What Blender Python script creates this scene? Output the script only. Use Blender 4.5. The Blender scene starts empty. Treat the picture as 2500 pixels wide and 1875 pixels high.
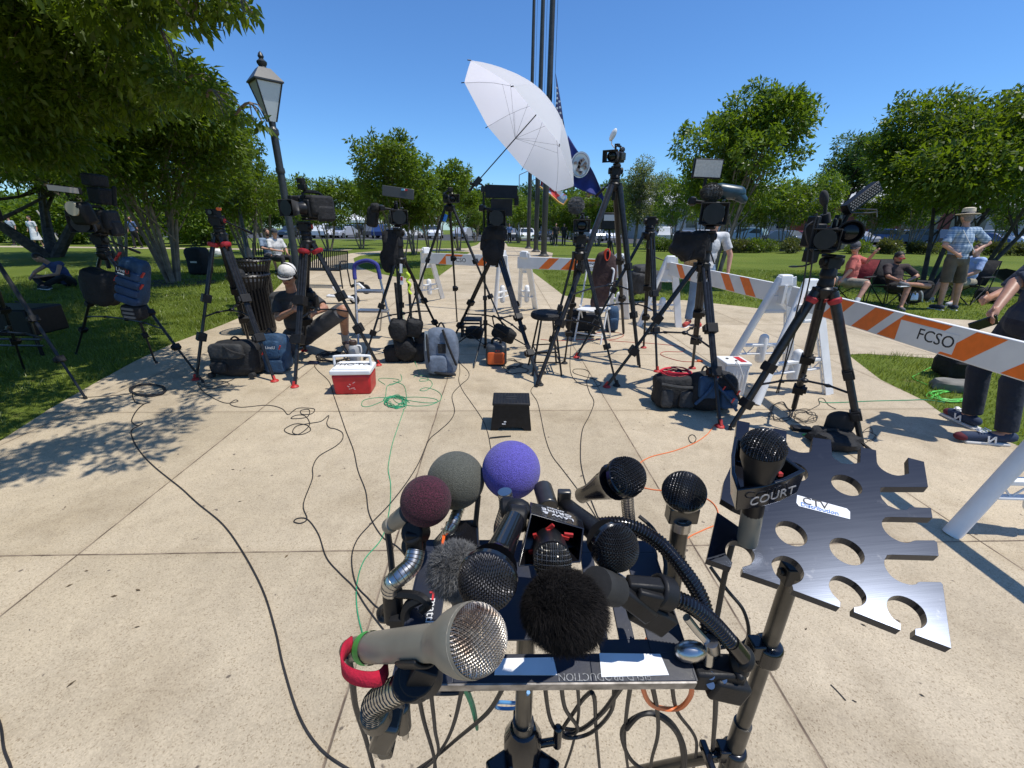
import bpy, bmesh, math, random
import numpy as np
from mathutils import Vector, Matrix
random.seed(7); RNG = np.random.default_rng(11)
S = bpy.context.scene; C0 = S.collection
R_ = math.radians
# ------------------------------------------------ camera, sky, sun, exposure
FPX, CX, CY, PITCH, ROLL, HC = 1020.0, 1250.0, 937.5, R_(21.36), R_(0.6), 1.62
sp, cp = math.sin(PITCH), math.cos(PITCH)
cF = Vector((0, cp, -sp)); cU0 = Vector((0, sp, cp)); X0 = Vector((1, 0, 0))
cR = X0*math.cos(ROLL) + cU0*math.sin(ROLL); cU = cU0*math.cos(ROLL) - X0*math.sin(ROLL)
CAM = Vector((0, 0, HC))
cam = bpy.data.cameras.new('camera'); co = bpy.data.objects.new('camera', cam); C0.objects.link(co)
co.matrix_world = Matrix(((cR.x, cU.x, -cF.x, 0), (cR.y, cU.y, -cF.y, 0), (cR.z, cU.z, -cF.z, HC), (0, 0, 0, 1)))
cam.sensor_width = 36; cam.lens = 36*FPX/2500; cam.clip_start = 0.02; cam.clip_end = 2000
S.camera = co
SUN_EL, SUN_AZ = R_(67.5), R_(-14)       # azimuth measured from +X towards +Y
sd = Vector((math.cos(SUN_EL)*math.cos(SUN_AZ), math.cos(SUN_EL)*math.sin(SUN_AZ), math.sin(SUN_EL)))
W = bpy.data.worlds.new('World'); S.world = W; W.use_nodes = True
nt = W.node_tree; bg = nt.nodes['Background']; sky = nt.nodes.new('ShaderNodeTexSky')
sky.sky_type = 'NISHITA'; sky.sun_disc = False; sky.sun_elevation = SUN_EL
sky.sun_rotation = math.pi/2 - SUN_AZ; sky.air_density = 1.0; sky.dust_density = 0.15; sky.ozone_density = 4; sky.altitude = 50
tint = nt.nodes.new('ShaderNodeMix'); tint.data_type = 'RGBA'; tint.blend_type = 'MULTIPLY'; tint.inputs[0].default_value = 1; tint.inputs[7].default_value = (.62, .94, 1.27, 1)
nt.links.new(sky.outputs[0], tint.inputs[6]); nt.links.new(tint.outputs[2], bg.inputs[0]); bg.inputs[1].default_value = 0.122
sl = bpy.data.lights.new('sun', 'SUN'); sl.energy = 4.5; sl.angle = R_(0.55); sl.color = (1, .955, .88)
so = bpy.data.objects.new('sun', sl); C0.objects.link(so); so.rotation_euler = (-sd).to_track_quat('-Z', 'Y').to_euler()
S.view_settings.view_transform = 'Standard'; S.view_settings.look = 'None'
S.view_settings.exposure = 0.07; S.view_settings.gamma = 1
# ------------------------------------------------ geometry helpers
def V(*a): return Vector(a)
def ray(px, py): return cF + cR*((px-CX)/FPX) + cU*(-(py-CY)/FPX)
SL, Y0 = 0.02, 22.0
def terr(y): return -SL*max(0., y-Y0)
def G(px, py, z=0.0):                      # point on the ground (or height z above it)
    d = ray(px, py); t = (HC-z)/(-d.z); p = CAM+d*t
    if z == 0 and (p.y > Y0 or t < 0): t = (HC-SL*Y0)/(-d.z-SL*d.y); p = CAM+d*t
    return p
def D(px, py, t): return CAM+ray(px, py)*t     # point at a depth from the camera
def Yw(px, py, y): d = ray(px, py); return CAM+d*(y/d.y)
def P2(p): v = Vector(p)-CAM; z = v.dot(cF); return (CX+FPX*v.dot(cR)/z, CY-FPX*v.dot(cU)/z, z)
def frame(w, up=(0, 0, 1)):
    w = Vector(w).normalized(); u = Vector(up).cross(w)
    if u.length < 1e-4: u = Vector((1, 0, 0)).cross(w)
    u.normalize(); return u, w.cross(u), w
def rotm(u, v, w): return Matrix(((u.x, v.x, w.x), (u.y, v.y, w.y), (u.z, v.z, w.z)))
def RZ(a): return Matrix.Rotation(a, 3, 'Z')
def RX(a): return Matrix.Rotation(a, 3, 'X')
def RY(a): return Matrix.Rotation(a, 3, 'Y')
I3 = Matrix.Identity(3)
def spline(pts, k=6, closed=False):
    P = [Vector(p) for p in pts]; n = len(P); out = []
    if n < 3: return P
    rng = range(n if closed else n-1)
    for i in rng:
        a = P[(i-1) % n] if (closed or i > 0) else P[0]; b = P[i]; c = P[(i+1) % n]
        d = P[(i+2) % n] if (closed or i+2 < n) else P[-1]
        for j in range(k):
            t = j/k; out.append(.5*((2*b)+(c-a)*t+(2*a-5*b+4*c-d)*t*t+(3*b-a-3*c+d)*t**3))
    if not closed: out.append(P[-1])
    return out
class MB:
    def __init__(s): s.v = []; s.f = []; s.m = []; s.T = None
    def add(s, vs, fs, m=0):
        o = len(s.v)
        if s.T is not None: vs = [s.T @ Vector(q) for q in vs]
        s.v += [tuple(q) for q in vs]; s.f += [tuple(i+o for i in f) for f in fs]; s.m += [m]*len(fs); return s
    def box(s, c, size, rot=I3, m=0, taper=1.0):
        c = Vector(c); x, y, z = [q/2 for q in size]
        vs = [c+rot@Vector((a*x*(taper if k > 0 else 1), b*y*(taper if k > 0 else 1), k*z)) for k in (-1, 1) for a, b in ((-1, -1), (1, -1), (1, 1), (-1, 1))]
        return s.add(vs, [(3, 2, 1, 0), (4, 5, 6, 7), (0, 1, 5, 4), (1, 2, 6, 5), (2, 3, 7, 6), (3, 0, 4, 7)], m)
    def lathe(s, prof, o=(0, 0, 0), ax=(0, 0, 1), n=16, m=0, cap=True, up=(0, 0, 1)):
        o = Vector(o); u, v, w = frame(ax, up); vs = []; fs = []
        for r, z in prof:
            for i in range(n):
                a = 2*math.pi*i/n; vs.append(o+w*z+u*(r*math.cos(a))+v*(r*math.sin(a)))
        k = len(prof)
        for j in range(k-1):
            for i in range(n):
                i2 = (i+1) % n; fs.append((j*n+i, j*n+i2, (j+1)*n+i2, (j+1)*n+i))
        if cap: fs.append(tuple(range(n-1, -1, -1))); fs.append(tuple((k-1)*n+i for i in range(n)))
        return s.add(vs, fs, m)
    def cyl(s, a, b, r0, r1=None, n=12, m=0):
        a = Vector(a); b = Vector(b); r1 = r0 if r1 is None else r1
        return s.lathe([(r0, 0), (r1, (b-a).length)], a, b-a, n, m)
    def tube(s, pts, r, n=6, m=0, closed=False):
        pts = [Vector(p) for p in pts]; N = len(pts); vs = []; fs = []; pu = None
        for i, p in enumerate(pts):
            a = pts[i-1] if (i > 0 or closed) else p; b = pts[(i+1) % N] if (i < N-1 or closed) else p
            w = (b-a); w = w.normalized() if w.length > 1e-9 else Vector((0, 0, 1))
            if pu is None: u = frame(w)[0]
            else:
                u = pu-w*pu.dot(w); u = u.normalized() if u.length > 1e-6 else frame(w)[0]
            pu = u; v = w.cross(u); rr = r[i] if isinstance(r, (list, tuple)) else r
            for k in range(n): t = 2*math.pi*k/n; vs.append(p+u*(rr*math.cos(t))+v*(rr*math.sin(t)))
        for i in range(N if closed else N-1):
            j = (i+1) % N
            for k in range(n): k2 = (k+1) % n; fs.append((i*n+k, i*n+k2, j*n+k2, j*n+k))
        if not closed: fs.append(tuple(range(n-1, -1, -1))); fs.append(tuple((N-1)*n+k for k in range(n)))
        return s.add(vs, fs, m)
    def ell(s, c, r, rot=I3, n=14, m=0, rings=None):
        if not hasattr(r, '__len__'): r = (r, r, r)
        c = Vector(c); rings = rings or max(6, n*2//3); vs = []; fs = []
        for j in range(1, rings):
            t = math.pi*j/rings
            for i in range(n):
                a = 2*math.pi*i/n; vs.append(c+rot@Vector((r[0]*math.sin(t)*math.cos(a), r[1]*math.sin(t)*math.sin(a), -r[2]*math.cos(t))))
        b = len(vs); vs += [c+rot@Vector((0, 0, -r[2])), c+rot@Vector((0, 0, r[2]))]
        for j in range(rings-2):
            for i in range(n): i2 = (i+1) % n; fs.append((j*n+i, j*n+i2, (j+1)*n+i2, (j+1)*n+i))
        for i in range(n):
            i2 = (i+1) % n; fs.append((b, i2, i)); fs.append((b+1, (rings-2)*n+i, (rings-2)*n+i2))
        return s.add(vs, fs, m)
    def cap2(s, a, b, ra, rb, n=14, m=0):       # tapered capsule
        a = Vector(a); b = Vector(b); L = (b-a).length; pr = []
        for i in range(5): t = math.pi/2*i/4.5; pr.append((ra*math.sin(t)+1e-4, -ra*math.cos(t)))
        for i in range(5): t = math.pi/2*(4-i)/4.5; pr.append((rb*math.sin(t)+1e-4, L+rb*math.cos(t)))
        pr[4] = (ra, 0); pr[5] = (rb, L)
        return s.lathe(pr, a, b-a, n, m)
    def prism(s, poly, o, u, v, w, th, m=0, mside=None):      # polygon (2-D) in plane o,u,v extruded along -w
        o, u, v, w = map(Vector, (o, u, v, w)); n = len(poly)
        vs = [o+u*a+v*b for a, b in poly]+[o+u*a+v*b-w*th for a, b in poly]
        s.add(vs, [tuple(range(n)), tuple(range(2*n-1, n-1, -1))], m)
        return s.add(vs, [(i, n+i, n+(i+1) % n, (i+1) % n) for i in range(n)], m if mside is None else mside)
    def quad(s, a, b, c, d, m=0): return s.add([a, b, c, d], [(0, 1, 2, 3)], m)
    def build(s, name, mats, parent=None, smooth=True, bevel=0, sub=0, ang=35, off=None, col=None):
        me = bpy.data.meshes.new(name)
        if off is None: off = Vector(parent.location) if (parent is not None and parent.get('_w', 1)) else Vector((0, 0, 0))
        vv = np.array(s.v, dtype=float).reshape(-1, 3)-np.array(off)
        me.from_pydata(vv.tolist(), [], s.f); 
        for m in (mats if isinstance(mats, (list, tuple)) else [mats]): me.materials.append(m)
        me.polygons.foreach_set('material_index', s.m)
        bm = bmesh.new(); bm.from_mesh(me); bmesh.ops.recalc_face_normals(bm, faces=bm.faces); bm.to_mesh(me); bm.free()
        if smooth:
            me.polygons.foreach_set('use_smooth', [True]*len(me.polygons)); me.set_sharp_from_angle(angle=R_(ang))
        o = bpy.data.objects.new(name, me); C0.objects.link(o)
        if parent is not None: o.parent = parent
        if bevel:
            b = o.modifiers.new('b', 'BEVEL'); b.width = bevel; b.segments = 2; b.limit_method = 'ANGLE'; b.angle_limit = R_(40)
        if sub: q = o.modifiers.new('s', 'SUBSURF'); q.levels = sub; q.render_levels = sub
        return o
def npmesh(name, v, f, mats, parent=None, off=(0, 0, 0), smooth=False, attr=None):
    """v (N,3) array, f (M,k) array"""
    me = bpy.data.meshes.new(name); v = np.asarray(v, dtype=np.float32)-np.asarray(off, dtype=np.float32); k = f.shape[1]
    me.vertices.add(len(v)); me.vertices.foreach_set('co', v.ravel()); me.loops.add(f.size); me.loops.foreach_set('vertex_index', f.ravel().astype(np.int32))
    me.polygons.add(len(f)); me.polygons.foreach_set('loop_start', (np.arange(len(f))*k).astype(np.int32))
    if smooth: me.polygons.foreach_set('use_smooth', np.ones(len(f), dtype=bool))
    me.update(calc_edges=True)
    for m in (mats if isinstance(mats, (list, tuple)) else [mats]): me.materials.append(m)
    o = bpy.data.objects.new(name, me); C0.objects.link(o)
    if parent is not None: o.parent = parent
    return o
def tag(o, label=None, cat=None, group=None, kind=None):
    for k, q in (('label', label), ('category', cat), ('group', group), ('kind', kind)):
        if q: o[k] = q
    return o
def thing(name, label, cat, loc=(0, 0, 0), group=None, rz=0, local=False):
    o = bpy.data.objects.new(name, None); C0.objects.link(o); o.location = Vector(loc); o.rotation_euler = (0, 0, rz)
    if local: o['_w'] = 0
    return tag(o, label, cat, group)
ALLO = []
def dup(root, loc=None, rz=None, label=None, scale=None):
    def cp(o, par):
        c = o.copy(); C0.objects.link(c); c.parent = par
        for ch in [q for q in C0.objects if q.parent == o]: cp(ch, c)
        return c
    r = cp(root, None)
    if loc is not None: r.location = loc
    if rz is not None: r.rotation_euler = (0, 0, rz)
    if label: r['label'] = label
    if scale: r.scale = scale if hasattr(scale, '__len__') else (scale,)*3
    return r
# ------------------------------------------------ materials
def mat(name, col, rough=.6, metal=0, var=0.0, vs=8, bump=0, bs=60, col2=None, spec=.5, coat=0, trans=0, sheen=0, detail=4, bd=.002, lo=.35, hi=.65):
    m = bpy.data.materials.new(name); m.use_nodes = True; t = m.node_tree; b = t.nodes['Principled BSDF']
    b.inputs['Base Color'].default_value = (*col, 1); b.inputs['Roughness'].default_value = rough; b.inputs['Metallic'].default_value = metal
    b.inputs['Specular IOR Level'].default_value = spec; b.inputs['Coat Weight'].default_value = coat; b.inputs['Sheen Weight'].default_value = sheen
    tc = t.nodes.new('ShaderNodeTexCoord'); oc = tc.outputs['Object']
    if var or col2:
        n = t.nodes.new('ShaderNodeTexNoise'); n.inputs['Scale'].default_value = vs; n.inputs['Detail'].default_value = detail; t.links.new(oc, n.inputs['Vector'])
        r = t.nodes.new('ShaderNodeValToRGB'); c2 = col2 or tuple(c*(1-var) for c in col); c1 = col if col2 else tuple(min(1, c*(1+var)) for c in col)
        r.color_ramp.elements[0].position = lo; r.color_ramp.elements[1].position = hi
        r.color_ramp.elements[0].color = (*c2, 1); r.color_ramp.elements[1].color = (*c1, 1)
        t.links.new(n.outputs['Fac'], r.inputs[0]); t.links.new(r.outputs[0], b.inputs['Base Color'])
    if bump:
        n2 = t.nodes.new('ShaderNodeTexNoise'); n2.inputs['Scale'].default_value = bs; n2.inputs['Detail'].default_value = 3; t.links.new(oc, n2.inputs['Vector'])
        bp = t.nodes.new('ShaderNodeBump'); bp.inputs['Strength'].default_value = bump; bp.inputs['Distance'].default_value = bd
        t.links.new(n2.outputs['Fac'], bp.inputs['Height']); t.links.new(bp.outputs[0], b.inputs['Normal'])
    return m
M = {}
M['black'] = mat('black_metal', (.010, .010, .011), .38, 0, .3, 20, .05, 200, spec=.35)
M['plastic'] = mat('black_plastic', (.010, .010, .011), .5, 0, .25, 30, .15, 300, spec=.28)
M['gloss'] = mat('gloss_black', (.008, .008, .01), .16, 0, .2, 20, spec=.6)
M['matte'] = mat('matte_black', (.011, .011, .012), .85, 0, .3, 14, .3, 120, sheen=.1)
M['nylon'] = mat('black_nylon', (.010, .010, .011), .8, 0, .35, 10, .8, 35, bd=.012)
M['rubber'] = mat('dark_rubber', (.02, .02, .02), .8, 0, .2, 20, .2, 200)
M['carbon'] = mat('tripod_leg_tube', (.022, .022, .023), .3, .2, .3, 30, spec=.4)
M['alu'] = mat('brushed_aluminium', (.45, .45, .46), .35, .9, .12, 40, .1, 150)
M['chrome'] = mat('chrome', (.50, .49, .47), .28, 1, .08, 30)
M['white'] = mat('white_plastic', (.78, .78, .77), .45, 0, .06, 6, .06, 30)
M['wmetal'] = mat('white_painted_metal', (.75, .75, .74), .35, 0, .05, 10)
M['red'] = mat('red_plastic', (.50, .015, .02), .4, 0, .15, 12, .05, 80)
M['redrub'] = mat('red_rubber', (.45, .025, .02), .55, 0, .2, 20)
M['orange'] = mat('orange_plastic', (.8, .13, .02), .45, 0, .1, 15)
M['blue'] = mat('blue_nylon', (.018, .055, .115), .75, 0, .3, 10, .6, 40, bd=.012)
M['green'] = mat('green_cord', (.03, .28, .13), .5, 0, .2, 20)
M['lime'] = mat('lime_cord', (.12, .55, .08), .5, 0, .15, 20)
M['cord'] = mat('black_cord', (.018, .017, .018), .55, 0, .25, 12)
M['skin'] = mat('skin', (.52, .28, .19), .5, 0, .12, 14, .1, 90)
M['skin2'] = mat('tanned_skin', (.42, .21, .13), .5, 0, .12, 14, .1, 90)
M['hair'] = mat('dark_hair', (.02, .014, .01), .6, 0, .3, 60, .4, 150)
# ------------------------------------------------ ground
def ground_mat():
    m = bpy.data.materials.new('lawn_soil'); m.use_nodes = True; t = m.node_tree; b = t.nodes['Principled BSDF']; b.inputs['Roughness'].default_value = .95
    b.inputs['Specular IOR Level'].default_value = .1
    tc = t.nodes.new('ShaderNodeTexCoord')
    def noise(sc, d=5):
        n = t.nodes.new('ShaderNodeTexNoise'); n.inputs['Scale'].default_value = sc; n.inputs['Detail'].default_value = d; t.links.new(tc.outputs['Object'], n.inputs['Vector']); return n
    a, c, e = noise(.35), noise(3.5), noise(45, 8)
    r1 = t.nodes.new('ShaderNodeValToRGB'); r1.color_ramp.elements[0].position = .3; r1.color_ramp.elements[1].position = .7
    r1.color_ramp.elements[0].color = (.10, .145, .025, 1); r1.color_ramp.elements[1].color = (.165, .205, .04, 1); t.links.new(a.outputs[0], r1.inputs[0])
    r2 = t.nodes.new('ShaderNodeValToRGB'); r2.color_ramp.elements[0].position = .3; r2.color_ramp.elements[1].position = .72
    r2.color_ramp.elements[0].color = (.55, .6, .5, 1); r2.color_ramp.elements[1].color = (1.25, 1.2, 1.05, 1); t.links.new(e.outputs[0], r2.inputs[0])
    mx = t.nodes.new('ShaderNodeMix'); mx.data_type = 'RGBA'; mx.blend_type = 'MULTIPLY'; mx.inputs[0].default_value = 1
    t.links.new(r1.outputs[0], mx.inputs[6]); t.links.new(r2.outputs[0], mx.inputs[7])
    r3 = t.nodes.new('ShaderNodeValToRGB'); r3.color_ramp.elements[0].position = .63; r3.color_ramp.elements[1].position = .78; t.links.new(c.outputs[0], r3.inputs[0])
    m2 = t.nodes.new('ShaderNodeMix'); m2.data_type = 'RGBA'; t.links.new(r3.outputs[0], m2.inputs[0]); t.links.new(mx.outputs[2], m2.inputs[6]); m2.inputs[7].default_value = (.17, .14, .06, 1)
    t.links.new(m2.outputs[2], b.inputs['Base Color'])
    bp = t.nodes.new('ShaderNodeBump'); bp.inputs['Strength'].default_value = .9; bp.inputs['Distance'].default_value = .03; t.links.new(e.outputs[0], bp.inputs['Height']); t.links.new(bp.outputs[0], b.inputs['Normal'])
    return m
GA = R_(2.0)      # the joint grid is turned 2 degrees
def pave_mat():
    m = bpy.data.materials.new('exposed_aggregate_concrete'); m.use_nodes = True; t = m.node_tree; b = t.nodes['Principled BSDF']; b.inputs['Roughness'].default_value = .88
    b.inputs['Specular IOR Level'].default_value = .25
    tc = t.nodes.new('ShaderNodeTexCoord'); L = t.links.new
    def noise(sc, d=5, rough=.5):
        n = t.nodes.new('ShaderNodeTexNoise'); n.inputs['Scale'].default_value = sc; n.inputs['Detail'].default_value = d; n.inputs['Roughness'].default_value = rough; L(tc.outputs['Object'], n.inputs['Vector']); return n
    def ramp(src, p0, p1, c0, c1):
        r = t.nodes.new('ShaderNodeValToRGB'); r.color_ramp.elements[0].position = p0; r.color_ramp.elements[1].position = p1
        r.color_ramp.elements[0].color = (*c0, 1); r.color_ramp.elements[1].color = (*c1, 1); L(src, r.inputs[0]); return r
    def mixc(bt, f, a, c):
        x = t.nodes.new('ShaderNodeMix'); x.data_type = 'RGBA'; x.blend_type = bt
        if isinstance(f, float): x.inputs[0].default_value = f
        else: L(f, x.inputs[0])
        for i, q in ((6, a), (7, c)):
            if isinstance(q, tuple): x.inputs[i].default_value = (*q, 1)
            else: L(q, x.inputs[i])
        return x.outputs[2]
    big = ramp(noise(.7, 3).outputs[0], .3, .7, (.435, .37, .272), (.515, .445, .34))
    mid = ramp(noise(6, 6, .7).outputs[0], .3, .75, (.86, .85, .84), (1.06, 1.05, 1.03))
    vo = t.nodes.new('ShaderNodeTexVoronoi'); vo.inputs['Scale'].default_value = 230; L(tc.outputs['Object'], vo.inputs['Vector'])
    bw = t.nodes.new('ShaderNodeSeparateColor'); L(vo.outputs['Color'], bw.inputs[0])
    st = ramp(bw.outputs[0], 0, 1, (.72, .68, .62), (1.22, 1.2, 1.15))
    st.color_ramp.elements.new(.12).color = (.92, .9, .86, 1); st.color_ramp.elements[0].color = (.6, .54, .46, 1)
    c = mixc('MULTIPLY', 1., big.outputs[0], mid.outputs[0]); c = mixc('MULTIPLY', .85, c, st.outputs[0])
    spots = ramp(noise(22, 2, .4).outputs[0], .73, .77, (0, 0, 0), (1, 1, 1)); c = mixc('MIX', spots.outputs[0], c, (.16, .13, .10))
    drk = ramp(noise(.33, 6, .6).outputs[0], .35, .65, (.93, .93, .94), (1.04, 1.03, 1.01)); c = mixc('MULTIPLY', 1., c, drk.outputs[0])
    stain = ramp(noise(1.7, 5, .65).outputs[0], .50, .72, (1, 1, 1), (.76, .74, .71)); c = mixc('MULTIPLY', 1., c, stain.outputs[0])
    # joints: rotated coordinates
    sx = t.nodes.new('ShaderNodeSeparateXYZ'); mp = t.nodes.new('ShaderNodeMapping'); mp.inputs['Rotation'].default_value = (0, 0, -GA)
    wob = noise(2.2, 3); L(tc.outputs['Object'], mp.inputs[0]); L(mp.outputs[0], sx.inputs[0])
    def mth(op, a, b=None):
        n = t.nodes.new('ShaderNodeMath'); n.operation = op
        for i, q in ((0, a), (1, b)):
            if q is None: continue
            if isinstance(q, (int, float)): n.inputs[i].default_value = q
            else: L(q, n.inputs[i])
        return n.outputs[0]
    wb = mth('MULTIPLY', mth('SUBTRACT', wob.outputs[0], .5), .012)
    ds = []
    for k, (off, per, wd) in enumerate(((-.557, 1.6, .0022), (1.742, 1.72, .0018))):
        u = mth('ADD', mth('SUBTRACT', sx.outputs[k], off-50*per), wb)
        fr = mth('MODULO', u, per); dd = mth('MINIMUM', fr, mth('SUBTRACT', per, fr)); ds.append(mth('SUBTRACT', dd, wd))
    dm = mth('MINIMUM', ds[0], ds[1])
    ids = [mth('FLOOR', mth('DIVIDE', mth('SUBTRACT', sx.outputs[k], off-50*per), per)) for k, (off, per) in enumerate(((-.557, 1.6), (1.742, 1.72)))]
    wn = t.nodes.new('ShaderNodeTexWhiteNoise'); wn.noise_dimensions = '1D'; L(mth('ADD', ids[0], mth('MULTIPLY', ids[1], 37.)), wn.inputs['W'])
    tone = ramp(wn.outputs['Value'], 0, 1, (.90, .895, .88), (1.06, 1.06, 1.06)); c = mixc('MULTIPLY', 1., c, tone.outputs[0])
    jf = t.nodes.new('ShaderNodeMapRange'); jf.inputs['From Min'].default_value = .0; jf.inputs['From Max'].default_value = .004; jf.inputs['To Min'].default_value = 1; jf.inputs['To Max'].default_value = 0; L(dm, jf.inputs[0])
    hal = t.nodes.new('ShaderNodeMapRange'); hal.inputs['From Min'].default_value = 0; hal.inputs['From Max'].default_value = .05; hal.inputs['To Min'].default_value = .35; hal.inputs['To Max'].default_value = 0; L(dm, hal.inputs[0])
    c = mixc('MULTIPLY', hal.outputs[0], c, (.8, .77, .72)); jc = ramp(noise(9, 3).outputs[0], .4, .6, (.10, .07, .05), (.26, .20, .14)); c = mixc('MIX', jf.outputs[0], c, jc.outputs[0])
    L(c, b.inputs['Base Color'])
    hh = mth('SUBTRACT', mth('MULTIPLY', noise(170, 2).outputs[0], .35), mth('MULTIPLY', jf.outputs[0], 2.))
    bp = t.nodes.new('ShaderNodeBump'); bp.inputs['Strength'].default_value = .55; bp.inputs['Distance'].default_value = .004; L(hh, bp.inputs['Height']); L(bp.outputs[0], b.inputs['Normal'])
    return m
M['ground'] = ground_mat(); M['pave'] = pave_mat()
M['asphalt'] = mat('asphalt', (.055, .055, .058), .9, 0, .25, 3, .3, 60)
def sheet(name, poly, z, m, breaks=(22., 40., 60., 90.)):
    me = bpy.data.meshes.new(name); bm = bmesh.new(); bm.faces.new([bm.verts.new((p[0], p[1], 0)) for p in poly])
    bmesh.ops.triangulate(bm, faces=bm.faces)
    for b in breaks: bmesh.ops.bisect_plane(bm, geom=bm.verts[:]+bm.edges[:]+bm.faces[:], plane_co=(0, b, 0), plane_no=(0, 1, 0))
    for q in bm.verts: q.co.z = terr(q.co.y)+z
    bmesh.ops.recalc_face_normals(bm, faces=bm.faces); bm.to_mesh(me); bm.free(); me.materials.append(m)
    o = bpy.data.objects.new(name, me); C0.objects.link(o); o['kind'] = 'structure'; return o
sheet('ground', [(-600, -60), (600, -60), (600, 900), (-600, 900)], 0, M['ground'])
pvpx = [(0, 1078), (120, 1000), (230, 937), (330, 882), (430, 836), (540, 795), (605, 768), (650, 730), (690, 690), (735, 655), (771, 633), (870, 617), (990, 608), (1140, 606), (1165, 598), (1196, 566),
        (1217, 566), (1240, 602), (1300, 607), (1350, 618), (1345, 640), (1298, 650), (1300, 664), (1352, 703), (1376, 722), (1500, 737), (1670, 733), (1850, 753), (2268, 777), (2500, 788)]
pvpx2 = [(2500, 886), (2326, 878), (2200, 870), (2110, 864), (2070, 866), (2090, 882), (2150, 928), (2258, 980), (2310, 1018), (2400, 1055), (2500, 1095)]
pv = [(-9, -6), (-7, .6), (-4.3, 1.55)]+[tuple(G(*p)[:2]) for p in pvpx]+[(14, 6.0), (14, 3.9)]+[tuple(G(*p)[:2]) for p in pvpx2]+[(3.4, 1.3), (3.6, -6)]
sheet('pavement', pv, .004, M['pave'])
isl = [(863, 631), (866, 642), (879, 653), (915, 666), (971, 677), (1020, 683), (1063, 681), (1101, 653), (1148, 616), (1100, 613), (1000, 615), (930, 619), (880, 624)]
islw = [tuple(G(*p)[:2]) for p in isl]
sheet('lawn', islw, .008, M['ground'])
# parking lots beyond the lawns
sheet('parking_lot', [(8, 47), (80, 36), (110, 100), (8, 110)], .004, M['asphalt'])
sheet('parking_lot', [(-70, 52), (7, 50), (7, 110), (-90, 110)], .004, M['asphalt'])
sheet('path', [(-60, 24.5), (-9.5, 24.5), (-9.5, 26), (-60, 26)], .004, M['pave'])
sheet('path', [(16, 13), (60, 14.5), (60, 15.6), (16.5, 13.7)], .006, M['pave'])
def inpoly(x, y, poly):
    P = np.array(poly); r = np.zeros(len(x), bool); j = len(P)-1
    for i in range(len(P)):
        c = ((P[i, 1] > y) != (P[j, 1] > y)) & (x < (P[j, 0]-P[i, 0])*(y-P[i, 1])/(P[j, 1]-P[i, 1]+1e-12)+P[i, 0]); r ^= c; j = i
    return r
def blades(n, x0, x1, y0, y1, h, w, keep=None):
    x = RNG.uniform(x0, x1, n); y = RNG.uniform(y0, y1, n); ok = ~inpoly(x, y, pv)
    if keep is not None: ok = keep(x, y)
    x, y = x[ok], y[ok]; n = len(x)
    a = RNG.uniform(0, 6.283, n); hh = h*RNG.uniform(.5, 1.3, n)*(1+.5*np.sin(x*5+np.sin(y*4)*2)); ln = RNG.normal(0, .45, (n, 2))*hh[:, None]
    z = np.where(y > Y0, -SL*(y-Y0), 0); dx, dy = np.cos(a)*w, np.sin(a)*w
    v = np.stack([np.stack([x-dx, y-dy, z], 1), np.stack([x+dx, y+dy, z], 1), np.stack([x+ln[:, 0], y+ln[:, 1], z+hh], 1)], 1).reshape(-1, 3)
    return v
def leafmat(name, c1, c2, tr=.45):
    m = bpy.data.materials.new(name); m.use_nodes = True; t = m.node_tree; L = t.links.new; b = t.nodes['Principled BSDF']; b.inputs['Roughness'].default_value = .42
    b.inputs['Specular IOR Level'].default_value = .45
    tc = t.nodes.new('ShaderNodeTexCoord'); n = t.nodes.new('ShaderNodeTexNoise'); n.inputs['Scale'].default_value = 2.3; n.inputs['Detail'].default_value = 9; n.inputs['Roughness'].default_value = .85; L(tc.outputs['Object'], n.inputs['Vector'])
    r = t.nodes.new('ShaderNodeValToRGB'); r.color_ramp.elements[0].position = .33; r.color_ramp.elements[1].position = .68
    r.color_ramp.elements[0].color = (*c1, 1); r.color_ramp.elements[1].color = (*c2, 1); L(n.outputs[0], r.inputs[0]); L(r.outputs[0], b.inputs['Base Color'])
    tl = t.nodes.new('ShaderNodeBsdfTranslucent'); g = t.nodes.new('ShaderNodeMix'); g.data_type = 'RGBA'; g.blend_type = 'MULTIPLY'; g.inputs[0].default_value = 1
    L(r.outputs[0], g.inputs[6]); g.inputs[7].default_value = (1.5, 1.45, .5, 1); L(g.outputs[2], tl.inputs[0])
    mx = t.nodes.new('ShaderNodeMixShader'); mx.inputs[0].default_value = tr; L(b.outputs[0], mx.inputs[1]); L(tl.outputs[0], mx.inputs[2])
    L(mx.outputs[0], t.nodes['Material Output'].inputs[0]); return m
M['grass'] = leafmat('grass_blades', (.10, .15, .022), (.24, .28, .05), .35)
vs = [blades(70000, -9, -1.2, 1.5, 9, .05, .004), blades(60000, -14, -.5, 6, 16, .06, .008), blades(40000, 1.5, 8, 1.2, 7, .055, .004), blades(50000, 1, 13, 6, 16, .045, .008),
      blades(9000, -6, 1, 11, 26, .06, .01, lambda x, y: inpoly(x, y, islw))]
vv = np.concatenate(vs); ff = np.arange(len(vv)).reshape(-1, 3)
tag(npmesh('grass', vv, ff, M['grass']), 'short green grass blades of the lawns beside the paving', 'grass', kind='stuff')
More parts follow.
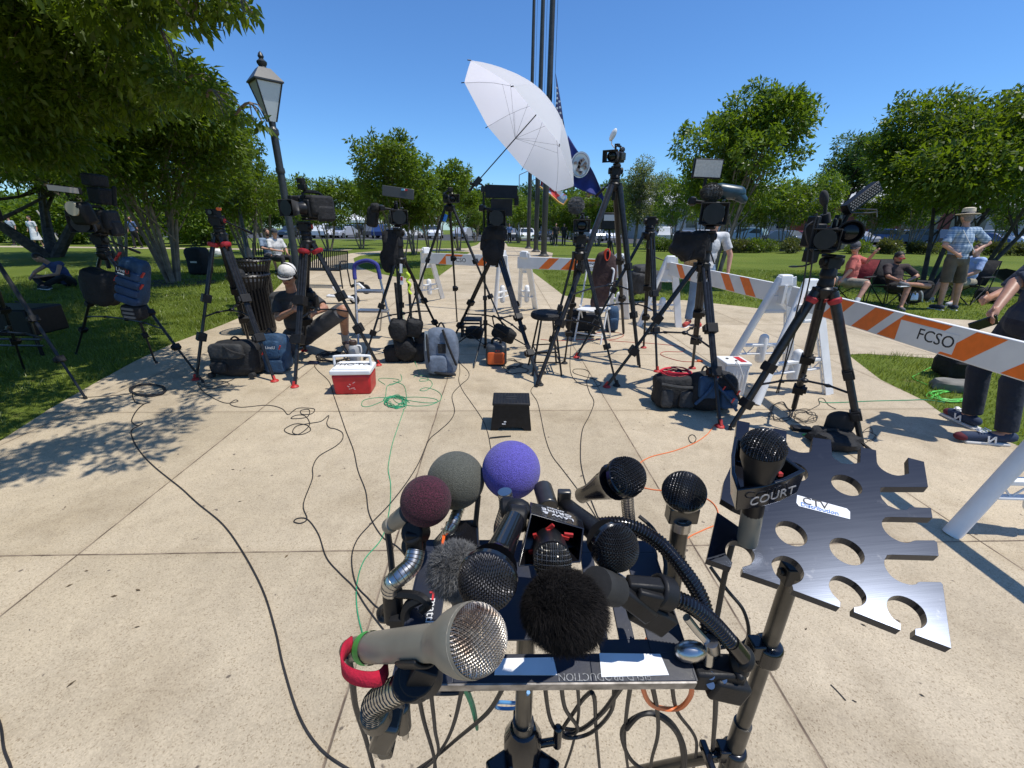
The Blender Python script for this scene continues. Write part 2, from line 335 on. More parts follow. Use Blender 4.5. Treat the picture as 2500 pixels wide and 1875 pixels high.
# ------------------------------------------------ trees
M['leafA'] = leafmat('crape_leaf', (.04, .08, .010), (.17, .24, .022), .52)
M['leafB'] = leafmat('crape_leaf_bright', (.06, .12, .012), (.20, .28, .03))
M['leafC'] = leafmat('maple_leaf', (.04, .085, .015), (.09, .15, .03))
M['leafD'] = leafmat('conifer_leaf', (.012, .035, .014), (.03, .06, .02), .2)
M['leafP'] = leafmat('poplar_leaf', (.10, .13, .05), (.20, .23, .10))
M['bark'] = mat('smooth_bark', (.26, .21, .165), .8, 0, 0, 5, .4, 40, col2=(.13, .10, .08))
M['barkd'] = mat('dark_bark', (.06, .048, .04), .9, 0, .4, 8, .8, 30)
def leafcloud(clumps, n, L, wr=.4, droop=.3, rng=RNG, hollow=.55):
    """n leaves spread through ellipsoid clumps [(c,(rx,ry,rz))]"""
    C = np.array([c for c, r in clumps]); Rr = np.array([r for c, r in clumps], float); vol = Rr.prod(1)**.7; k = rng.choice(len(C), n, p=vol/vol.sum())
    d = rng.normal(size=(n, 3)); d /= np.linalg.norm(d, axis=1)[:, None]; rad = rng.uniform(hollow**3, 1, n)**(1/3)
    rad *= rng.uniform(.8, 1.18, n); p = C[k]+d*Rr[k]*rad[:, None]
    ax = d*.8+rng.normal(size=(n, 3))*.7; ax[:, 2] -= droop; ax /= np.linalg.norm(ax, axis=1)[:, None]
    u = rng.normal(size=(n, 3)); u[:, 2] *= .35; u -= ax*(u*ax).sum(1)[:, None]; u /= np.linalg.norm(u, axis=1)[:, None]
    w = np.cross(ax, u); ll = (L*rng.uniform(.5, 1.4, n))[:, None]; q = ll*wr*.5
    a = p; b = p+ax*ll*.45+u*q+w*ll*.06; c = p+ax*ll-w*ll*.08; e = p+ax*ll*.45-u*q+w*ll*.06
    v = np.stack([a, b, c, e], 1).reshape(-1, 3); return v, np.arange(4*n).reshape(-1, 4)
def make_tree(name, label, loc, H, R, hb, nl, L, seed, leaf='leafA', bark='bark', stems=5, sr=.05, spread=.35, group=None, clumpn=16, cr=.36, conic=0, flat=1., rz=0, local=True, wr=.42, lean=(0, 0)):
    rg = random.Random(seed); rn = np.random.default_rng(seed)
    t = thing(name, label, 'tree', loc, group, rz, local=True)
    cl = []; cz = (hb+H)/2; hz = (H-hb)/2
    for i in range(clumpn):
        while True:
            d = Vector((rg.uniform(-1, 1), rg.uniform(-1, 1), rg.uniform(-1, 1)))
            if .3 < d.length < 1: break
        k = 1-conic*(d.z*.5+.5); s = rg.uniform(.7, 1.25)*cr
        cl.append(((d.x*R*(1-cr*.6)*k+lean[0]*(d.z+1), d.y*R*(1-cr*.6)*k+lean[1]*(d.z+1), cz+d.z*hz*(1-cr*.5)), (R*s, R*s, min(R, hz*1.2)*s*.8*flat)))
    base_cl = list(cl)
    for i in range(clumpn*3 if H < 8 else clumpn):
        c, r = rg.choice(base_cl); a = rg.uniform(0, 6.283); e_ = rg.uniform(.1, 1.3); d = Vector((math.cos(a)*math.cos(e_), math.sin(a)*math.cos(e_), math.sin(e_)))
        for k in range(3): q = Vector(c)+Vector((d.x*r[0], d.y*r[1], d.z*r[2]))*(1.0+.16*k); cl.append((tuple(q), (R*.075*(1-.2*k),)*3))
    b = MB(); tips = sorted(base_cl, key=lambda c: rg.random())
    for i in range(stems):
        a = 2*math.pi*i/stems+rg.uniform(-.4, .4); r0 = .16*min(1, stems/3) if stems > 1 else 0
        p0 = Vector((math.cos(a)*r0*.6, math.sin(a)*r0*.6, -.05)); top = Vector((math.cos(a)*R*spread+lean[0], math.sin(a)*R*spread+lean[1], hb+hz*.7)); 
        if stems == 1: top = Vector((rg.uniform(-.1, .1)*R, rg.uniform(-.1, .1)*R, H*.8))
        mid = (p0*.55+top*.45)+Vector((rg.uniform(-.1, .1), rg.uniform(-.1, .1), 0))
        pts = spline([p0, mid, top], 6); n = len(pts); b.tube(pts, [sr*(1.15-.75*j/(n-1)) for j in range(n)], 8)
        for c, r in tips[i::stems]:
            q = pts[int(n*rg.uniform(.45, .95))-1]; e = Vector(c); m2 = (q+e)/2+Vector((rg.uniform(-.1, .1), rg.uniform(-.1, .1), -.05*R))
            pp = spline([q, m2, e], 4); b.tube(pp, [sr*(.42-.34*j/(len(pp)-1)) for j in range(len(pp))], 5)
            for _ in range(4):
                tt = e+Vector([rg.uniform(-.8, .8)*r[k] for k in range(3)]); b.tube([m2, (m2+tt)/2+Vector((0, 0, .05)), tt], [sr*.16, sr*.1, sr*.04], 4)
    b.build('trunk', M[bark], t, off=(0, 0, 0))
    v, f = leafcloud(cl, nl, L, wr, .3, rn); npmesh('crown', v, f, M[leaf], t)
    return t
def GX(px, Y): z = terr(Y); zc = Y*cp+(HC-z)*sp; return Vector(((px-CX)/FPX*zc, Y, z))
# near tree whose branches hang into the picture on the left
t = thing('tree', 'nearest tree, its long leafy branches hanging into the top left corner over the paving', 'tree', (-5.4, 2.9, 0))
nc = [(D(*q[:3]), q[3]) for q in [(40, 40, 3.7, .42), (150, 90, 3.8, .42), (270, 110, 3.9, .4), (370, 165, 3.8, .33), (450, 200, 3.6, .26), (505, 235, 3.45, .16), (575, 278, 3.3, .09), (640, 297, 3.2, .055), (60, 230, 4.2, .42), (200, 240, 4.3, .4),
      (330, 235, 4.2, .3), (20, 340, 4.4, .35), (130, 350, 4.6, .35), (400, -20, 3.1, .2), (480, -10, 3.0, .2), (560, 10, 2.95, .13), (615, 30, 2.9, .05), (470, 50, 2.95, .1), (250, 10, 3.3, .3), (340, 0, 3.2, .2)]]
sh = [(60, 1130), (150, 1100), (240, 1070), (320, 1110), (380, 1050), (440, 1010), (500, 960), (420, 940), (300, 980), (180, 1010), (60, 1040), (-80, 1180), (-120, 1080), (110, 960), (250, 920), (350, 900), (-60, 980), (20, 900), (150, 860), (470, 885)]
rg = random.Random(5)
for q in sh:
    g = G(*q); z = rg.uniform(3.1, 3.8); p = g+sd*(z/sd.z); nc.append((p, rg.uniform(.2, .3)))
for i in range(64): yy = rg.uniform(.2, 8.5); nc.append((V(rg.uniform(-9, -2.4-.62*yy), yy, rg.uniform(3.2, 5.5)), rg.uniform(.6, .95)))  # crown thickened with added clumps to shade the left lawn
for i in range(24): yy = rg.uniform(2.6, 6.6); nc.append((V(-1.2-.56*yy-rg.uniform(0, 1.5), yy, rg.uniform(3.4, 4.4)), rg.uniform(.45, .65)))  # more clumps added overhead to deepen the shade on the left
b = MB(); base = V(-5.4, 2.9, 0)
hubs = []
for i in range(6):
    a = i*1.05; top = base+V(math.cos(a)*1.3, math.sin(a)*1.3, 3.2); p = spline([base+V(math.cos(a)*.1, math.sin(a)*.1, -.05), base+V(math.cos(a)*.5, math.sin(a)*.5, 1.5), top], 6)
    b.tube(p, [.07-.004*j for j in range(len(p))], 8); hubs.append(top)
nodes = list(hubs); left = [(Vector(c), r) for c, r in nc]
while left:
    best = min(((c-h).length, i, j) for i, (c, r) in enumerate(left) for j, h in enumerate(nodes)); c, r = left.pop(best[1]); h = nodes[best[2]]
    mid = (h+c)/2+V(rg.uniform(-.05, .05), 0, .1); p = spline([h, mid, c], 4); b.tube(p, [.013-.0009*j for j in range(len(p))], 5); nodes.append(c)
    for _ in range(3): e = c+V(rg.uniform(-1, 1), rg.uniform(-1, 1), rg.uniform(-.6, .6))*r; b.tube([mid, (mid+e)/2+V(0, 0, .04), e], [.006, .005, .002], 4)
b.build('trunk', M['bark'], t)
vis = [(tuple(c), (r*1.2, r*1.2, r*.75)) for c, r in nc[:21]]; oth = [(tuple(c), (r, r, r*.45)) for c, r in nc[21:21+len(sh)]]; far = [(tuple(c), (r, r, r*.6)) for c, r in nc[21+len(sh):]]
v1, _ = leafcloud(vis, 17000, .085, .36, .7, hollow=.1); v2, _ = leafcloud(oth, 6200, .085, .36, .3, hollow=0.05); v3, _ = leafcloud(far, 42000, .15, .45, .3)
vv = np.concatenate([v1, v2, v3]); npmesh('crown', vv, np.arange(len(vv)).reshape(-1, 4), M['leafA'], t, off=t.location)
MG = 'multi-stemmed trees beside the paths'
make_tree('tree', 'big leafy tree at the far left shading the lawn beside the camera rigs', (-10.6, 7.0, 0), 6.2, 4.2, 2.5, 36000, .16, 29, stems=6, sr=.06, spread=.35, clumpn=30, group=MG)  # tree added past the left edge, put in to darken the lawn with its shade
make_tree('tree', 'multi-stemmed tree with pale bare stems standing in a mulch bed left of the trash cans', G(425, 690), 5.2, 2.5, 1.75, 46000, .12, 21, stems=9, sr=.05, spread=.3, clumpn=34, group=MG)
make_tree('tree', 'leafy tree growing just behind the lamp post', G(610, 640), 4.7, 2.1, 1.6, 24000, .12, 22, group=MG)
make_tree('tree', 'small round tree right behind the lamp post, over the bench', G(655, 618), 4.2, 1.6, 1.6, 8000, .14, 28, 'leafB', group=MG)
make_tree('tree', 'leafy tree in the shade between the pale stemmed tree and the dark trunk', G(300, 640), 5.6, 2.8, 1.9, 26000, .13, 23, group=MG)
make_tree('tree', 'old dark-trunked spreading tree at the far left of the lawn', G(128, 628), 6.5, 4.2, 2.5, 34000, .16, 24, bark='barkd', stems=3, sr=.2, spread=.75, clumpn=34, cr=.3)
for i, (px, py, H, R, s, L, lf) in enumerate([(978, 652, 4.1, 1.55, 31, 'front left tree of the clump inside the lawn island', 'leafA'), (1058, 648, 4.0, 1.55, 32, 'front right tree of the clump inside the lawn island, behind the slim tripod', 'leafB'),
        (1012, 622, 4.6, 1.7, 33, 'rear tree of the clump on the lawn island, between two front ones', 'leafB'), (1120, 612, 3.6, 1.3, 34, 'small tree at the back tip of the lawn island by the centre path', 'leafB'), (1160, 592, 3.4, 1.4, 35, 'low yellow-green tree beside the centre path past the lawn island', 'leafB')]):
    make_tree('tree', L, G(px, py), H, R, 1.3, 10500, .13, s, lf, stems=6, sr=.03, group=MG, clumpn=14)
for i, (px, Y, H, R, s, L) in enumerate([(800, 25, 4.0, 1.7, 41, 'small round tree on the far left lawn in front of parked cars'), (880, 27, 3.9, 1.7, 42, 'small round tree just left of the white tent'), (735, 29, 4.6, 1.8, 43, 'round tree on the far left lawn nearest the lamp post'),
        (940, 33, 4.2, 1.9, 44, 'tree right behind the white tent on the far left lawn'), (1000, 38, 4.4, 1.9, 45, 'far tree seen left of the lawn island clump')]):
    make_tree('tree', L, GX(px, Y), H, R, 1.2, 5200, .17, s, 'leafB' if i % 2 else 'leafA', stems=5, sr=.04, group=MG, clumpn=12)
# right-hand lawn trees
make_tree('tree', 'bright green multi-stemmed tree on the right lawn behind the camera with the square light panel', G(1730, 700)+V(.1, 0, 0), 4.6, 1.5, 1.8, 26000, .11, 51, 'leafB', stems=6, sr=.045, spread=.35, clumpn=24, group=MG)
make_tree('tree', 'broad tree on the right lawn shading the man in the straw hat', G(2262, 700), 5.0, 2.5, 1.85, 42000, .13, 52, 'leafA', 'barkd', stems=3, sr=.06, spread=.3, clumpn=30, group=MG, lean=(.35, .2))
make_tree('tree', 'tree at the right edge leaning outward with one slanting stem', G(2392, 668), 5.8, 3.0, 2.1, 30000, .14, 53, 'leafA', 'barkd', stems=3, sr=.07, spread=.85, clumpn=24, group=MG, lean=(.9, 0))
lab = ['behind the flagpoles, leftmost of its row', 'behind the flagpoles, between the first and the third pole', 'just right of the flagpoles', 'behind the grey furry microphone', 'below the brick building', 'to the right of the brick building', 'behind the tall camera tripod legs']
for i, (px, Y, H, R, s) in enumerate([(1190, 48, 5.6, 2.3, 61), (1262, 44, 5.0, 2.2, 62), (1345, 40, 5.0, 2.2, 63), (1400, 38, 4.4, 2.0, 64), (1455, 37, 4.6, 1.9, 65), (1500, 40, 5.2, 2.2, 66), (1235, 62, 7.5, 3.2, 67)]):
    make_tree('tree', 'round green tree '+lab[i], GX(px, Y), H, R, 1.2, 4600, .22, s, 'leafB' if i % 3 else 'leafA', stems=4, sr=.05, clumpn=12, group=MG)
make_tree('poplar_tree', 'tall pale poplar left of the bright green tree', GX(1545, 36), 7.3, 1.5, 1.0, 9000, .16, 71, 'leafP', stems=1, sr=.12, clumpn=22, cr=.5, group='pale poplars')
make_tree('poplar_tree', 'shorter pale poplar behind the tall one', GX(1588, 44), 7.0, 1.6, 1.0, 7000, .17, 72, 'leafP', stems=1, sr=.12, clumpn=20, cr=.5, group='pale poplars')
make_tree('shade_tree', 'large round maple rising behind the roofs on the right', GX(2040, 62), 14.0, 5.0, 4.5, 12000, .42, 73, 'leafC', 'barkd', stems=1, sr=.3, clumpn=26, cr=.34)
make_tree('shade_tree', 'darker maple far right behind the parked cars', GX(2250, 60), 11.0, 5.0, 3.5, 9000, .42, 74, 'leafA', 'barkd', stems=1, sr=.3, clumpn=22, cr=.34)
t0 = make_tree('tree', 'x', GX(1640, 31), 4.9, 1.9, 1.4, 5600, .18, 81, 'leafB', stems=5, sr=.045, clumpn=14, group='low trees along the parking lot')
t1 = make_tree('tree', 'x', GX(1850, 32), 4.6, 2.0, 1.5, 5600, .18, 82, 'leafA', stems=5, sr=.045, clumpn=14, group='low trees along the parking lot')
t0['label'] = 'low tree by the parking lot seen just left of the bright green tree'; t1['label'] = 'low tree by the parking lot right of the bright green tree, over the white cars'
for i, (px, Y, L) in enumerate([(1905, 30, 'low tree by the parking lot left of the near right camera'), (1968, 33, 'low tree by the parking lot directly left of the right camera head'), (2110, 31, 'low tree by the parking lot behind the right camera light grid'),
        (2170, 33, 'low tree by the parking lot above the seated men'), (2215, 29, 'low tree by the parking lot behind the shading tree stem'), (1800, 35, 'low tree deep in the row behind the bright green tree'), (2420, 34, 'low tree by the parking lot near the right edge'), (1700, 36, 'low tree hidden mostly behind the bright green tree')]):
    dup(t0 if i % 2 else t1, GX(px, Y), i*1.3, L, 1+.1*math.sin(i*2.))
# shrubs
def shrub(name, label, loc, rx, ry, h, n, L, seed, leaf, group):
    t = thing(name, label, 'shrub', loc, group, local=True); rn = np.random.default_rng(seed); r = random.Random(seed)
    cl = [((r.uniform(-.7, .7)*rx, r.uniform(-.7, .7)*ry, h*r.uniform(.3, .7)), (rx*.45, ry*.5, h*.4)) for _ in range(9)]
    v, f = leafcloud(cl, n, L, .6, .1, rn); npmesh('foliage', v, f, M[leaf], t); b = MB()
    for i in range(6): b.tube([(r.uniform(-.2, .2)*rx, 0, 0), (r.uniform(-.6, .6)*rx, r.uniform(-.5, .5)*ry, h*.6)], .015, 5)
    b.build('stem', M['barkd'], t, off=(0, 0, 0)); return t
HG = 'hedge shrubs along the parking lot'
h0 = shrub('hedge_shrub', 'x', GX(1700, 27), 1.5, .6, .85, 3200, .10, 91, 'leafA', HG)
M['leafO'] = leafmat('olive_leaf', (.06, .08, .025), (.13, .14, .05)); h1 = shrub('hedge_shrub', 'x', GX(1800, 27), 1.4, .6, .75, 3200, .10, 92, 'leafO', HG)
h0['label'] = h1['label'] = 'low clipped shrub in the hedge line between the lawn and the parked cars'
for i in range(24): dup(h0 if i % 3 == 0 else h1, GX(1620+i*78, 27.5+.3*math.sin(i)), i*.2-.2, None, (1, 1, 1+.15*math.sin(i*2)))
g2 = 'bright bushes behind the far left path'
b0 = shrub('bush', 'tall leafy bush at the far left behind the dark trunk', GX(40, 31), 2.6, 1.5, 3.2, 5200, .24, 93, 'leafB', g2)
for i, px in enumerate([140, 230, 320, 400, 480, 560]):
    dup(b0, GX(px, 29+3*(i % 2)), i*1.1, ['bright bush right of the dark trunk', 'bright bush behind the seated woman', 'bright bush behind the shaded camera rig', 'bright bush left of the pale stems', 'bright bush seen through the pale stems', 'bright bush behind the empty tripod head'][i], 1-.1*(i % 3))
# far woods: individuals
w0 = make_tree('shade_tree', 'x', GX(760, 120), 11, 6, .2, 4200, .8, 101, 'leafA', 'barkd', stems=1, sr=.35, clumpn=18, cr=.4, group='trees on the horizon')
w1 = make_tree('shade_tree', 'x', GX(660, 125), 10, 7, .2, 4200, .8, 102, 'leafC', 'barkd', stems=1, sr=.35, clumpn=18, cr=.4, group='trees on the horizon')
w2 = make_tree('fir_tree', 'dark pointed fir tree on the horizon right of the lawn island clump', GX(1162, 90), 9.5, 2.6, .8, 5000, .6, 103, 'leafD', 'barkd', stems=1, sr=.25, clumpn=24, cr=.5, conic=.85)
w0['label'] = w1['label'] = 'distant shade tree in the wooded horizon'
for i in range(24): dup(w0 if i % 2 else w1, GX(-150+i*118+20*math.sin(i*3), 118+16*math.sin(i*1.7)), i*.9, None, 1+.2*math.sin(i*2.3))
for i in range(20): dup(w0 if i % 2 else w1, GX(-60+i*135+25*math.sin(i*5), 84+5*math.sin(i*2.1)), i*1.3, 'low shade tree behind the parked cars', .42+.08*math.sin(i*3))
for i, px in enumerate([1255, 1290, 1330, 1375]): dup(w1, GX(px, 150), i, 'tree on the small wooded hill behind the flagpoles', 1.35+.1*(i % 2))
# ------------------------------------------------ buildings
M['brick'] = mat('red_brick', (.22, .07, .045), .9, 0, .25, 4, .2, 20); M['roof'] = mat('pale_metal_roof', (.42, .43, .44), .5, .1, .12, 2); M['glass'] = mat('dark_window_glass', (.03, .04, .05), .08, spec=.8)
M['stucco'] = mat('pale_stucco', (.55, .50, .43), .9, 0, .1, 2)
t = thing('brick_building', 'flat-roofed red brick building beyond the flagpoles, below the dark blue flag', 'building', GX(1460, 90), local=True)
b = MB(); b.box((0, 0, 4.4), (7.5, 8, 8.8)); b.build('wall', M['brick'], t, off=(0, 0, 0)); b = MB(); b.box((0, 0, 8.9), (7.7, 8.2, .25)); b.build('roof', M['roof'], t, off=(0, 0, 0))
for i in range(4):
    for j in range(3): b = MB(); b.box((-2.7+1.8*i, -4.01, 2+2.4*j), (.9, .06, 1.3)); b.build('window', M['glass'], t, off=(0, 0, 0))
def hall(name, label, loc, w, d, h, rh, wallm, n, rz):
    t = thing(name, label, 'building', loc, None, rz, local=True); b = MB(); b.box((0, 0, h/2), (w, d, h)); b.build('wall', M[wallm], t, off=(0, 0, 0))
    b = MB(); o = .6; b.add([(-w/2-o, -d/2-o, h), (w/2+o, -d/2-o, h), (w/2+o, d/2+o, h), (-w/2-o, d/2+o, h), (-w/2-o, 0, h+rh), (w/2+o, 0, h+rh)], [(0, 1, 5, 4), (2, 3, 4, 5), (0, 4, 3), (1, 2, 5), (0, 3, 2, 1)]); b.build('roof', M['roof'], t, smooth=False, off=(0, 0, 0))
    for i in range(n): b = MB(); b.box((-w/2+w*(i+.5)/n, -d/2-.02, h*.55), (w/n*.5, .06, h*.35)); b.build('window', M['glass'], t, off=(0, 0, 0))
hall('hall', 'long low hall with a pale metal roof behind the bright green tree', GX(1700, 82), 26, 12, 5.4, 3.8, 'stucco', 8, .1)
hall('hall', 'second pale-roofed hall behind the right camera, left of the shaded tree', GX(2110, 76), 20, 12, 5.6, 3.4, 'brick', 6, -.15)
hall('hall', 'pale building at the far right behind the parked cars', GX(2440, 74), 18, 12, 5.0, 3.0, 'stucco', 5, -.3)
# ------------------------------------------------ cars
M['tyre'] = mat('tyre_rubber', (.02, .02, .02), .9)
CARM = {k: mat('car_paint_'+k, c, .25, .3 if k in ('silver', 'grey') else 0, .03, 3, coat=.6) for k, c in dict(white=(.78, .78, .78), silver=(.5, .51, .53), black=(.02, .02, .022), blue=(.03, .06, .18), red=(.25, .03, .03), grey=(.16, .17, .18), teal=(.25, .36, .36)).items()}
def car(col, kind=0):
    t = thing('parked_car', 'x', 'car', (0, 0, 0), 'cars parked in the lots', local=True); L, w = 4.6, .9; hh = 1.45 if kind == 0 else 1.75
    prof = [(-2.3, .35), (-2.32, .75), (-2.15, .95), (-1.6, 1.0), (-1.0, hh-.03), (-.4, hh), (.6, hh-.03), (1.15, .98), (1.9, .88), (2.25, .72), (2.3, .35)] if kind == 0 else [(-2.3, .4), (-2.35, .9), (-2.2, 1.15), (-2.0, hh-.05), (-1.2, hh), (.4, hh-.03), (1.05, 1.15), (1.95, 1.02), (2.28, .85), (2.3, .4)]
    b = MB(); n = len(prof); vs = []
    for s in (-1, 1):
        for x, z in prof: vs.append((x, s*(w-(.16 if z > 1.05 else 0)), z))
    b.add(vs, [tuple(range(n-1, -1, -1)), tuple(range(n, 2*n))]+[(i, (i+1) % n, n+(i+1) % n, n+i) for i in range(n)]); b.build('body', CARM[col], t, off=(0, 0, 0), bevel=.05)
    zt, zb = hh-.12, 1.02 if kind == 0 else 1.17
    x0, x1 = (-1.25, .85) if kind == 0 else (-1.95, .75)
    for s in (-1, 1):
        b = MB(); y = s*(w-.13); b.add([(x0, y, zb), (x1+.15, y, zb), (x1-.15, y*.97, zt), (x0+.25, y*.97, zt), (x0, y-s*.1, zb), (x1+.15, y-s*.1, zb), (x1-.15, y*.97-s*.1, zt), (x0+.25, y*.97-s*.1, zt)], [(0, 1, 2, 3), (7, 6, 5, 4), (0, 4, 5, 1), (1, 5, 6, 2), (2, 6, 7, 3), (3, 7, 4, 0)]); b.build('side_window', M['glass'], t, off=(0, 0, 0))
    b = MB(); a = prof[[i for i, q in enumerate(prof) if q[0] > .9][0]]; c = prof[[i for i, q in enumerate(prof) if q[0] > .9][0]-1]; b.add([(c[0]+.06, -.66, c[1]-.04), (c[0]+.06, .66, c[1]-.04), (a[0]+.05, .76, a[1]+.03), (a[0]+.05, -.76, a[1]+.03)], [(0, 1, 2, 3)]); b.build('windscreen', M['glass'], t, off=(0, 0, 0))
    for x in (-1.45, 1.45):
        for s in (-1, 1):
            b = MB(); b.cyl((x, s*.72, .34), (x, s*.93, .34), .34, n=16); wl = b.build('wheel', M['tyre'], t, off=(0, 0, 0)); b = MB(); b.cyl((x, s*.92, .34), (x, s*.945, .34), .2, n=12); b.build('rim', M['alu'], wl, off=(0, 0, 0))
    for s in (-1, 1): b = MB(); b.box((2.24, s*.62, .72), (.12, .36, .14)); b.build('headlight', M['chrome'], t, off=(0, 0, 0), bevel=.02)
    return t
protos = {}
spots = [(1715, 52, 'white', 0), (1760, 55, 'grey', 0), (1812, 52, 'teal', 1), (1862, 56, 'black', 0), (1905, 48, 'grey', 0), (1935, 52, 'red', 0), (1975, 56, 'white', 0), (2085, 52, 'silver', 0), (2130, 57, 'white', 0), (2165, 50, 'blue', 1), (2205, 56, 'silver', 1), (2235, 47, 'black', 1), (2280, 50, 'grey', 1), (2330, 54, 'white', 0), (2385, 50, 'blue', 0), (2440, 53, 'white', 1),
         (1610, 50, 'white', 1), (1590, 62, 'silver', 0), (1480, 60, 'white', 0), (1660, 60, 'grey', 0), (2010, 60, 'black', 1), (1280, 52, 'white', 0), (1238, 56, 'grey', 0), (1130, 60, 'silver', 0), (1330, 60, 'black', 1), (790, 56, 'white', 1), (812, 60, 'grey', 0), (838, 58, 'silver', 0), (868, 62, 'black', 1), (930, 58, 'blue', 1), (960, 62, 'silver', 0), (995, 60, 'white', 0), (1025, 64, 'teal', 1), (1060, 60, 'white', 1), (905, 62, 'grey', 1), (750, 60, 'blue', 0), (715, 58, 'black', 0), (1400, 62, 'grey', 1), (1440, 55, 'silver', 0)]
zone = lambda px: 'left of the white tent' if px < 880 else 'between the white tent and the centre path' if px < 1180 else 'behind the flagpoles' if px < 1420 else 'behind the tall camera' if px < 1640 else 'behind the bright green tree' if px < 2000 else 'behind the two seated men' if px < 2290 else 'at the far right'
cnt = {}
for i, (px, Y, c, k) in enumerate(spots):
    key = (c, k); rz = R_([80, 95, 100, 75][i % 4])+ (math.pi if i % 3 == 0 else 0)+(.5 if px > 1650 else 0)
    if key not in protos: o = protos[key] = car(c, k); o.location = GX(px, Y); o.rotation_euler = (0, 0, rz)
    else: o = dup(protos[key], GX(px, Y), rz)
    z = zone(px); n = cnt.get((key, z), 0); cnt[(key, z)] = n+1
    o['label'] = (f'{c} parked {"van-like suv" if k else "saloon car"} {z}'+('' if n == 0 else ', right of its twin')).replace('van-like suv', 'tall car')
# ------------------------------------------------ tent, lamp posts, poles, flags
t = thing('canopy_tent', 'white pop-up canopy tent standing by the cars beyond the left lawn', 'tent', GX(888, 46), local=True)
b = MB(); b.add([(-1.5, -1.5, 2), (1.5, -1.5, 2), (1.5, 1.5, 2), (-1.5, 1.5, 2), (0, 0, 3), (-1.5, -1.5, 1.75), (1.5, -1.5, 1.75), (1.5, 1.5, 1.75), (-1.5, 1.5, 1.75)], [(0, 1, 4), (1, 2, 4), (2, 3, 4), (3, 0, 4), (0, 1, 6, 5), (1, 2, 7, 6), (2, 3, 8, 7), (3, 0, 5, 8)]); b.build('canopy', M['white'], t, smooth=False, off=(0, 0, 0))
for x in (-1.45, 1.45):
    for y in (-1.45, 1.45): b = MB(); b.cyl((x, y, 0), (x, y, 2), .025); b.build('leg', M['alu'], t, off=(0, 0, 0))
M['lampglass'] = mat('frosted_lamp_glass', (.60, .66, .66), .25, spec=.6); M['lampblk'] = mat('lamp_post_paint', (.03, .034, .036), .4, 0, .2, 20)
def lamp(label, loc, H=4.2, group='black lantern lamp posts'):
    t = thing('street_lamp', label, 'lamp post', loc, group, local=True)
    b = MB(); b.lathe([(.17, 0), (.17, .12), (.13, .2), (.11, .5), (.075, .62), (.07, .9), (.062, 1.0), (.058, H-1.15), (.08, H-1.12), (.08, H-1.06), (.05, H-1.02), (.055, H-.95)], n=14); b.build('pole', M['lampblk'], t, off=(0, 0, 0))
    b = MB(); b.lathe([(.07, H-1.7), (.075, H-1.68), (.07, H-1.62)], n=14); b.build('pole_ring', M['lampblk'], t, off=(0, 0, 0))
    q = R_(45); b = MB(); b.lathe([(.075, H-.95), (.26, H-.42)], n=4); b.build('lantern_glass', M['lampglass'], t, smooth=False, off=(0, 0, 0))
    b = MB()
    for i in range(4):
        a = i*math.pi/2; f = frame((0, 0, 1)); u, v = f[0], f[1]
        p0 = u*(math.cos(a)*.078)+v*(math.sin(a)*.078)+V(0, 0, H-.95); p1 = u*(math.cos(a)*.265)+v*(math.sin(a)*.265)+V(0, 0, H-.42); b.cyl(p0, p1, .011)
        a2 = a+math.pi/2; p2 = u*(math.cos(a2)*.265)+v*(math.sin(a2)*.265)+V(0, 0, H-.42); b.cyl(p1, p2, .013)
    b.build('lantern_frame', M['lampblk'], t, off=(0, 0, 0))
    b = MB(); b.lathe([(.30, H-.42), (.30, H-.40), (.12, H-.23), (.09, H-.23)], n=4); b.lathe([(.075, H-.27), (.085, H-.24), (.05, H-.2), (.07, H-.17), (.075, H-.14), (.03, H-.1), (.045, H-.07), (.03, H-.03), (.0, H)], n=12); b.build('lantern_cap', M['lampblk'], t, off=(0, 0, 0)); return t
lp = G(743, 757)
lp0 = lamp('tall black lantern lamp post behind the crouching cameraman', lp, Yw(633, 124, lp.y).z)
dup(lp0, G(612, 645), .3, 'lamp post in the tree shade left of the near lamp post'); dup(lp0, GX(1525, 42), .2, 'distant lamp post beside the pale poplars'); dup(lp0, GX(1790, 34), .2, 'distant lamp post behind the bright green tree')
M['bronze'] = mat('bronze_flagpole', (.055, .05, .042), .45, .2, .15, 5)
PL = ['leftmost flagpole, farthest from the camera', 'middle flagpole of the three', 'nearest and thickest flagpole on the right']
fp = []
for i, (px, py, r) in enumerate([(1290, 607, .13), (1308, 615, .135), (1327, 626, .14)]):
    g = G(px, py); t = thing('flagpole', PL[i], 'flagpole', g, 'three bronze flagpoles', local=True); b = MB(); b.lathe([(r*1.9, 0), (r*1.9, .05), (r*1.2, .12), (r*1.1, .2)], n=20); b.build('base_collar', M['bronze'], t, off=(0, 0, 0))
    b = MB(); b.lathe([(r, .1), (r, 4), (r*.5, 18)], n=20); b.build('pole', M['bronze'], t, off=(0, 0, 0)); b = MB(); b.ell((0, 0, 18.1), .14); b.build('finial', M['chrome'], t, off=(0, 0, 0))
    b = MB(); b.tube([(r+.1, 0, 1.2), (r*.6+.1, 0, 17.9)], .008, 4); b.cyl((r, 0, 1.2), (r+.12, 0, 1.2), .02); b.build('halyard', M['cord'], t, off=(0, 0, 0)); fp.append(g)
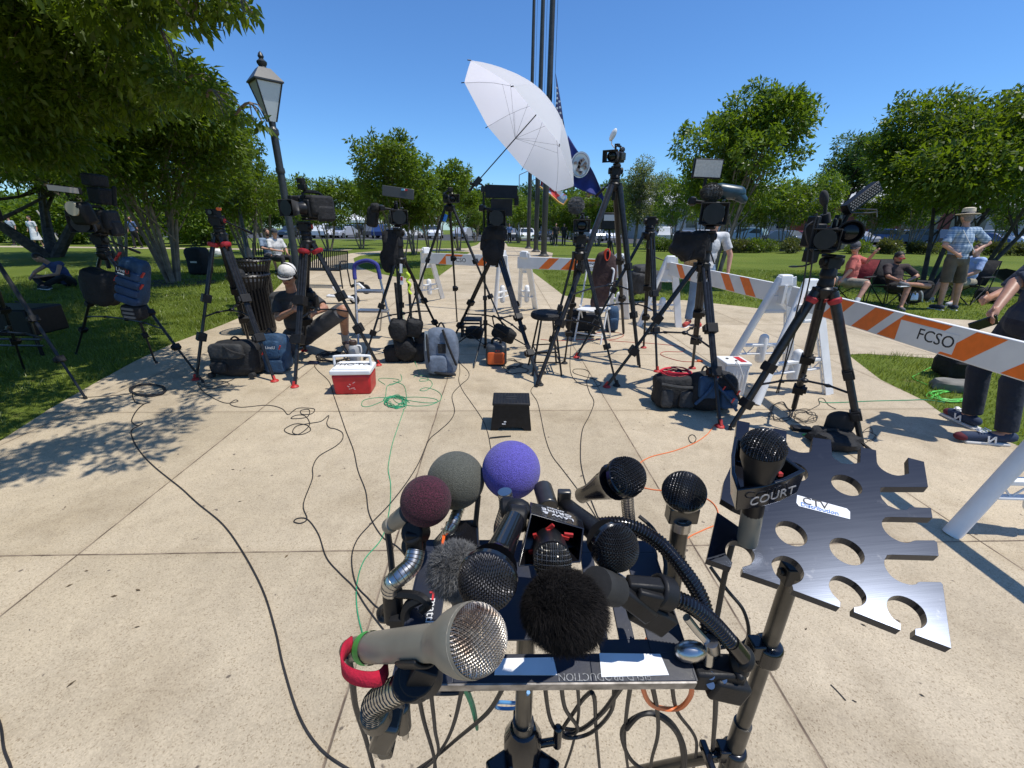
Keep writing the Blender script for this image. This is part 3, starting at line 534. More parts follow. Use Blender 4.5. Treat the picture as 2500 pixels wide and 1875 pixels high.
# ================================================ microphones, tray and mic plate in front of the camera
M['meshblk'] = mat('black_wire_mesh', (.05, .05, .055), .3, .6); M['meshin'] = mat('mesh_lining', (.006, .006, .007), .9)
M['meshsil'] = mat('worn_steel_mesh', (.42, .38, .33), .42, .9, 0, 40, col2=(.20, .11, .07), lo=.3, hi=.5); M['silin'] = mat('grey_mesh_lining', (.11, .095, .08), .8)
M['champ'] = mat('champagne_enamel', (.25, .225, .175), .42, .15, .12, 25, .05, 200); M['gun'] = mat('gunmetal', (.10, .095, .085), .3, .7, .15, 30)
M['tape'] = mat('green_tape', (.06, .38, .07), .6, 0, .15, 40); M['velcro'] = mat('red_hook_and_loop', (.42, .006, .03), .95, 0, .15, 60, .6, 400)
M['foamP'] = mat('purple_foam', (.105, .085, .38), .95, 0, .35, 700, 1., 800, sheen=.15, detail=2, bd=.002); M['foamG'] = mat('grey_foam', (.085, .087, .068), .95, 0, .35, 700, 1., 800, sheen=.1, detail=2, bd=.0015); M['foamM'] = mat('maroon_foam', (.05, .009, .018), .95, 0, .7, 550, 1., 600, sheen=.05, detail=2, bd=.002)
M['furb'] = mat('black_fur', (.012, .010, .009), .85, 0, .5, 30, spec=.2); M['furg'] = mat('grey_fur', (.13, .13, .13), .6, 0, .35, 30)
M['navy'] = mat('dark_blue_painted_steel', (.012, .017, .035), .42, 0, .3, 25, .05, 200, col2=(.02, .022, .03)); M['letter'] = mat('white_ink', (.7, .7, .7), .6); M['ink'] = mat('black_ink', (.02, .02, .02), .6); M['paper'] = mat('white_label', (.75, .76, .78), .5, 0, .05, 30)
def grille(mb, c, ax, r, n=24, wr=None, seg=None, half=1.95, sq=1.0, m=0):
    c = Vector(c); u, v, w = frame(ax); wr = wr or r*.022; seg = seg or n*2
    for fam in (0, 1):
        a, b = (u, v) if fam == 0 else (v, u)
        for i in range(n):
            d = (-1+2*(i+.5)/n)*.985; rr = math.sqrt(1-d*d); pts = []
            for j in range(seg+1):
                t = -half+2*half*j/seg; wv = math.sin(math.pi*(j+i+fam)) if 0 else ((-1)**(j+i+fam))*wr*.8
                R = r+wv; pts.append(c+a*(d*R)+b*(rr*math.sin(t)*R)+w*(rr*math.cos(t)*R*sq))
            mb.tube(pts, wr, 3, m)
def text(s, size, o, right, up, m, parent, name='lettering', ext=.0004, align='CENTER'):
    cu = bpy.data.curves.new(name, 'FONT'); cu.body = s; cu.size = size; cu.extrude = ext; cu.align_x = align; cu.align_y = 'CENTER'; cu.resolution_u = 3
    ob = bpy.data.objects.new('tmp', cu); C0.objects.link(ob); dg = bpy.context.evaluated_depsgraph_get(); me = bpy.data.meshes.new_from_object(ob.evaluated_get(dg)); bpy.data.objects.remove(ob); bpy.data.curves.remove(cu)
    r = Vector(right).normalized(); w = r.cross(Vector(up)).normalized(); u = w.cross(r); me.materials.clear(); me.materials.append(m)
    Mx = rotm(r, u, w).to_4x4(); Mx.translation = Vector(o); me.transform(Mx)
    off = Vector(parent.location) if parent is not None and parent.get('_w', 1) else Vector((0, 0, 0)); me.transform(Matrix.Translation(-off))
    me.name = name; x = bpy.data.objects.new(name, me); C0.objects.link(x); x.parent = parent; return x
def arcshell(mb, o, ax, r, L, th, mid, half, n=16):
    ax = Vector(ax).normalized(); dm = (Vector(mid)-ax*Vector(mid).dot(ax)).normalized(); dm = -dm if dm.z > 0 else dm; s_ = ax.cross(dm); P = []
    for rr in (r, r+th):
        for z in (0, L):
            for i in range(n+1): a = -half/2*1.0+half*i/n; P.append(o+ax*z+(dm*math.cos(a)+s_*math.sin(a))*rr)
    k = n+1; q = []
    for i in range(n): q += [(i, i+1, k+i+1, k+i), (2*k+i, 3*k+i, 3*k+i+1, 2*k+i+1), (i, 2*k+i, 2*k+i+1, i+1), (k+i, k+i+1, 3*k+i+1, 3*k+i)]
    q += [(0, k, 3*k, 2*k), (n, 2*k+n, 3*k+n, k+n)]; mb.add(P, q)
def fur(name, c, r, n, L, m, parent, rot=I3, wd=.0005, seed=3, comb=(0, 0, -.3)):
    rn = np.random.default_rng(seed); d = rn.normal(size=(n, 3)); d /= np.linalg.norm(d, axis=1)[:, None]; R3 = np.array(rot); rr = np.array(r)
    p = (d*rr)@R3.T+np.array(c); nr = (d/rr); nr /= np.linalg.norm(nr, axis=1)[:, None]; nr = nr@R3.T
    clump = np.sin(p*260+rn.normal(0, .4, p.shape)); ax = nr+np.array(comb)+clump*.35+rn.normal(0, .35, (n, 3)); ax /= np.linalg.norm(ax, axis=1)[:, None]
    sd2 = np.cross(ax, rn.normal(size=(n, 3))); sd2 /= np.linalg.norm(sd2, axis=1)[:, None]; ll = (L*rn.uniform(.5, 1.2, n))[:, None]; bend = ax*ll*.5+nr*ll*.1
    a = p-sd2*wd; b = p+sd2*wd; m1 = p+bend; tip = p+ax*ll+np.array(comb)*ll*.4+rn.normal(0, .15, (n, 3))*ll
    v = np.stack([a, b, m1+sd2*wd*.8, m1-sd2*wd*.8, tip, tip+sd2*wd*.3], 1).reshape(-1, 3); k = np.arange(n)[:, None]*6
    f = np.concatenate([k+np.array([[0, 1, 2, 3]]), k+np.array([[3, 2, 5, 4]])]); return npmesh(name, v, f, m, parent, off=parent.location)
def mic(label, hc, tail, r, rb0, rb1, bm, ring=True, n=24, mesh='meshblk', inner='meshin', headsq=1., neck=.75, group=None, hcol='gloss'):
    hc = Vector(hc); tail = Vector(tail); ax = (hc-tail).normalized(); t = thing('microphone', label, 'microphone', tail, group)
    L = (hc-tail).length
    b = MB(); b.lathe([(rb1*.75, 0), (rb1, .004), (rb1*1.02, L*.25), (rb0, L-r*1.5), (rb0*1.05, L-r*1.2), (r*neck, L-r*.85)], tail, ax, 20); b.build('body', bm, t)
    h = MB(); h.ell(hc, (r*.93, r*.93, r*.93*headsq), rotm(*frame(ax)), 20); hd = h.build('grille_head', M[inner], t)
    g = MB(); grille(g, hc, ax, r*.97, n, half=1.75, sq=headsq, wr=r*(.85 if mesh == 'meshsil' else .6)/n); g.build('wire_mesh', M[mesh], hd, off=t.location)
    if ring: k = MB(); k.lathe([(r*.9, -r*.32), (r*1.02, -r*.22), (r*1.03, -r*.02), (r*.97, r*.04)], hc, ax, 28, cap=False); k.build('ring', M[hcol], hd, off=t.location)
    return t
# --- tray on its stand
T4 = [D(957, 1669, .475), D(1700, 1662, .475), D(1588, 1323, .637), D(1038, 1320, .637)]
tu = lambda u, v: (T4[0]*(1-u)+T4[1]*u)*(1-v)+(T4[3]*(1-u)+T4[2]*u)*v
tn = (T4[1]-T4[0]).cross(T4[3]-T4[0]).normalized(); tU = (T4[1]-T4[0]).normalized(); tV = tn.cross(tU)
pc = tu(.5, .5); base = V(pc.x-.018, pc.y, 0)
tr = thing('equipment_tray', 'dark blue slotted metal tray on a light stand holding the crowd of microphones', 'tray', base)
def slab(mb, u0, u1, v0, v1, th=.004):
    q = [tu(u0, v0), tu(u1, v0), tu(u1, v1), tu(u0, v1)]; q2 = [p-tn*th for p in q]; mb.add(q+q2, [(0, 1, 2, 3), (7, 6, 5, 4), (0, 4, 5, 1), (1, 5, 6, 2), (2, 6, 7, 3), (3, 7, 4, 0)])
b = MB()
for r4 in [(0, .125, .16, .9), (.16, .63, .245, .9), (.68, .735, .245, .9), (.775, .83, .245, .9), (.875, 1, .16, .9), (0, .2, 0, .16), (.2, .66, 0, .16), (.66, 1, 0, .16), (0, 1, .9, 1), (.16, .22, .16, .245), (.70, .875, .16, .245)]: slab(b, *r4)
b.build('slotted_top', M['navy'], tr, bevel=.0008)
b = MB(); 
def lip(a, c, dn=.014, th=.002):
    a, c = Vector(a), Vector(c); o = (c-a).normalized().cross(tn)*th; b.add([a+o, c+o, c+o-tn*dn, a+o-tn*dn, a, c, c-tn*dn, a-tn*dn], [(0, 1, 2, 3), (7, 6, 5, 4), (0, 4, 5, 1), (1, 5, 6, 2), (2, 6, 7, 3), (3, 7, 4, 0)])
lip(tu(0, 0)-tV*.0005, tu(1, 0)-tV*.0005); b.build('front_lip', mat('worn_edge_steel', (.30, .28, .26), .4, .6, .4, 60), tr)
b = MB(); lip(tu(1, 0), tu(1, 1)); lip(tu(1, 1), tu(0, 1)); lip(tu(0, 1), tu(0, 0)); b.build('side_lips', M['navy'], tr)
for (u0, u1, v0, v1, dz) in [(.335, .545, .035, .135, .004), (.69, .915, .03, .15, -.008)]:
    b = MB(); q = [tu(u0, v0+dz), tu(u1, v0), tu(u1-.01, v1), tu(u0+.005, v1-dz)]; q = [p+tn*.0012 for p in q]; b.add(q+[p-tn*.0008 for p in q], [(0, 1, 2, 3), (7, 6, 5, 4), (0, 4, 5, 1), (1, 5, 6, 2), (2, 6, 7, 3), (3, 7, 4, 0)]); b.build('white_tape', M['paper'], tr)
tr['_w'] = 1
text('FIELD PRODUCTION', .0115, tu(.70, .026)+tn*.0006, -tU, -tV, mat('chalk', (.25, .25, .25), .9, 0, .5, 300), tr, name='handwriting')
text('matthews', .016, tu(.085, .36)+tn*.0006, (tu(.06, .2)-tu(.06, .6)), tU, M['letter'], tr)
for u_, v_ in ((.075, .63), (.93, .60)):
    b = MB(); 
    for i, (w_, h_, o_) in enumerate([(.010, .004, 0), (.004, .012, -.006), (.007, .003, -.012), (.003, .010, -.018)]): b.box(tu(u_, v_)+tn*.0008+tV*o_+tU*(.002*(i % 2)), (w_, h_, .0006), rotm(tU, tV, tn))
    b.build('red_marking', mat('red_paint', (.6, .03, .04), .5), tr)
colx = V(base.x, base.y, 0); zt = tu(.5, .5).z-.01
b = MB(); b.cyl(colx+V(0, 0, .30), colx+V(0, 0, .9), .0165, n=20); b.cyl(colx+V(0, 0, .88), colx+V(0, 0, zt), .013, n=20); b.cyl(colx+V(0, 0, zt-.02), colx+V(0, 0, zt), .028, n=20); b.build('column', M['gun'], tr)
b = MB(); b.lathe([(.018, .79), (.03, .80), (.03, .86), (.019, .885)], colx, (0, 0, 1), 16)
for i in range(3):
    a = R_(-90+120*i+60); d = V(math.cos(a), math.sin(a), 0); b.box(colx+d*.035+V(0, 0, .815), (.05, .03, .03), rotm(d, V(0, 0, 1).cross(d), V(0, 0, 1)))
b.cyl(colx+V(.02, 0, .84), colx+V(.055, 0, .85), .006); b.cyl(colx+V(.055, 0, .835), colx+V(.055, 0, .885), .007); b.build('leg_collar', M['gloss'], tr, bevel=.004)
for i in range(3):
    a = R_(-90+120*i+60); d = V(math.cos(a), math.sin(a), 0); b = MB(); b.cyl(colx+d*.04+V(0, 0, .81), colx+d*.44+V(0, 0, .015), .0115, n=14); l = b.build('leg', M['gun'], tr); b = MB(); b.cyl(colx+d*.43+V(0, 0, .03), colx+d*.445+V(0, 0, .0), .014, n=12); b.build('rubber_foot', M['rubber'], l, off=tr.location)
    b = MB(); b.cyl(colx+d*.235+V(0, 0, .42), colx+V(0, 0, .33), .005, n=8); b.build('brace', M['gun'], tr)
# --- perforated microphone plate
PN = Vector((-.12, -.32, math.sqrt(1-.12**2-.32**2))); PO = D(2060, 1280, .55); pu = Vector((0, 1, 0)).cross(PN).normalized(); pvv = PN.cross(pu)
def PP(q): d = ray(*q); t = (PO-CAM).dot(PN)/d.dot(PN); return CAM+d*t
def P2d(q): p = PP(q)-PO; return (p.dot(pu), p.dot(pvv))
outl = [(1800, 1026), (1831, 1032), (1827, 1060), (1850, 1075), (1880, 1072), (1890, 1045), (1921, 1052), (1920, 1076), (1922, 1086), (1931, 1097), (1951, 1104), (1974, 1104), (1981, 1098), (1985, 1068), (2029, 1074), (2031, 1107), (2037, 1119), (2055, 1131), (2078, 1133), (2100, 1129), (2102, 1091), (2139, 1099), (2141, 1128), (2152, 1144), (2172, 1156), (2193, 1161), (2212, 1158), (2219, 1156), (2217, 1117), (2256, 1127), (2266, 1189), (2160, 1189), (2150, 1196), (2149, 1204), (2154, 1218), (2168, 1234), (2191, 1243), (2213, 1244), (2225, 1238), (2273, 1240), (2277, 1264), (2174, 1262), (2158, 1267), (2153, 1277), (2158, 1292), (2172, 1308), (2195, 1321), (2217, 1325), (2236, 1319), (2281, 1319), (2288, 1324), (2292, 1357), (2178, 1354), (2164, 1360), (2159, 1371), (2162, 1386), (2176, 1406), (2197, 1420), (2221, 1427), (2236, 1426), (2247, 1420), (2297, 1421), (2302, 1427), (2323, 1583), (2235, 1550), (2235, 1535), (2248, 1534), (2260, 1525), (2263, 1511), (2254, 1488), (2232, 1468), (2205, 1456), (2184, 1455), (2170, 1462), (2165, 1476), (2170, 1494), (2182, 1511), (2199, 1523), (2199, 1539), (2085, 1494), (2085, 1482), (2098, 1481), (2112, 1471), (2115, 1457), (2107, 1441), (2088, 1422), (2061, 1408), (2041, 1406), (2029, 1414), (2024, 1429), (2031, 1447), (2043, 1461), (2052, 1470), (2051, 1483), (1937, 1441), (1934, 1428), (1945, 1424), (1958, 1415), (1963, 1399), (1954, 1380), (1937, 1365), (1913, 1357), (1893, 1362), (1884, 1373), (1887, 1389), (1895, 1404), (1905, 1415), (1904, 1428), (1813, 1397), (1813, 1384), (1830, 1379), (1841, 1365), (1840, 1349), (1828, 1332), (1811, 1323), (1789, 1320), (1776, 1328), (1771, 1341), (1775, 1358), (1788, 1373), (1785, 1386), (1725, 1365), (1751, 1250), (1795, 1280), (1808, 1290), (1823, 1296), (1839, 1296), (1849, 1288), (1853, 1277), (1847, 1263), (1835, 1254), (1812, 1246), (1790, 1236), (1760, 1218), (1767, 1176), (1788, 1130)]
H1 = [(1894, 1290), (1904, 1277), (1922, 1273), (1945, 1278), (1964, 1296), (1970, 1313), (1962, 1329), (1941, 1332), (1916, 1325), (1899, 1309)]
H2 = [(2030, 1177), (2037, 1162), (2057, 1158), (2082, 1167), (2100, 1183), (2105, 1195), (2100, 1208), (2082, 1211), (2055, 1203), (2035, 1189)]
H3 = [(2026, 1333), (2031, 1318), (2047, 1313), (2072, 1318), (2096, 1337), (2111, 1357), (2107, 1374), (2084, 1380), (2055, 1369), (2033, 1351)]
def circ(h, r=None):
    a = np.array([P2d(q) for q in h]); A = np.c_[2*a, np.ones(len(a))]; c = np.linalg.lstsq(A, (a**2).sum(1), rcond=None)[0]; rr = math.sqrt(c[2]+c[0]**2+c[1]**2); return c[0], c[1], r or rr
holes = [circ(H1), circ(H2), circ(H3)]; c4 = P2d((1938, 1150)); holes.append((c4[0], c4[1], holes[1][2]))
rm = sum(h[2] for h in holes)/4
def smooth_poly(P):
    n = len(P); P = [Vector(p) for p in P]; tn_ = []
    for i in range(n):
        a = P[i]-P[i-1]; b_ = P[(i+1) % n]-P[i]; tn_.append(abs(a.angle(b_)) if a.length > 1e-7 and b_.length > 1e-7 else 3)
    out = []
    for i in range(n):
        out.append(P[i]); j = (i+1) % n
        if tn_[i] < .75 and tn_[j] < .75 and (P[j]-P[i]).length < .014:
            a, b_, c, d = P[i-1], P[i], P[j], P[(j+1) % n]
            for t in (.33, .67): out.append(.5*((2*b_)+(c-a)*t+(2*a-5*b_+4*c-d)*t*t+(3*b_-a-3*c+d)*t**3))
    return [tuple(p) for p in out]
bm = bmesh.new(); loops = [smooth_poly([P2d(q) for q in outl])]+[[(x+rm*math.cos(-2*math.pi*i/28), y+rm*math.sin(-2*math.pi*i/28)) for i in range(28)] for x, y, _ in holes]
eds = []
for lp_ in loops:
    vs = [bm.verts.new((x, y, 0)) for x, y in lp_]; eds += [bm.edges.new((vs[i], vs[(i+1) % len(vs)])) for i in range(len(vs))]
bmesh.ops.triangle_fill(bm, use_beauty=True, use_dissolve=False, edges=eds, normal=(0, 0, 1))
ex = bmesh.ops.extrude_face_region(bm, geom=bm.faces[:]); bmesh.ops.translate(bm, verts=[g for g in ex['geom'] if isinstance(g, bmesh.types.BMVert)], vec=(0, 0, -.0125)); bmesh.ops.recalc_face_normals(bm, faces=bm.faces)
me = bpy.data.meshes.new('plate'); bm.to_mesh(me); bm.free()
pm = bpy.data.materials.new('scuffed_anodised_plate'); pm.use_nodes = True; t_ = pm.node_tree; bs_ = t_.nodes['Principled BSDF']; bs_.inputs['Base Color'].default_value = (.05, .055, .07, 1); bs_.inputs['Metallic'].default_value = .9
tc = t_.nodes.new('ShaderNodeTexCoord'); n1 = t_.nodes.new('ShaderNodeTexNoise'); mp = t_.nodes.new('ShaderNodeMapping'); mp.inputs['Rotation'].default_value = (0, 0, R_(20)); mp.inputs['Scale'].default_value = (6, 160, 1); t_.links.new(tc.outputs['Object'], mp.inputs[0]); t_.links.new(mp.outputs[0], n1.inputs['Vector']); n1.inputs['Scale'].default_value = 2
n2 = t_.nodes.new('ShaderNodeTexNoise'); n2.inputs['Scale'].default_value = 28; n2.inputs['Detail'].default_value = 8; n2.inputs['Roughness'].default_value = .75; t_.links.new(tc.outputs['Object'], n2.inputs['Vector'])
r1 = t_.nodes.new('ShaderNodeMapRange'); r1.inputs['To Min'].default_value = .205; r1.inputs['To Max'].default_value = .245; t_.links.new(n1.outputs[0], r1.inputs[0]); t_.links.new(r1.outputs[0], bs_.inputs['Roughness'])
rr_ = t_.nodes.new('ShaderNodeValToRGB'); rr_.color_ramp.elements[0].position = .60; rr_.color_ramp.elements[1].position = .85; rr_.color_ramp.elements[0].color = (.036, .042, .058, 1); rr_.color_ramp.elements[1].color = (.11, .115, .13, 1); t_.links.new(n2.outputs[0], rr_.inputs[0]); t_.links.new(rr_.outputs[0], bs_.inputs['Base Color'])
bpn = t_.nodes.new('ShaderNodeBump'); bpn.inputs['Strength'].default_value = .018; bpn.inputs['Distance'].default_value = .001; t_.links.new(n1.outputs[0], bpn.inputs['Height']); t_.links.new(bpn.outputs[0], bs_.inputs['Normal'])
me.materials.append(pm); Mx = rotm(pu, pvv, PN).to_4x4(); Mx.translation = PO
ptop = D(1930, 1415, .6); pb = V(ptop.x, ptop.y, 0)
pt = thing('microphone_plate', 'thick black metal plate with round holes and slots on its own stand', 'microphone plate', pb)
me.transform(Matrix.Translation(-pb) @ Mx); po_ = bpy.data.objects.new('plate', me); C0.objects.link(po_); po_.parent = pt
bv = po_.modifiers.new('b', 'BEVEL'); bv.width = .0006; bv.segments = 2; bv.limit_method = 'ANGLE'; bv.angle_limit = R_(50)
st = [P2d(q) for q in [(1946, 1209), (2067, 1242), (2075, 1250), (2075, 1268), (1950, 1236), (1944, 1228)]]; b = MB(); b.prism(st, PO+PN*.0006, pu, pvv, PN, .0005); b.build('paper_label', M['paper'], pt)
stc = PP((2003, 1240)); sdir = PP((2040, 1249))-PP((1970, 1231)); text('CTV', .016, PP((1990, 1230))+PN*.0009, sdir, PN.cross(sdir), M['ink'], pt, name='handwriting'); text('Distribution', .009, PP((2000, 1243))+PN*.0009, sdir, PN.cross(sdir), mat('blue_ink', (.1, .25, .6), .6), pt)
b = MB(); b.cyl(pb+V(0, 0, .78), V(pb.x, pb.y, ptop.z+.01), .0115, n=20); b.cyl(pb+V(0, 0, .12), pb+V(0, 0, .82), .0145, n=20); b.build('pole', M['gun'], pt)
zk = Yw(1860, 1590, pb.y).z; zk2 = Yw(1785, 1840, pb.y).z
for z in (zk, zk2):
    b = MB(); b.lathe([(.017, -.02), (.021, -.016), (.021, .016), (.015, .02)], pb+V(0, 0, z), (0, 0, 1), 18); b.cyl(pb+V(-.02, 0, z), pb+V(-.042, -.004, z), .006); b.box(pb+V(-.046, -.004, z-.004), (.012, .05, .016)); b.box(pb+V(-.02, 0, z+.008), (.02, .024, .03)); b.build('locking_collar', M['gloss'], pt, bevel=.003)
b = MB(); b.box(V(pb.x, pb.y, ptop.z+.012), (.03, .022, .03)); b.cyl(V(pb.x-.02, pb.y, ptop.z+.015), V(pb.x+.03, pb.y, ptop.z+.01), .006); b.build('tilt_bracket', M['black'], pt, bevel=.002)
for i in range(3):
    a = R_(-100+120*i); d = V(math.cos(a), math.sin(a), 0); b = MB(); b.cyl(pb+d*.02+V(0, 0, zk2-.03), pb+d*.42+V(0, 0, .012), .010, n=12); l = b.build('leg', M['gun'], pt); b = MB(); b.cyl(pb+d*.41+V(0, 0, .03), pb+d*.425, .013); b.build('rubber_foot', M['rubber'], l, off=pt.location)
# --- microphones
t = mic('large silver reporter microphone with a worn steel grille, nearest the camera', D(1158, 1560, .30), D(886, 1583, .40), .0240, .0140, .0132, M['champ'], n=42, mesh='meshsil', inner='silin', neck=.8, hcol='champ')
hc, tl = D(1158, 1560, .30), D(886, 1583, .40); ax = (hc-tl).normalized()
b = MB(); b.lathe([(.0141, .006), (.0142, .017)], tl, ax, 24, cap=False); b.build('green_tape', M['tape'], t)
b = MB(); b.lathe([(.0145, -.046), (.0165, -.036), (.0215, -.024), (.0243, -.012), (.0247, -.002), (.0240, .003)], hc, ax, 30, cap=False); b.build('collar', M['champ'], t)
b = MB(); b.lathe([(.0075, -.034), (.0098, -.03), (.0102, -.02), (.011, -.018), (.011, -.004), (.012, 0)], tl, ax, 18); b.build('plug', M['gun'], t)
b = MB(); u_, v_, w_ = frame(ax)
pts = [D(858, 1570, .395), D(838, 1590, .38), D(832, 1625, .37), D(850, 1648, .36), D(890, 1660, .355), D(930, 1655, .36), D(948, 1628, .375), D(940, 1612, .39)]; pts = spline(pts, 5)
vs = []; 
for p in pts: vs += [p+V(-.001, .003, .0055), p-V(-.001, .003, .0055)]
n = len(pts); b.add(vs, [(2*i, 2*i+2, 2*i+3, 2*i+1) for i in range(n-1)]); o_ = b.build('strap', M['velcro'], t); sm = o_.modifiers.new('s', 'SOLIDIFY'); sm.thickness = .0018
def ribneck(mb, pts, r, pitch=.0048, m=0, rm=None):
    P = spline(pts, 24); L = sum((P[i+1]-P[i]).length for i in range(len(P)-1)); N = int(L/pitch*4); Q = []; acc = 0; step = L/N; i = 0; rem = 0; Q = [P[0]]; d = 0
    for i in range(len(P)-1):
        s_ = (P[i+1]-P[i]).length
        while d+s_ >= step*len(Q) and len(Q) < N: Q.append(P[i].lerp(P[i+1], (step*len(Q)-d)/s_))
        d += s_
    mb.tube(Q[::2]+[Q[-1]], r, 14, m)
    for k in range(1, len(Q)-1, 4):
        u, v, w = frame(Q[k+1]-Q[k-1]); mb.tube([Q[k]+u*math.cos(x*math.pi/7)*r*1.02+v*math.sin(x*math.pi/7)*r*1.02 for x in range(14)], pitch*(.09 if rm is not None else .3), 4, m if rm is None else rm, closed=True)
b = MB(); ribneck(b, [D(1003, 1668, .36), D(960, 1690, .37), D(918, 1716, .385), D(912, 1745, .40)], .0115, rm=1); b.build('gooseneck', [M['chrome'], M['gun']], t)
b = MB(); f = rotm(*frame(ax)); pcl = hc-ax*.075
arcshell(b, pcl-ax*.014, ax, .0145, .030, .003, (hc-D(1158, 1600, .30)), 2.3); b.box(D(1030, 1642, .355), (.022, .02, .035), rotm(*frame(D(1030, 1620, .35)-D(1000, 1672, .36)))); b.cyl(D(1018, 1648, .35), D(1040, 1656, .38), .016, n=20); b.cyl(D(1000, 1662, .348), D(1022, 1668, .375), .015, n=20); b.build('mic_clip', M['plastic'], t, bevel=.002)
b = MB(); b.cyl(D(912, 1735, .40), D(925, 1760, .41), .0145); b.box(D(945, 1775, .43), (.022, .03, .045), RY(.35)); b.box(D(935, 1805, .45), (.016, .02, .04), RY(-.2)); b.cyl(D(980, 1720, .45), D(985, 1780, .47), .009); b.build('clamp', M['gun'], t, bevel=.004)
b = MB(); b.cyl(D(925, 1815, .455), D(922, 1838, .46), .005); b.cyl(D(940, 1815, .455), D(940, 1838, .46), .005); b.cyl(D(988, 1770, .47), D(990, 1800, .475), .004); b.box(D(930, 1790, .443), (.007, .004, .022), RY(-.3), 1); b.build('copper_tape', [M['chrome'], M['orange']], t)
# black ball mic pointing at us
t = mic('big black ball microphone slanting down behind the silver one', D(1190, 1415, .37), D(1256, 1268, .475), .0262, .0145, .0125, M['gloss'], n=26, neck=.85)
b = MB(); b.cyl(D(1238, 1262, .49), D(1285, 1268, .49), .0155, n=18); b.cyl(D(1222, 1242, .51), D(1258, 1238, .51), .013, n=18); b.ell(D(1262, 1245, .505), (.018, .014, .014)); b.cyl(D(1278, 1240, .50), D(1284, 1262, .49), .008); b.build('swivel_clip', M['plastic'], t, bevel=.004)
b = MB(); ribneck(b, [D(1232, 1200, .53), D(1236, 1240, .54), D(1222, 1290, .56), D(1225, 1325, .60)], .009, rm=1); b.build('gooseneck', [M['chrome'], M['gun']], t)
# furry ones
t = thing('microphone', 'grey furry windscreen microphone between the maroon ball and the black ball mic', 'microphone', D(1120, 1395, .45)); b = MB(); b.ell(D(1112, 1390, .45), (.026, .026, .025)); b.build('foam_core', M['furg'], t); fur('fur', D(1112, 1390, .45), (.025, .025, .025), 20000, .0075, M['furg'], t, wd=.00022, seed=5); b = MB(); b.cyl(D(1110, 1440, .45), D(1150, 1500, .52), .011); b.build('body', M['black'], t)
t = thing('microphone', 'shaggy black furry windscreen microphone at the front centre', 'microphone', D(1380, 1490, .38)); b = MB(); b.ell(D(1375, 1484, .38), (.034, .031, .027)); b.build('foam_core', M['meshin'], t); fur('fur', D(1375, 1484, .38), (.033, .031, .026), 46000, .0085, M['furb'], t, wd=.00020, seed=6, comb=(.35, -.2, -.55))
b = MB(); b.cyl(D(1455, 1425, .42), D(1500, 1440, .45), .017, n=18); b.build('rubber_collar', M['rubber'], t)
b = MB(); b.cyl(D(1372, 1500, .41), D(1368, 1530, .45), .010); b.build('body', M['black'], t)
# law & crime cube
t = thing('microphone', 'small black microphone inside a square box flag lettered LAW & CRIME', 'microphone', D(1350, 1330, .50))
fr = [D(1295, 1252, .475), D(1427, 1290, .475), D(1418, 1374, .44), D(1264, 1384, .44)]; bk = [D(1294, 1225, .53), D(1420, 1256, .53), D(1405, 1340, .50), D(1275, 1345, .50)]
b = MB(); cf = sum(fr, V(0, 0, 0))/4; cb = sum(bk, V(0, 0, 0))/4; fi = [cf+(p-cf)*.93 for p in fr]; bi = [cb+(p-cb)*.93 for p in bk]
b.add(fr+bk+fi+bi, [(0, 1, 5, 4), (1, 2, 6, 5), (2, 3, 7, 6), (3, 0, 4, 7), (8, 12, 13, 9), (9, 13, 14, 10), (10, 14, 15, 11), (11, 15, 12, 8), (0, 8, 9, 1), (1, 9, 10, 2), (2, 10, 11, 3), (3, 11, 8, 0), (4, 5, 13, 12), (5, 6, 14, 13), (6, 7, 15, 14), (7, 4, 12, 15), (15, 14, 13, 12)]); b.build('box_flag', M['gloss'], t, bevel=.0015)
rt = (fr[0]-fr[1]).normalized(); nn = (fr[1]-fr[0]).cross(bk[0]-fr[0]).normalized(); nn = nn if nn.z > 0 else -nn; upv = nn.cross(rt); mc = (fr[0]+fr[1]+bk[0]+bk[1])/4
dn = (mc-(bk[0]+bk[1])/2).normalized()
text('LAW &', .0125, mc+nn*.0012+upv*.0125, rt, upv, M['letter'], t); text('CRIME', .0135, mc+nn*.0012-upv*.0030, rt, upv, M['letter'], t); text('NETWORK', .0045, mc+nn*.0012-upv*.0165, rt, upv, M['letter'], t)
h = D(1349, 1372, .415); tlb = D(1335, 1300, .52); ax = (h-tlb).normalized(); b = MB(); b.lathe([(.012, 0), (.0145, .02), (.0185, .05), (.0195, (h-tlb).length-.004)], tlb, ax, 24); b.build('body', M['black'], t)
b = MB(); b.ell(h, (.0185, .0185, .010), rotm(*frame(ax)), 20); hd = b.build('grille_head', M['meshin'], t); b = MB(); grille(b, h, ax, .0188, 17, wr=.0005, half=1.5, sq=.57); b.build('wire_mesh', M['gun'], hd, off=t.location)
b = MB()
for px, py in [(1308, 1312), (1340, 1302), (1343, 1288), (1378, 1312), (1388, 1306), (1302, 1345)]: b.box(D(px, py, .465), (.004, .003, .010), RY(px*.3))
b.build('red_padding', M['redrub'], t)
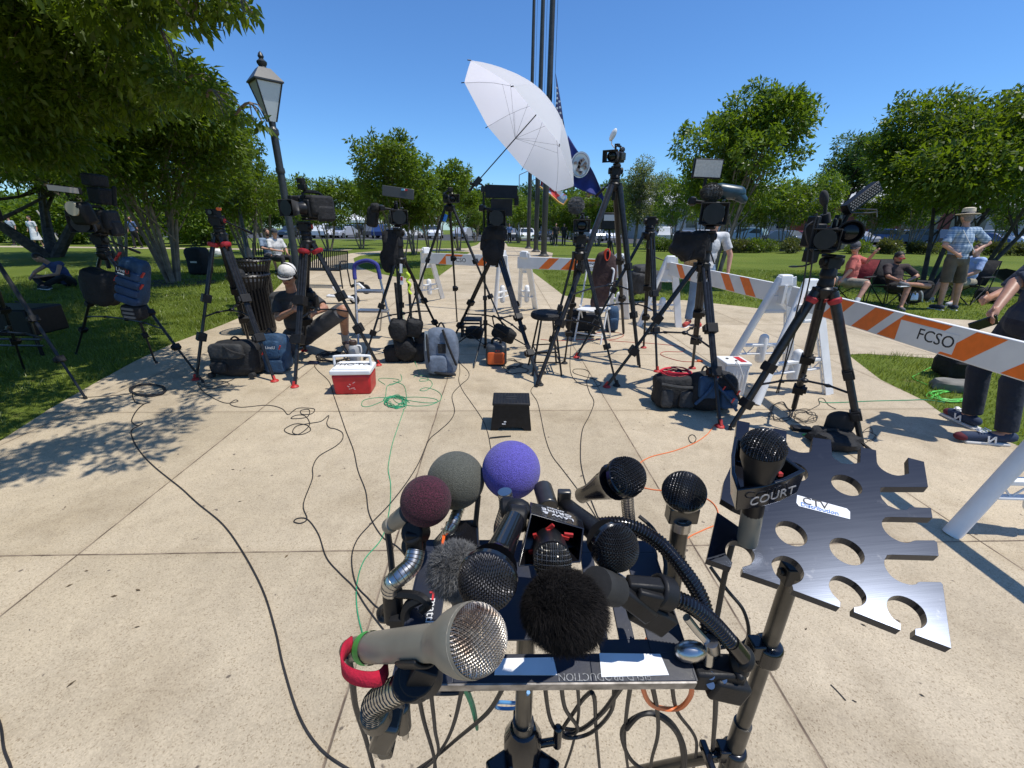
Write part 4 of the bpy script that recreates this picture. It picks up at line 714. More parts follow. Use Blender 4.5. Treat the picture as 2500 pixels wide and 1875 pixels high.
# second black ball
t = mic('black ball microphone right of the LAW & CRIME box, angled from the upper left', D(1500, 1335, .46), D(1378, 1232, .575), .0262, .0135, .0115, M['plastic'], n=26, neck=.85)
b = MB(); ribneck(b, [D(1455, 1282, .52), D(1530, 1282, .52), D(1610, 1325, .515), D(1675, 1400, .505), D(1715, 1470, .50), D(1735, 1560, .49)], .0085, .004); b.build('gooseneck', M['gloss'], t)
b = MB(); b.cyl(D(1325, 1190, .60), D(1340, 1240, .56), .0135); b.box(D(1377, 1215, .57), (.018, .01, .024)); b.build('plug', M['gun'], t, bevel=.002)
t = mic('black ball microphone with a tapering silver-edged body pointing left, above the others', D(1527, 1164, .55), D(1415, 1212, .625), .0268, .020, .0115, M['gloss'], n=26, neck=.95)
b = MB(); ribneck(b, [D(1530, 1200, .585), D(1533, 1240, .60), D(1537, 1275, .62)], .0085, rm=1); b.cyl(D(1537, 1275, .62), D(1545, 1330, .66), .008); b.build('gooseneck', [M['chrome'], M['gun']], t)
t = mic('round black microphone held upright facing us, right of the ball mics', D(1670, 1199, .56), D(1668, 1245, .615), .0278, .016, .012, M['plastic'], n=28, headsq=.8)
b = MB(); b.box(D(1665, 1252, .60), (.042, .02, .026)); b.cyl(D(1663, 1262, .60), D(1650, 1360, .63), .0125, n=16); b.cyl(D(1650, 1350, .63), D(1636, 1440, .64), .0145, n=16); b.build('clip_stem', M['gun'], t, bevel=.002); b = MB(); b.cyl(D(1664, 1270, .598), D(1661, 1290, .603), .014, n=16); b.cyl(D(1630, 1435, .62), D(1655, 1432, .61), .004); b.build('chrome_collar', M['chrome'], t)
# foam balls
def foam(label, c, r, m, seed):
    t = thing('microphone', label, 'microphone', c); b = MB(); b.ell(c, r, n=56, rings=36); o = b.build('foam_windscreen', M[m], t); return t
c = D(1248, 1147, .62); t = foam('microphone under a large purple-blue foam ball', c, .0432, 'foamP', 1); b = MB(); b.cyl(c+V(0, 0, -.03), D(1240, 1240, .60), .011); b.build('body', M['chrome'], t)
c = D(1113, 1172, .625); t = foam('microphone under a large olive-grey foam ball', c, .0428, 'foamG', 2); b = MB(); ribneck(b, [c+V(.008, 0, -.035), D(1100, 1290, .61), D(1068, 1330, .64)], .0085, rm=1); b.build('gooseneck', [M['chrome'], M['gun']], t); b = MB(); b.tube([D(1168, 1210, .62), D(1162, 1270, .62), D(1155, 1320, .65)], .004); b.build('cable', M['cord'], t)
c = D(1040, 1223, .56); t = foam('microphone under a dark maroon foam ball, silver body pointing left', c, .0338, 'foamM', 3)
tl = D(945, 1288, .60); ax = (c-tl).normalized(); b = MB(); b.lathe([(.009, 0), (.011, .004), (.011, .012), (.0095, .014), (.0125, .022), (.0145, .05)], tl, ax, 18); b.build('body', M['champ'], t)
b = MB(); b.cyl(D(1003, 1300, .55), D(1028, 1300, .575), .016, n=18); b.box(D(1013, 1325, .56), (.022, .018, .04)); b.cyl(D(998, 1330, .56), D(1022, 1332, .575), .0155, n=18); b.build('swivel_clip', M['plastic'], t, bevel=.003)
b = MB(); ribneck(b, [D(1015, 1345, .56), D(1005, 1380, .55), D(975, 1408, .54), D(958, 1425, .54), D(956, 1445, .545)], .0125, rm=1); b.build('gooseneck', [M['chrome'], M['gun']], t)
b = MB(); b.cyl(D(958, 1440, .545), D(962, 1510, .56), .013); b.tube(spline([D(970, 1450, .54), D(1020, 1455, .53), D(1045, 1475, .525), D(1030, 1490, .53)], 5), .006); b.tube(spline([D(1030, 1460, .53), D(998, 1478, .535), D(990, 1510, .54), D(1010, 1535, .54)], 5), .007); b.box(D(985, 1520, .55), (.03, .02, .03)); b.build('clamp', M['plastic'], t, bevel=.002)
b = MB(); b.cyl(D(985, 1525, .55), D(985, 1545, .55), .006); b.cyl(D(965, 1530, .55), D(967, 1548, .55), .006); b.build('clamp_pin', M['chrome'], t)
b = MB(); p = [D(950, 1470, .56), D(925, 1490, .57), D(930, 1515, .57), D(955, 1512, .56), D(958, 1488, .55), D(940, 1478, .56), D(932, 1500, .57), D(948, 1518, .565)]; b.tube(spline(p, 5), .003); b.build('cable_loop', M['cord'], t); b = MB(); b.tube(spline([D(945, 1290, .60), D(952, 1340, .60), D(958, 1400, .60)], 4), .0045); b.build('cable', M['cord'], t)
# court mic with triangular flag
t = thing('microphone', 'black microphone standing in a triangular flag lettered COURT on the mic plate', 'microphone', D(1830, 1290, .60))
topc = [(1793, 1064), (1785, 1110), (1786, 1155), (1800, 1197), (1862, 1189), (1920, 1172), (1968, 1149), (1912, 1108), (1855, 1080)]; axm = (D(1864, 1091, .47)-D(1838, 1240, .515)).normalized(); cc = D(1845, 1130, .515)
def onpl(q, o, n): d = ray(*q); s = (o-CAM).dot(n)/d.dot(n); return CAM+d*s
ftop = [onpl(q, cc, axm) for q in topc]; cen = sum(ftop, V(0, 0, 0))/len(ftop); H_ = .036
b = MB(); nn_ = len(ftop); fin = [cen+(p-cen)*.86 for p in ftop]; fb = [cen+(p-cen)*.93-axm*H_ for p in ftop]; fbi = [cen+(p-cen)*.80-axm*(H_-.003) for p in ftop]; fin2 = [p-axm*.0 for p in fin]
k = nn_; b.add(ftop+fb+fin2+fbi, [(i, (i+1) % k, k+(i+1) % k, k+i) for i in range(k)]+[(i, (i+1) % k, 2*k+(i+1) % k, 2*k+i) for i in range(k)]+[(2*k+i, 2*k+(i+1) % k, 3*k+(i+1) % k, 3*k+i) for i in range(k)]+[tuple(range(3*k, 4*k)), tuple(range(2*k-1, k-1, -1))]); b.build('triangle_flag', M['gloss'], t, bevel=.0012, ang=50)
p0, p1 = ftop[3], ftop[6]; q0, q1 = fb[3], fb[6]; tcn = (ftop[4]*.55+ftop[5]*.45)*.5+(fb[4]*.55+fb[5]*.45)*.5; rt = (ftop[5]-ftop[4]+fb[5]-fb[4]).normalized(); nrm = rt.cross(axm).normalized()
text('COURT', .0175, tcn+nrm*.003, rt, axm, mat('silver_lettering', (.5, .5, .52), .35, .6), t)
h = D(1864, 1093, .475); base_ = h-axm*.12
b = MB(); b.lathe([(.010, 0), (.0125, .02), (.0125, .05), (.017, .085), (.0225, .105), (.0228, .118)], base_, axm, 24); b.build('body', M['black'], t); b = MB(); b.ell(h, (.0225, .0225, .0205), rotm(*frame(axm)), 20); hd = b.build('grille_head', M['meshin'], t); b = MB(); grille(b, h, axm, .0232, 24, wr=.00052, half=1.6, sq=.92); b.build('wire_mesh', M['meshblk'], hd, off=t.location)
b = MB(); b.cyl(base_+axm*.02, base_-axm*.035, .0125, n=18); b.build('handle', M['champ'], t); b = MB(); b.box(h-axm*.03+V(.016, -.012, 0), (.005, .005, .004)); b.build('red_switch', M['redrub'], t)
# clamps on the tray corner with second gooseneck
t = thing('gooseneck_clamp', 'black ribbed gooseneck arm clamped to the right front corner of the tray', 'clamp', D(1760, 1640, .52))
b = MB(); ribneck(b, [D(1640, 1458, .47), D(1690, 1480, .47), D(1740, 1520, .475), D(1785, 1570, .48)], .0085, .004); b.cyl(D(1785, 1568, .48), D(1812, 1602, .485), .0095, n=16); b.build('gooseneck', M['gloss'], t)
b = MB(); b.box(D(1745, 1640, .50), (.06, .03, .028), RY(.05)); b.box(D(1770, 1668, .50), (.045, .03, .03), RY(.3)); b.cyl(D(1790, 1612, .50), D(1822, 1618, .49), .016, n=18); b.cyl(D(1800, 1600, .49), D(1822, 1612, .492), .015, n=18); b.cyl(D(1795, 1630, .49), D(1812, 1665, .48), .005); b.build('clamp_body', M['plastic'], t, bevel=.004)
b = MB()
for px, py in ((1735, 1649), (1735, 1672), (1765, 1658)): b.cyl(D(px, py, .484), D(px, py, .50), .0045)
b.cyl(D(1737, 1532, .50), D(1737, 1590, .51), .010, n=18); b.cyl(D(1737, 1545, .50), D(1737, 1560, .50), .013, n=18); b.tube([D(1676, 1507, .47), D(1700, 1538, .475), D(1735, 1575, .48)], .0045, 10); b.cyl(D(1733, 1572, .485), D(1728, 1620, .49), .006); b.cyl(D(1735, 1565, .475), D(1740, 1585, .485), .008); b.build('chrome_lever', M['chrome'], t)
b = MB(); b.ell(D(1685, 1590, .49), (.019, .012, .012), RY(-.2)); b.build('chrome_knob', M['chrome'], t)
t = thing('mic_clamp', 'black spring clip resting on the tray right of the shaggy black microphone', 'clamp', D(1590, 1490, .47))
b = MB(); b.cyl(D(1600, 1440, .465), D(1635, 1452, .47), .0185, n=20); b.box(D(1572, 1432, .46), (.040, .016, .018), RY(.1)); b.box(D(1550, 1475, .455), (.055, .012, .020), RY(.75)); b.box(D(1590, 1500, .47), (.05, .02, .03), RY(.6)); b.box(D(1575, 1460, .46), (.03, .02, .03), RY(.3)); b.build('clip_body', M['plastic'], t, bevel=.003); b = MB(); b.tube([D(1500, 1405, .47), D(1540, 1430, .47)], .0015); b.tube([D(1508, 1400, .47), D(1548, 1426, .47)], .0015); b.build('spring_wire', M['alu'], t)
t = thing('smartphone', 'phone in a black case with an orange side, lying at the back of the tray', 'phone', D(1125, 1320, .62)); b = MB(); b.box(D(1127, 1322, .60), (.05, .085, .009), RZ(.1)); b.build('case', M['gloss'], t, bevel=.003); b = MB(); b.box(D(1082, 1330, .595), (.004, .03, .010), RZ(.05)); b.build('orange_edge', M['orange'], t)
# --- cables hanging under the tray
CB = [('black cable hanging straight from the silver microphone plug', 'cord', [(850, 1600, .40), (860, 1660, .44), (870, 1730, .52), (895, 1810, .66), (915, 1890, .8)], .0035),
      ('thin cable falling from the left end of the tray', 'cord', [(1018, 1670, .49), (1035, 1760, .6), (1060, 1850, .75), (1068, 1920, .9)], .003),
      ('cable curling from tray underside down to the left', 'cord', [(1050, 1672, .49), (1062, 1780, .62), (1065, 1850, .8), (1000, 1900, .95)], .0028),
      ('looped cable left of the stand column', 'cord', [(1130, 1672, .5), (1110, 1760, .62), (1090, 1810, .75), (1063, 1855, .85), (1060, 1900, .9)], .003),
      ('green cable tail hanging under the tray', 'green', [(1128, 1670, .5), (1150, 1720, .6), (1165, 1780, .75), (1158, 1730, .7), (1140, 1680, .55)], .0028),
      ('light blue cable looped left of the stand column', 'bluec', [(1290, 1690, .6), (1270, 1715, .66), (1215, 1715, .68), (1215, 1728, .7), (1260, 1728, .7), (1285, 1705, .66)], .0028),
      ('orange cable loop hanging right of the stand column', 'oranc', [(1567, 1672, .5), (1585, 1715, .55), (1620, 1730, .58), (1660, 1728, .58), (1685, 1700, .55), (1690, 1672, .5)], .0032),
      ('cable knotted right of the column', 'cord', [(1370, 1672, .5), (1380, 1730, .6), (1410, 1775, .68), (1400, 1790, .7), (1372, 1785, .7), (1400, 1740, .64), (1430, 1700, .58), (1450, 1700, .56), (1455, 1780, .7), (1465, 1890, .9)], .003),
      ('cable from the tray crossing behind the knot', 'cord', [(1520, 1672, .5), (1470, 1740, .62), (1420, 1780, .7), (1380, 1780, .72)], .0035),
      ('cable dropping to the coil under the tray', 'cord', [(1540, 1672, .5), (1530, 1740, .62), (1525, 1810, .75), (1535, 1890, .9)], .003),
      ('twin cable dropping through the coil', 'cord', [(1592, 1672, .5), (1605, 1740, .6), (1605, 1800, .72), (1590, 1860, .85), (1585, 1920, .95)], .0032),
      ('black coiled cable hanging right under the tray', 'cord', [(1530, 1780, .66), (1560, 1748, .64), (1600, 1745, .64), (1645, 1780, .66), (1665, 1830, .7), (1660, 1880, .74), (1600, 1890, .78), (1545, 1860, .76), (1518, 1800, .7), (1535, 1762, .66), (1590, 1740, .65), (1640, 1765, .66), (1672, 1830, .7), (1668, 1900, .76)], .0035),
      ('cable dropping beside the clamp on the tray corner', 'cord', [(1748, 1680, .52), (1745, 1760, .62), (1738, 1850, .8), (1735, 1900, .9)], .0035),
      ('cable looping from behind the tray corner past the plate', 'cord', [(1735, 1385, .7), (1775, 1440, .7), (1815, 1490, .7), (1828, 1545, .7), (1810, 1572, .7), (1750, 1582, .7)], .003),
      ('straight cable dropping from the mic plate left slot', 'cord', [(1787, 1330, .62), (1770, 1400, .63), (1755, 1480, .65), (1740, 1560, .66)], .0042),
      ('dark cable crossing from the tray left corner to the stand column', 'cord', [(985, 1672, .5), (1040, 1690, .55), (1110, 1692, .56), (1160, 1680, .55), (1210, 1676, .52)], .003),
      ('dark cable bowing from the column to the lower left corner', 'cord', [(1230, 1676, .52), (1190, 1740, .62), (1120, 1800, .74), (1060, 1850, .84), (1000, 1890, .92)], .0032),
      ('cable drooping in a bow between the column and the coil', 'cord', [(1330, 1675, .52), (1345, 1760, .64), (1380, 1800, .7), (1440, 1790, .7), (1490, 1740, .62), (1500, 1674, .52)], .003),
      ('thin cable dropping just right of the column', 'cord', [(1410, 1672, .52), (1412, 1750, .66), (1395, 1830, .8), (1370, 1900, .92)], .0025),
      ('thin cable trailing right of the hanging coil', 'cord', [(1640, 1672, .52), (1655, 1740, .62), (1700, 1810, .74), (1690, 1890, .88)], .0028),
      ('cable arching from the ball microphones back over the tray', 'cord', [(1560, 1260, .63), (1600, 1300, .62), (1625, 1380, .6), (1610, 1450, .57), (1570, 1520, .55)], .003),
      ('grey cable curving behind the upright round microphone', 'cord', [(1500, 1290, .64), (1560, 1310, .66), (1600, 1350, .64), (1590, 1420, .6)], .0028),
      ('orange cable showing through the tray slots', 'oranc', [(1530, 1530, .66), (1560, 1590, .68), (1590, 1540, .7), (1620, 1500, .72)], .003)]
M['bluec'] = mat('light_blue_cord', (.12, .33, .62), .5); M['oranc'] = mat('orange_cord', (.75, .18, .05), .5)
for L, m, pts, r in CB:
    P = [D(*p) for p in pts]; P = [p if p.z > .006 else V(p.x, p.y, .006) for p in P]; b = MB(); b.tube(spline(P, 8), r, 7); o = b.build('cable', M[m]); tag(o, L, 'cable', 'cables around the microphone tray')
def sup(mb, c, r, rot=I3, e=.4, n=24, m=0, amp=.0, seed=1):
    c = Vector(c); rings = n//2; rn = random.Random(seed); ph = [rn.uniform(0, 6) for _ in range(6)]; vs = []; fs = []
    f = lambda x: math.copysign(abs(x)**e, x)
    for j in range(rings+1):
        t = -math.pi/2+math.pi*j/rings
        for i in range(n):
            a = 2*math.pi*i/n; x, y, z = f(math.cos(t))*f(math.cos(a)), f(math.cos(t))*f(math.sin(a)), f(math.sin(t)); k = 1+amp*(math.sin(4*x+5*z+ph[0])+math.sin(6*y+4*z+ph[1])+math.sin(9*x*y+ph[2]))
            vs.append(c+rot@Vector((x*r[0]*k, y*r[1]*k, z*r[2]*k)))
    for j in range(rings):
        for i in range(n): i2 = (i+1) % n; fs.append((j*n+i, j*n+i2, (j+1)*n+i2, (j+1)*n+i))
    mb.add(vs, fs, m); return mb
M['redcol'] = mat('dark_red_collar', (.33, .012, .02), .5, 0, .2, 20)
M['lensg'] = mat('coated_front_glass', (.004, .005, .008), .12, spec=.35)
# ================================================ tripods and cameras
TG = 'camera tripods set out on the paving'
def seg2(mb, a, b, r, gap, side, m=0):          # twin parallel tubes
    for s in (-1, 1): mb.cyl(a+side*gap*s, b+side*gap*s, r, r, 8, m)
def tripod(label, ap, feet, style='twin', mid=.45, footc='redrub', spread=True, handle=None, r=.016, head=True, legm='carbon', name='tripod', redcollar=False, ht=.19):
    ap = Vector(ap); feet = [Vector(f) for f in feet]; c = sum(feet, V(0, 0, 0))/len(feet); base = V(c.x, c.y, 0)
    t = thing(name, label, 'tripod', base, TG); ctr = []
    for f in feet:
        d = (f-ap); out = V(f.x-ap.x, f.y-ap.y, 0); out = out.normalized() if out.length > .01 else V(0, 1, 0); side = d.cross(V(0, 0, 1)).normalized()
        a = ap+out*.06-V(0, 0, .02); m1 = a.lerp(f, mid); m2 = a.lerp(f, mid+.27); e = f+V(0, 0, .03)-out*.01
        b = MB()
        if style == 'twin': seg2(b, a, m1, r*.62, r*.95, side); b.cyl(a.lerp(f, .1), m2, r*.6, n=8); seg2(b, m1.lerp(a, .08), m2, r*.42, r*.7, side); b.cyl(m2.lerp(a, .12), e, r*.62, n=8)
        elif style == 'thick': b.cyl(a, m1, r*1.5, r*1.4, 12); b.cyl(m1, m2, r*1.15, n=10); b.cyl(m2, e, r*.9, n=10)
        else: b.cyl(a, m1, r, n=10); b.cyl(m1, m2, r*.78, n=10); b.cyl(m2, e, r*.6, n=10)
        l = b.build('leg', M[legm], t)
        b = MB(); fr = rotm(*frame(d, out))
        for q in (m1, m2): b = MB(); b.box(q, (r*3.6, r*3.0, r*3.2), fr); b.box(q+side*r*2, (r*1.2, r*2, r*2), fr); b.build('leg_lock', M['plastic'], l, off=t.location, bevel=.003)
        if footc:
            b = MB(); b.lathe([(.035, 0), (.042, .006), (.036, .016), (.012, .03)], f, (0, 0, 1), 14); b.box(f+V(0, 0, .04), (.02, .03, .05), fr); b.build('rubber_foot', M[footc], l, off=t.location)
        else: b = MB(); b.cyl(f, f+V(0, 0, .03), .014, n=10); b.build('rubber_foot', M['rubber'], l, off=t.location)
        if redcollar: b = MB(); b.lathe([(r*1.6, -.015), (r*2.0, 0), (r*2.05, .02), (r*1.5, .03)], a.lerp(f, .06), -d, 10); b.build('red_collar', M['redcol'], l, off=t.location)
        ctr.append(a.lerp(f, mid+.13))
    b = MB(); b.lathe([(.045, -.07), (.065, -.03), (.07, .0), (.05, .02)], ap, (0, 0, 1), 16); b.cyl(ap-V(0, 0, .07), ap-V(0, 0, .16), .02, n=10)
    for f in feet: out = V(f.x-ap.x, f.y-ap.y, 0).normalized(); b.box(ap+out*.06-V(0, 0, .02), (.04, .05, .07), rotm(out, V(0, 0, 1).cross(out), V(0, 0, 1)))
    b.build('crown', M['black'], t, bevel=.004)
    if spread:
        b = MB(); cc = sum(ctr, V(0, 0, 0))/3; cc.z = ctr[0].z-.0; cc.z = min(q.z for q in ctr)+.03
        for q in ctr: b.tube([cc, (cc+q)/2+V(0, 0, .015), q], .009, 6); b.box((cc+q)/2+V(0, 0, .012), (.03, .03, .02))
        b.ell(cc, (.032, .032, .02)); b.build('spreader', M['black'], t)
    if head:
        hz = ht-.19; b = MB(); b.lathe([(.045, .0), (.055, .03), (.05, .05), (.045, .05+hz*.5), (.056, .06+hz*.5), (.05, .08+hz), (.042, .09+hz)], ap, (0, 0, 1), 16); b.box(ap+V(0, 0, .12+hz), (.10, .085, .08)); b.cyl(ap+V(-.075, 0, .13+hz), ap+V(.075, 0, .13+hz), .033, n=14); b.box(ap+V(0, 0, .17+hz), (.075, .15, .022)); b.build('fluid_head', M['plastic'], t, bevel=.006)
        b = MB(); b.cyl(ap+V(.052, 0, .13+hz), ap+V(.078, 0, .13+hz), .022, n=12); b.build('drag_ring', M['redrub'] if redcollar else M['gun'], t)
        if handle is not None:
            a = ap+V(.07, 0, .13+hz); e = a+Vector(handle); b = MB(); b.cyl(a, e, .008); g = a.lerp(e, .68); b.cyl(g, e, .0145, n=10); b.build('pan_handle', M['black'], t)
    return t
def Ap(px, py, feet): c = sum([Vector(f) for f in feet], V(0, 0, 0))/len(feet); return Yw(px, py, c.y)
def attach(o, par):
    Mx = Matrix.LocRotScale(par.location, par.rotation_euler, par.scale); o.parent = par; o.matrix_parent_inverse = Mx.inverted()
    for k in ('category', 'group'):
        if k in o: del o[k]
    return o
def feetpx(*q): return [G(*p)+V(0, 0, .003) for p in q]
CG = 'video cameras on tripods'
def orient(t, yaw, pitch=0): t.rotation_euler = (pitch, 0, yaw)
def vcam(label, loc, yaw, s=1.0, kind='eng', pitch=0, mic=None, light=None, visor=False, rain=False, screen=True, group=CG, name='video_camera'):
    """local frame: lens looks along -Y, base plate at z=0"""
    loc = Vector(loc); yaw = yaw-math.atan2(loc.x, loc.y)
    t = thing(name, label, 'video camera', loc, group, local=True); t.rotation_euler = (pitch, 0, yaw); t.scale = (s, s, s); Z = (0, 0, 0)
    B = lambda mb, n, m, **k: mb.build(n, M[m], t, off=Z, **k)
    if kind == 'eng':
        b = MB(); b.box((0, .08, .10), (.12, .26, .15)); b.box((0, .235, .105), (.10, .08, .17)); b.box((0, .03, .012), (.07, .2, .024)); b.box((.045, .08, .06), (.05, .2, .08)); B(b, 'body', 'plastic', bevel=.012)
        b = MB(); b.lathe([(.052, 0), (.056, .02), (.05, .03), (.05, .10), (.058, .11), (.058, .13), (.05, .14), (.062, .17), (.066, .20)], (0, -.04, .10), (0, -1, 0), 24); B(b, 'lens', 'black')
        b = MB(); h = .085; b.add([(-h, -.24, .10-h*.8), (h, -.24, .10-h*.8), (h, -.24, .10+h*.8), (-h, -.24, .10+h*.8), (-h*.8, -.16, .10-h*.6), (h*.8, -.16, .10-h*.6), (h*.8, -.16, .10+h*.6), (-h*.8, -.16, .10+h*.6)], [(0, 1, 5, 4), (1, 2, 6, 5), (2, 3, 7, 6), (3, 0, 4, 7)]); o = B(b, 'lens_hood', 'matte'); sm = o.modifiers.new('s', 'SOLIDIFY'); sm.thickness = .006
        b = MB(); b.ell((0, -.205, .10), (.055, .012, .055), n=20); B(b, 'front_glass', 'lensg')
        b = MB(); b.tube([(0, -.03, .17), (0, -.04, .225), (0, .0, .24), (0, .14, .24), (0, .18, .22), (0, .19, .17)], .013, 8); b.box((0, .05, .245), (.028, .13, .025)); B(b, 'handle', 'plastic', bevel=.004)
        b = MB(); b.cyl((-.05, .02, .175), (-.13, .02, .185), .012); b.box((-.145, -.02, .185), (.05, .09, .05)); b.cyl((-.145, .01, .185), (-.145, .11, .19), .028, .034, 14); B(b, 'viewfinder', 'plastic', bevel=.008)
        b = MB(); b.box((.066, .06, .11), (.012, .15, .10)); b.box((.068, .15, .12), (.02, .05, .08)); b.cyl((.06, -.02, .19), (.06, .1, .19), .01); B(b, 'side_panel', 'gun', bevel=.003)
        if screen: b = MB(); b.box((-.066, .1, .13), (.012, .1, .06)); b.box((-.07, .2, .08), (.02, .06, .09)); B(b, 'audio_receiver', 'gun', bevel=.003)
    else:
        b = MB(); b.box((0, .03, .065), (.085, .17, .09)); b.box((0, .13, .06), (.06, .05, .06)); b.box((0, .02, .008), (.05, .10, .018)); B(b, 'body', 'plastic', bevel=.012)
        b = MB(); b.lathe([(.042, 0), (.046, .015), (.04, .03), (.042, .07), (.046, .09)], (0, -.045, .07), (0, -1, 0), 24); B(b, 'lens', 'black')
        b = MB(); w, h = .07, .05; b.add([(-w, -.19, .07-h), (w, -.19, .07-h), (w, -.19, .07+h), (-w, -.19, .07+h), (-w*.75, -.12, .07-h*.75), (w*.75, -.12, .07-h*.75), (w*.75, -.12, .07+h*.75), (-w*.75, -.12, .07+h*.75)], [(0, 1, 5, 4), (1, 2, 6, 5), (2, 3, 7, 6), (3, 0, 4, 7)]); o = B(b, 'lens_hood', 'matte'); sm = o.modifiers.new('s', 'SOLIDIFY'); sm.thickness = .005
        b = MB(); b.ell((0, -.137, .07), (.04, .01, .04), n=18); B(b, 'front_glass', 'lensg')
        b = MB(); b.tube([(0, -.04, .11), (0, -.05, .15), (0, 0, .16), (0, .1, .155), (0, .11, .11)], .011, 8); b.box((0, .0, .165), (.035, .06, .02)); B(b, 'handle', 'plastic', bevel=.004)
        b = MB(); b.box((-.06, .0, .09), (.012, .08, .06), RZ(.2)); B(b, 'flip_screen', 'plastic', bevel=.003); b = MB(); b.cyl((.0, .11, .12), (0, .17, .135), .02, .024); B(b, 'viewfinder', 'plastic', bevel=.004)
        b = MB(); b.cyl((.03, -.01, .13), (.05, -.01, .13), .015); b.box((.052, .02, .07), (.02, .12, .06)); B(b, 'side_panel', 'gun', bevel=.003)
    zt = .26 if kind == 'eng' else .175
    if mic == 'fur': b = MB(); b.ell((-.075, -.14, zt-.03), (.05, .06, .05), n=24); f = B(b, 'furry_microphone', 'furcam'); 
    if mic == 'foam': b = MB(); b.cyl((-.06, .05, zt-.06), (-.06, -.02, zt-.06), .012); b.ell((-.06, -.10, zt-.04), (.024, .085, .024), n=16); B(b, 'shotgun_microphone', 'matte')
    if mic == 'white': b = MB(); b.tube([(-.03, .0, zt-.03), (-.05, -.02, zt), (-.045, -.03, zt+.03)], .005); b.ell((-.035, -.035, zt+.07), (.024, .024, .055), RY(.5), n=16); B(b, 'windscreen', 'white')
    if light == 'round': b = MB(); b.box((0, -.06, zt), (.06, .04, .05)); B(b, 'top_light', 'plastic', bevel=.006)
    if light == 'mini':
        b = MB(); b.box((0, -.02, zt+.04), (.035, .04, .10)); b.box((.0, -.03, zt+.02), (.09, .03, .04)); b.box((-.02, -.02, zt+.07), (.05, .05, .04)); B(b, 'radio_transmitter', 'plastic', bevel=.004)
    if rain:
        b = MB(); b.box((.015, .1, .13), (.165, .26, .17)); b.box((.08, .12, .06), (.05, .2, .14)); o = B(b, 'rain_cover', 'nylon', bevel=.03)
    return t
M['furcam'] = mat('grey_fluffy_fur', (.06, .06, .055), 1, 0, .6, 90, 1., 150, bd=.02)
M['led'] = mat('led_panel_face', (.42, .40, .36), .5, 0, .1, 60); M['cloth_dark'] = mat('dark_cloth', (.012, .012, .014), .95, 0, .4, 8, .8, 15, bd=.02)
# every rig: feet, crown, camera base height
def LP(mb, name, mats, camo, **k): return attach(mb.build(name, mats, None, **k), camo)
# T1, shaded rig at far left
f1 = feetpx((496, 935), (188, 866), (383, 888)); a1 = Ap(254, 617, f1); cb = Ap(245, 575, f1); tripod('shaded tripod on the left grass with a blue backpack hanging from it', a1, f1, 'round', footc=None, handle=(.05, .3, -.15), r=.018, ht=max(.19, cb.z-a1.z))
c = vcam('big shaded camera at far left with a white light bar and a round lamp', cb, R_(-25), 1.15, 'eng', rain=True); c['_c'] = 1
q = D(158, 462, (cb-CAM).dot(cF)*.93); b = MB(); b.box(q, (.30, .03, .06), RY(.1)); p_ = LP(b, 'light_bar', M['plastic'], c, bevel=.004); b = MB(); b.box(q-V(0, .016, 0), (.29, .006, .05), RY(.1)); b.build('diffuser', mat('led_bar_diffuser', (.62, .50, .42), .5), p_)
q = D(180, 515, (cb-CAM).dot(cF)*.9); b = MB(); b.box(q+V(0, .07, -.02), (.20, .12, .20), RZ(-.2)@RX(.2)); p_ = LP(b, 'round_lamp', M['plastic'], c, bevel=.03); b = MB(); b.cyl(q+V(0, -.012, .02), q+V(0, .02, .02), .062, n=28); b.build('lamp_face', mat('cream_lamp_face', (.55, .48, .34), .5), p_)
b = MB(); q = D(232, 440, (cb-CAM).dot(cF)); b.box(q, (.12, .2, .12), RY(.15)); b.box(q+V(.02, 0, -.15), (.13, .2, .16), RY(.15)); b.cyl(q+V(.18, 0, -.05), q+V(.12, 0, -.25), .02); LP(b, 'shoulder_pack', M['nylon'], c, bevel=.02)
# T0 at the left edge
f0 = feetpx((210, 975), (60, 905), (-120, 1000)); a0 = Yw(-40, 600, G(120, 950).y); tripod('tripod in deep shade at the left edge of the picture', a0, f0, 'round', footc=None, r=.018)
vcam('camera on the tripod at the very left edge, mostly out of view', a0+V(0, 0, .185), R_(-40), .9, 'eng')
# T2 empty head
f2 = feetpx((479, 928), (671, 932), (612, 850)); a2 = Ap(538, 572, f2); tripod('tripod with an empty fluid head left of the crouching man', a2, f2, 'twin', mid=.42, redcollar=True, handle=(.10, .25, -.12), r=.026)
q = a2+V(0, 0, .18); t2 = thing('action_camera', 'tiny camera with an orange light on the empty tripod head', 'camera', q); b = MB(); b.box(q+V(-.02, 0, .03), (.11, .08, .06)); b.build('body', M['plastic'], t2, bevel=.006); b = MB(); b.cyl(q+V(.05, -.03, .06), q+V(.05, .01, .06), .016); b.build('orange_tally', M['orange'], t2); b = MB(); b.cyl(q+V(-.02, -.04, .03), q+V(-.02, -.055, .03), .02); b.build('lens', M['gloss'], t2)
# T3
f3 = feetpx((720, 946), (924, 893), (744, 858)); a3 = Ap(750, 590, f3); cb = Ap(757, 538, f3); tripod('tripod with red collars right in front of the crouching man', a3, f3, 'twin', mid=.40, redcollar=True, r=.030, ht=cb.z-a3.z)
vcam('black broadcast camera in a rain cover in front of the tall lamp post', cb, R_(-48), 1.12, 'eng', light='mini', rain=True)
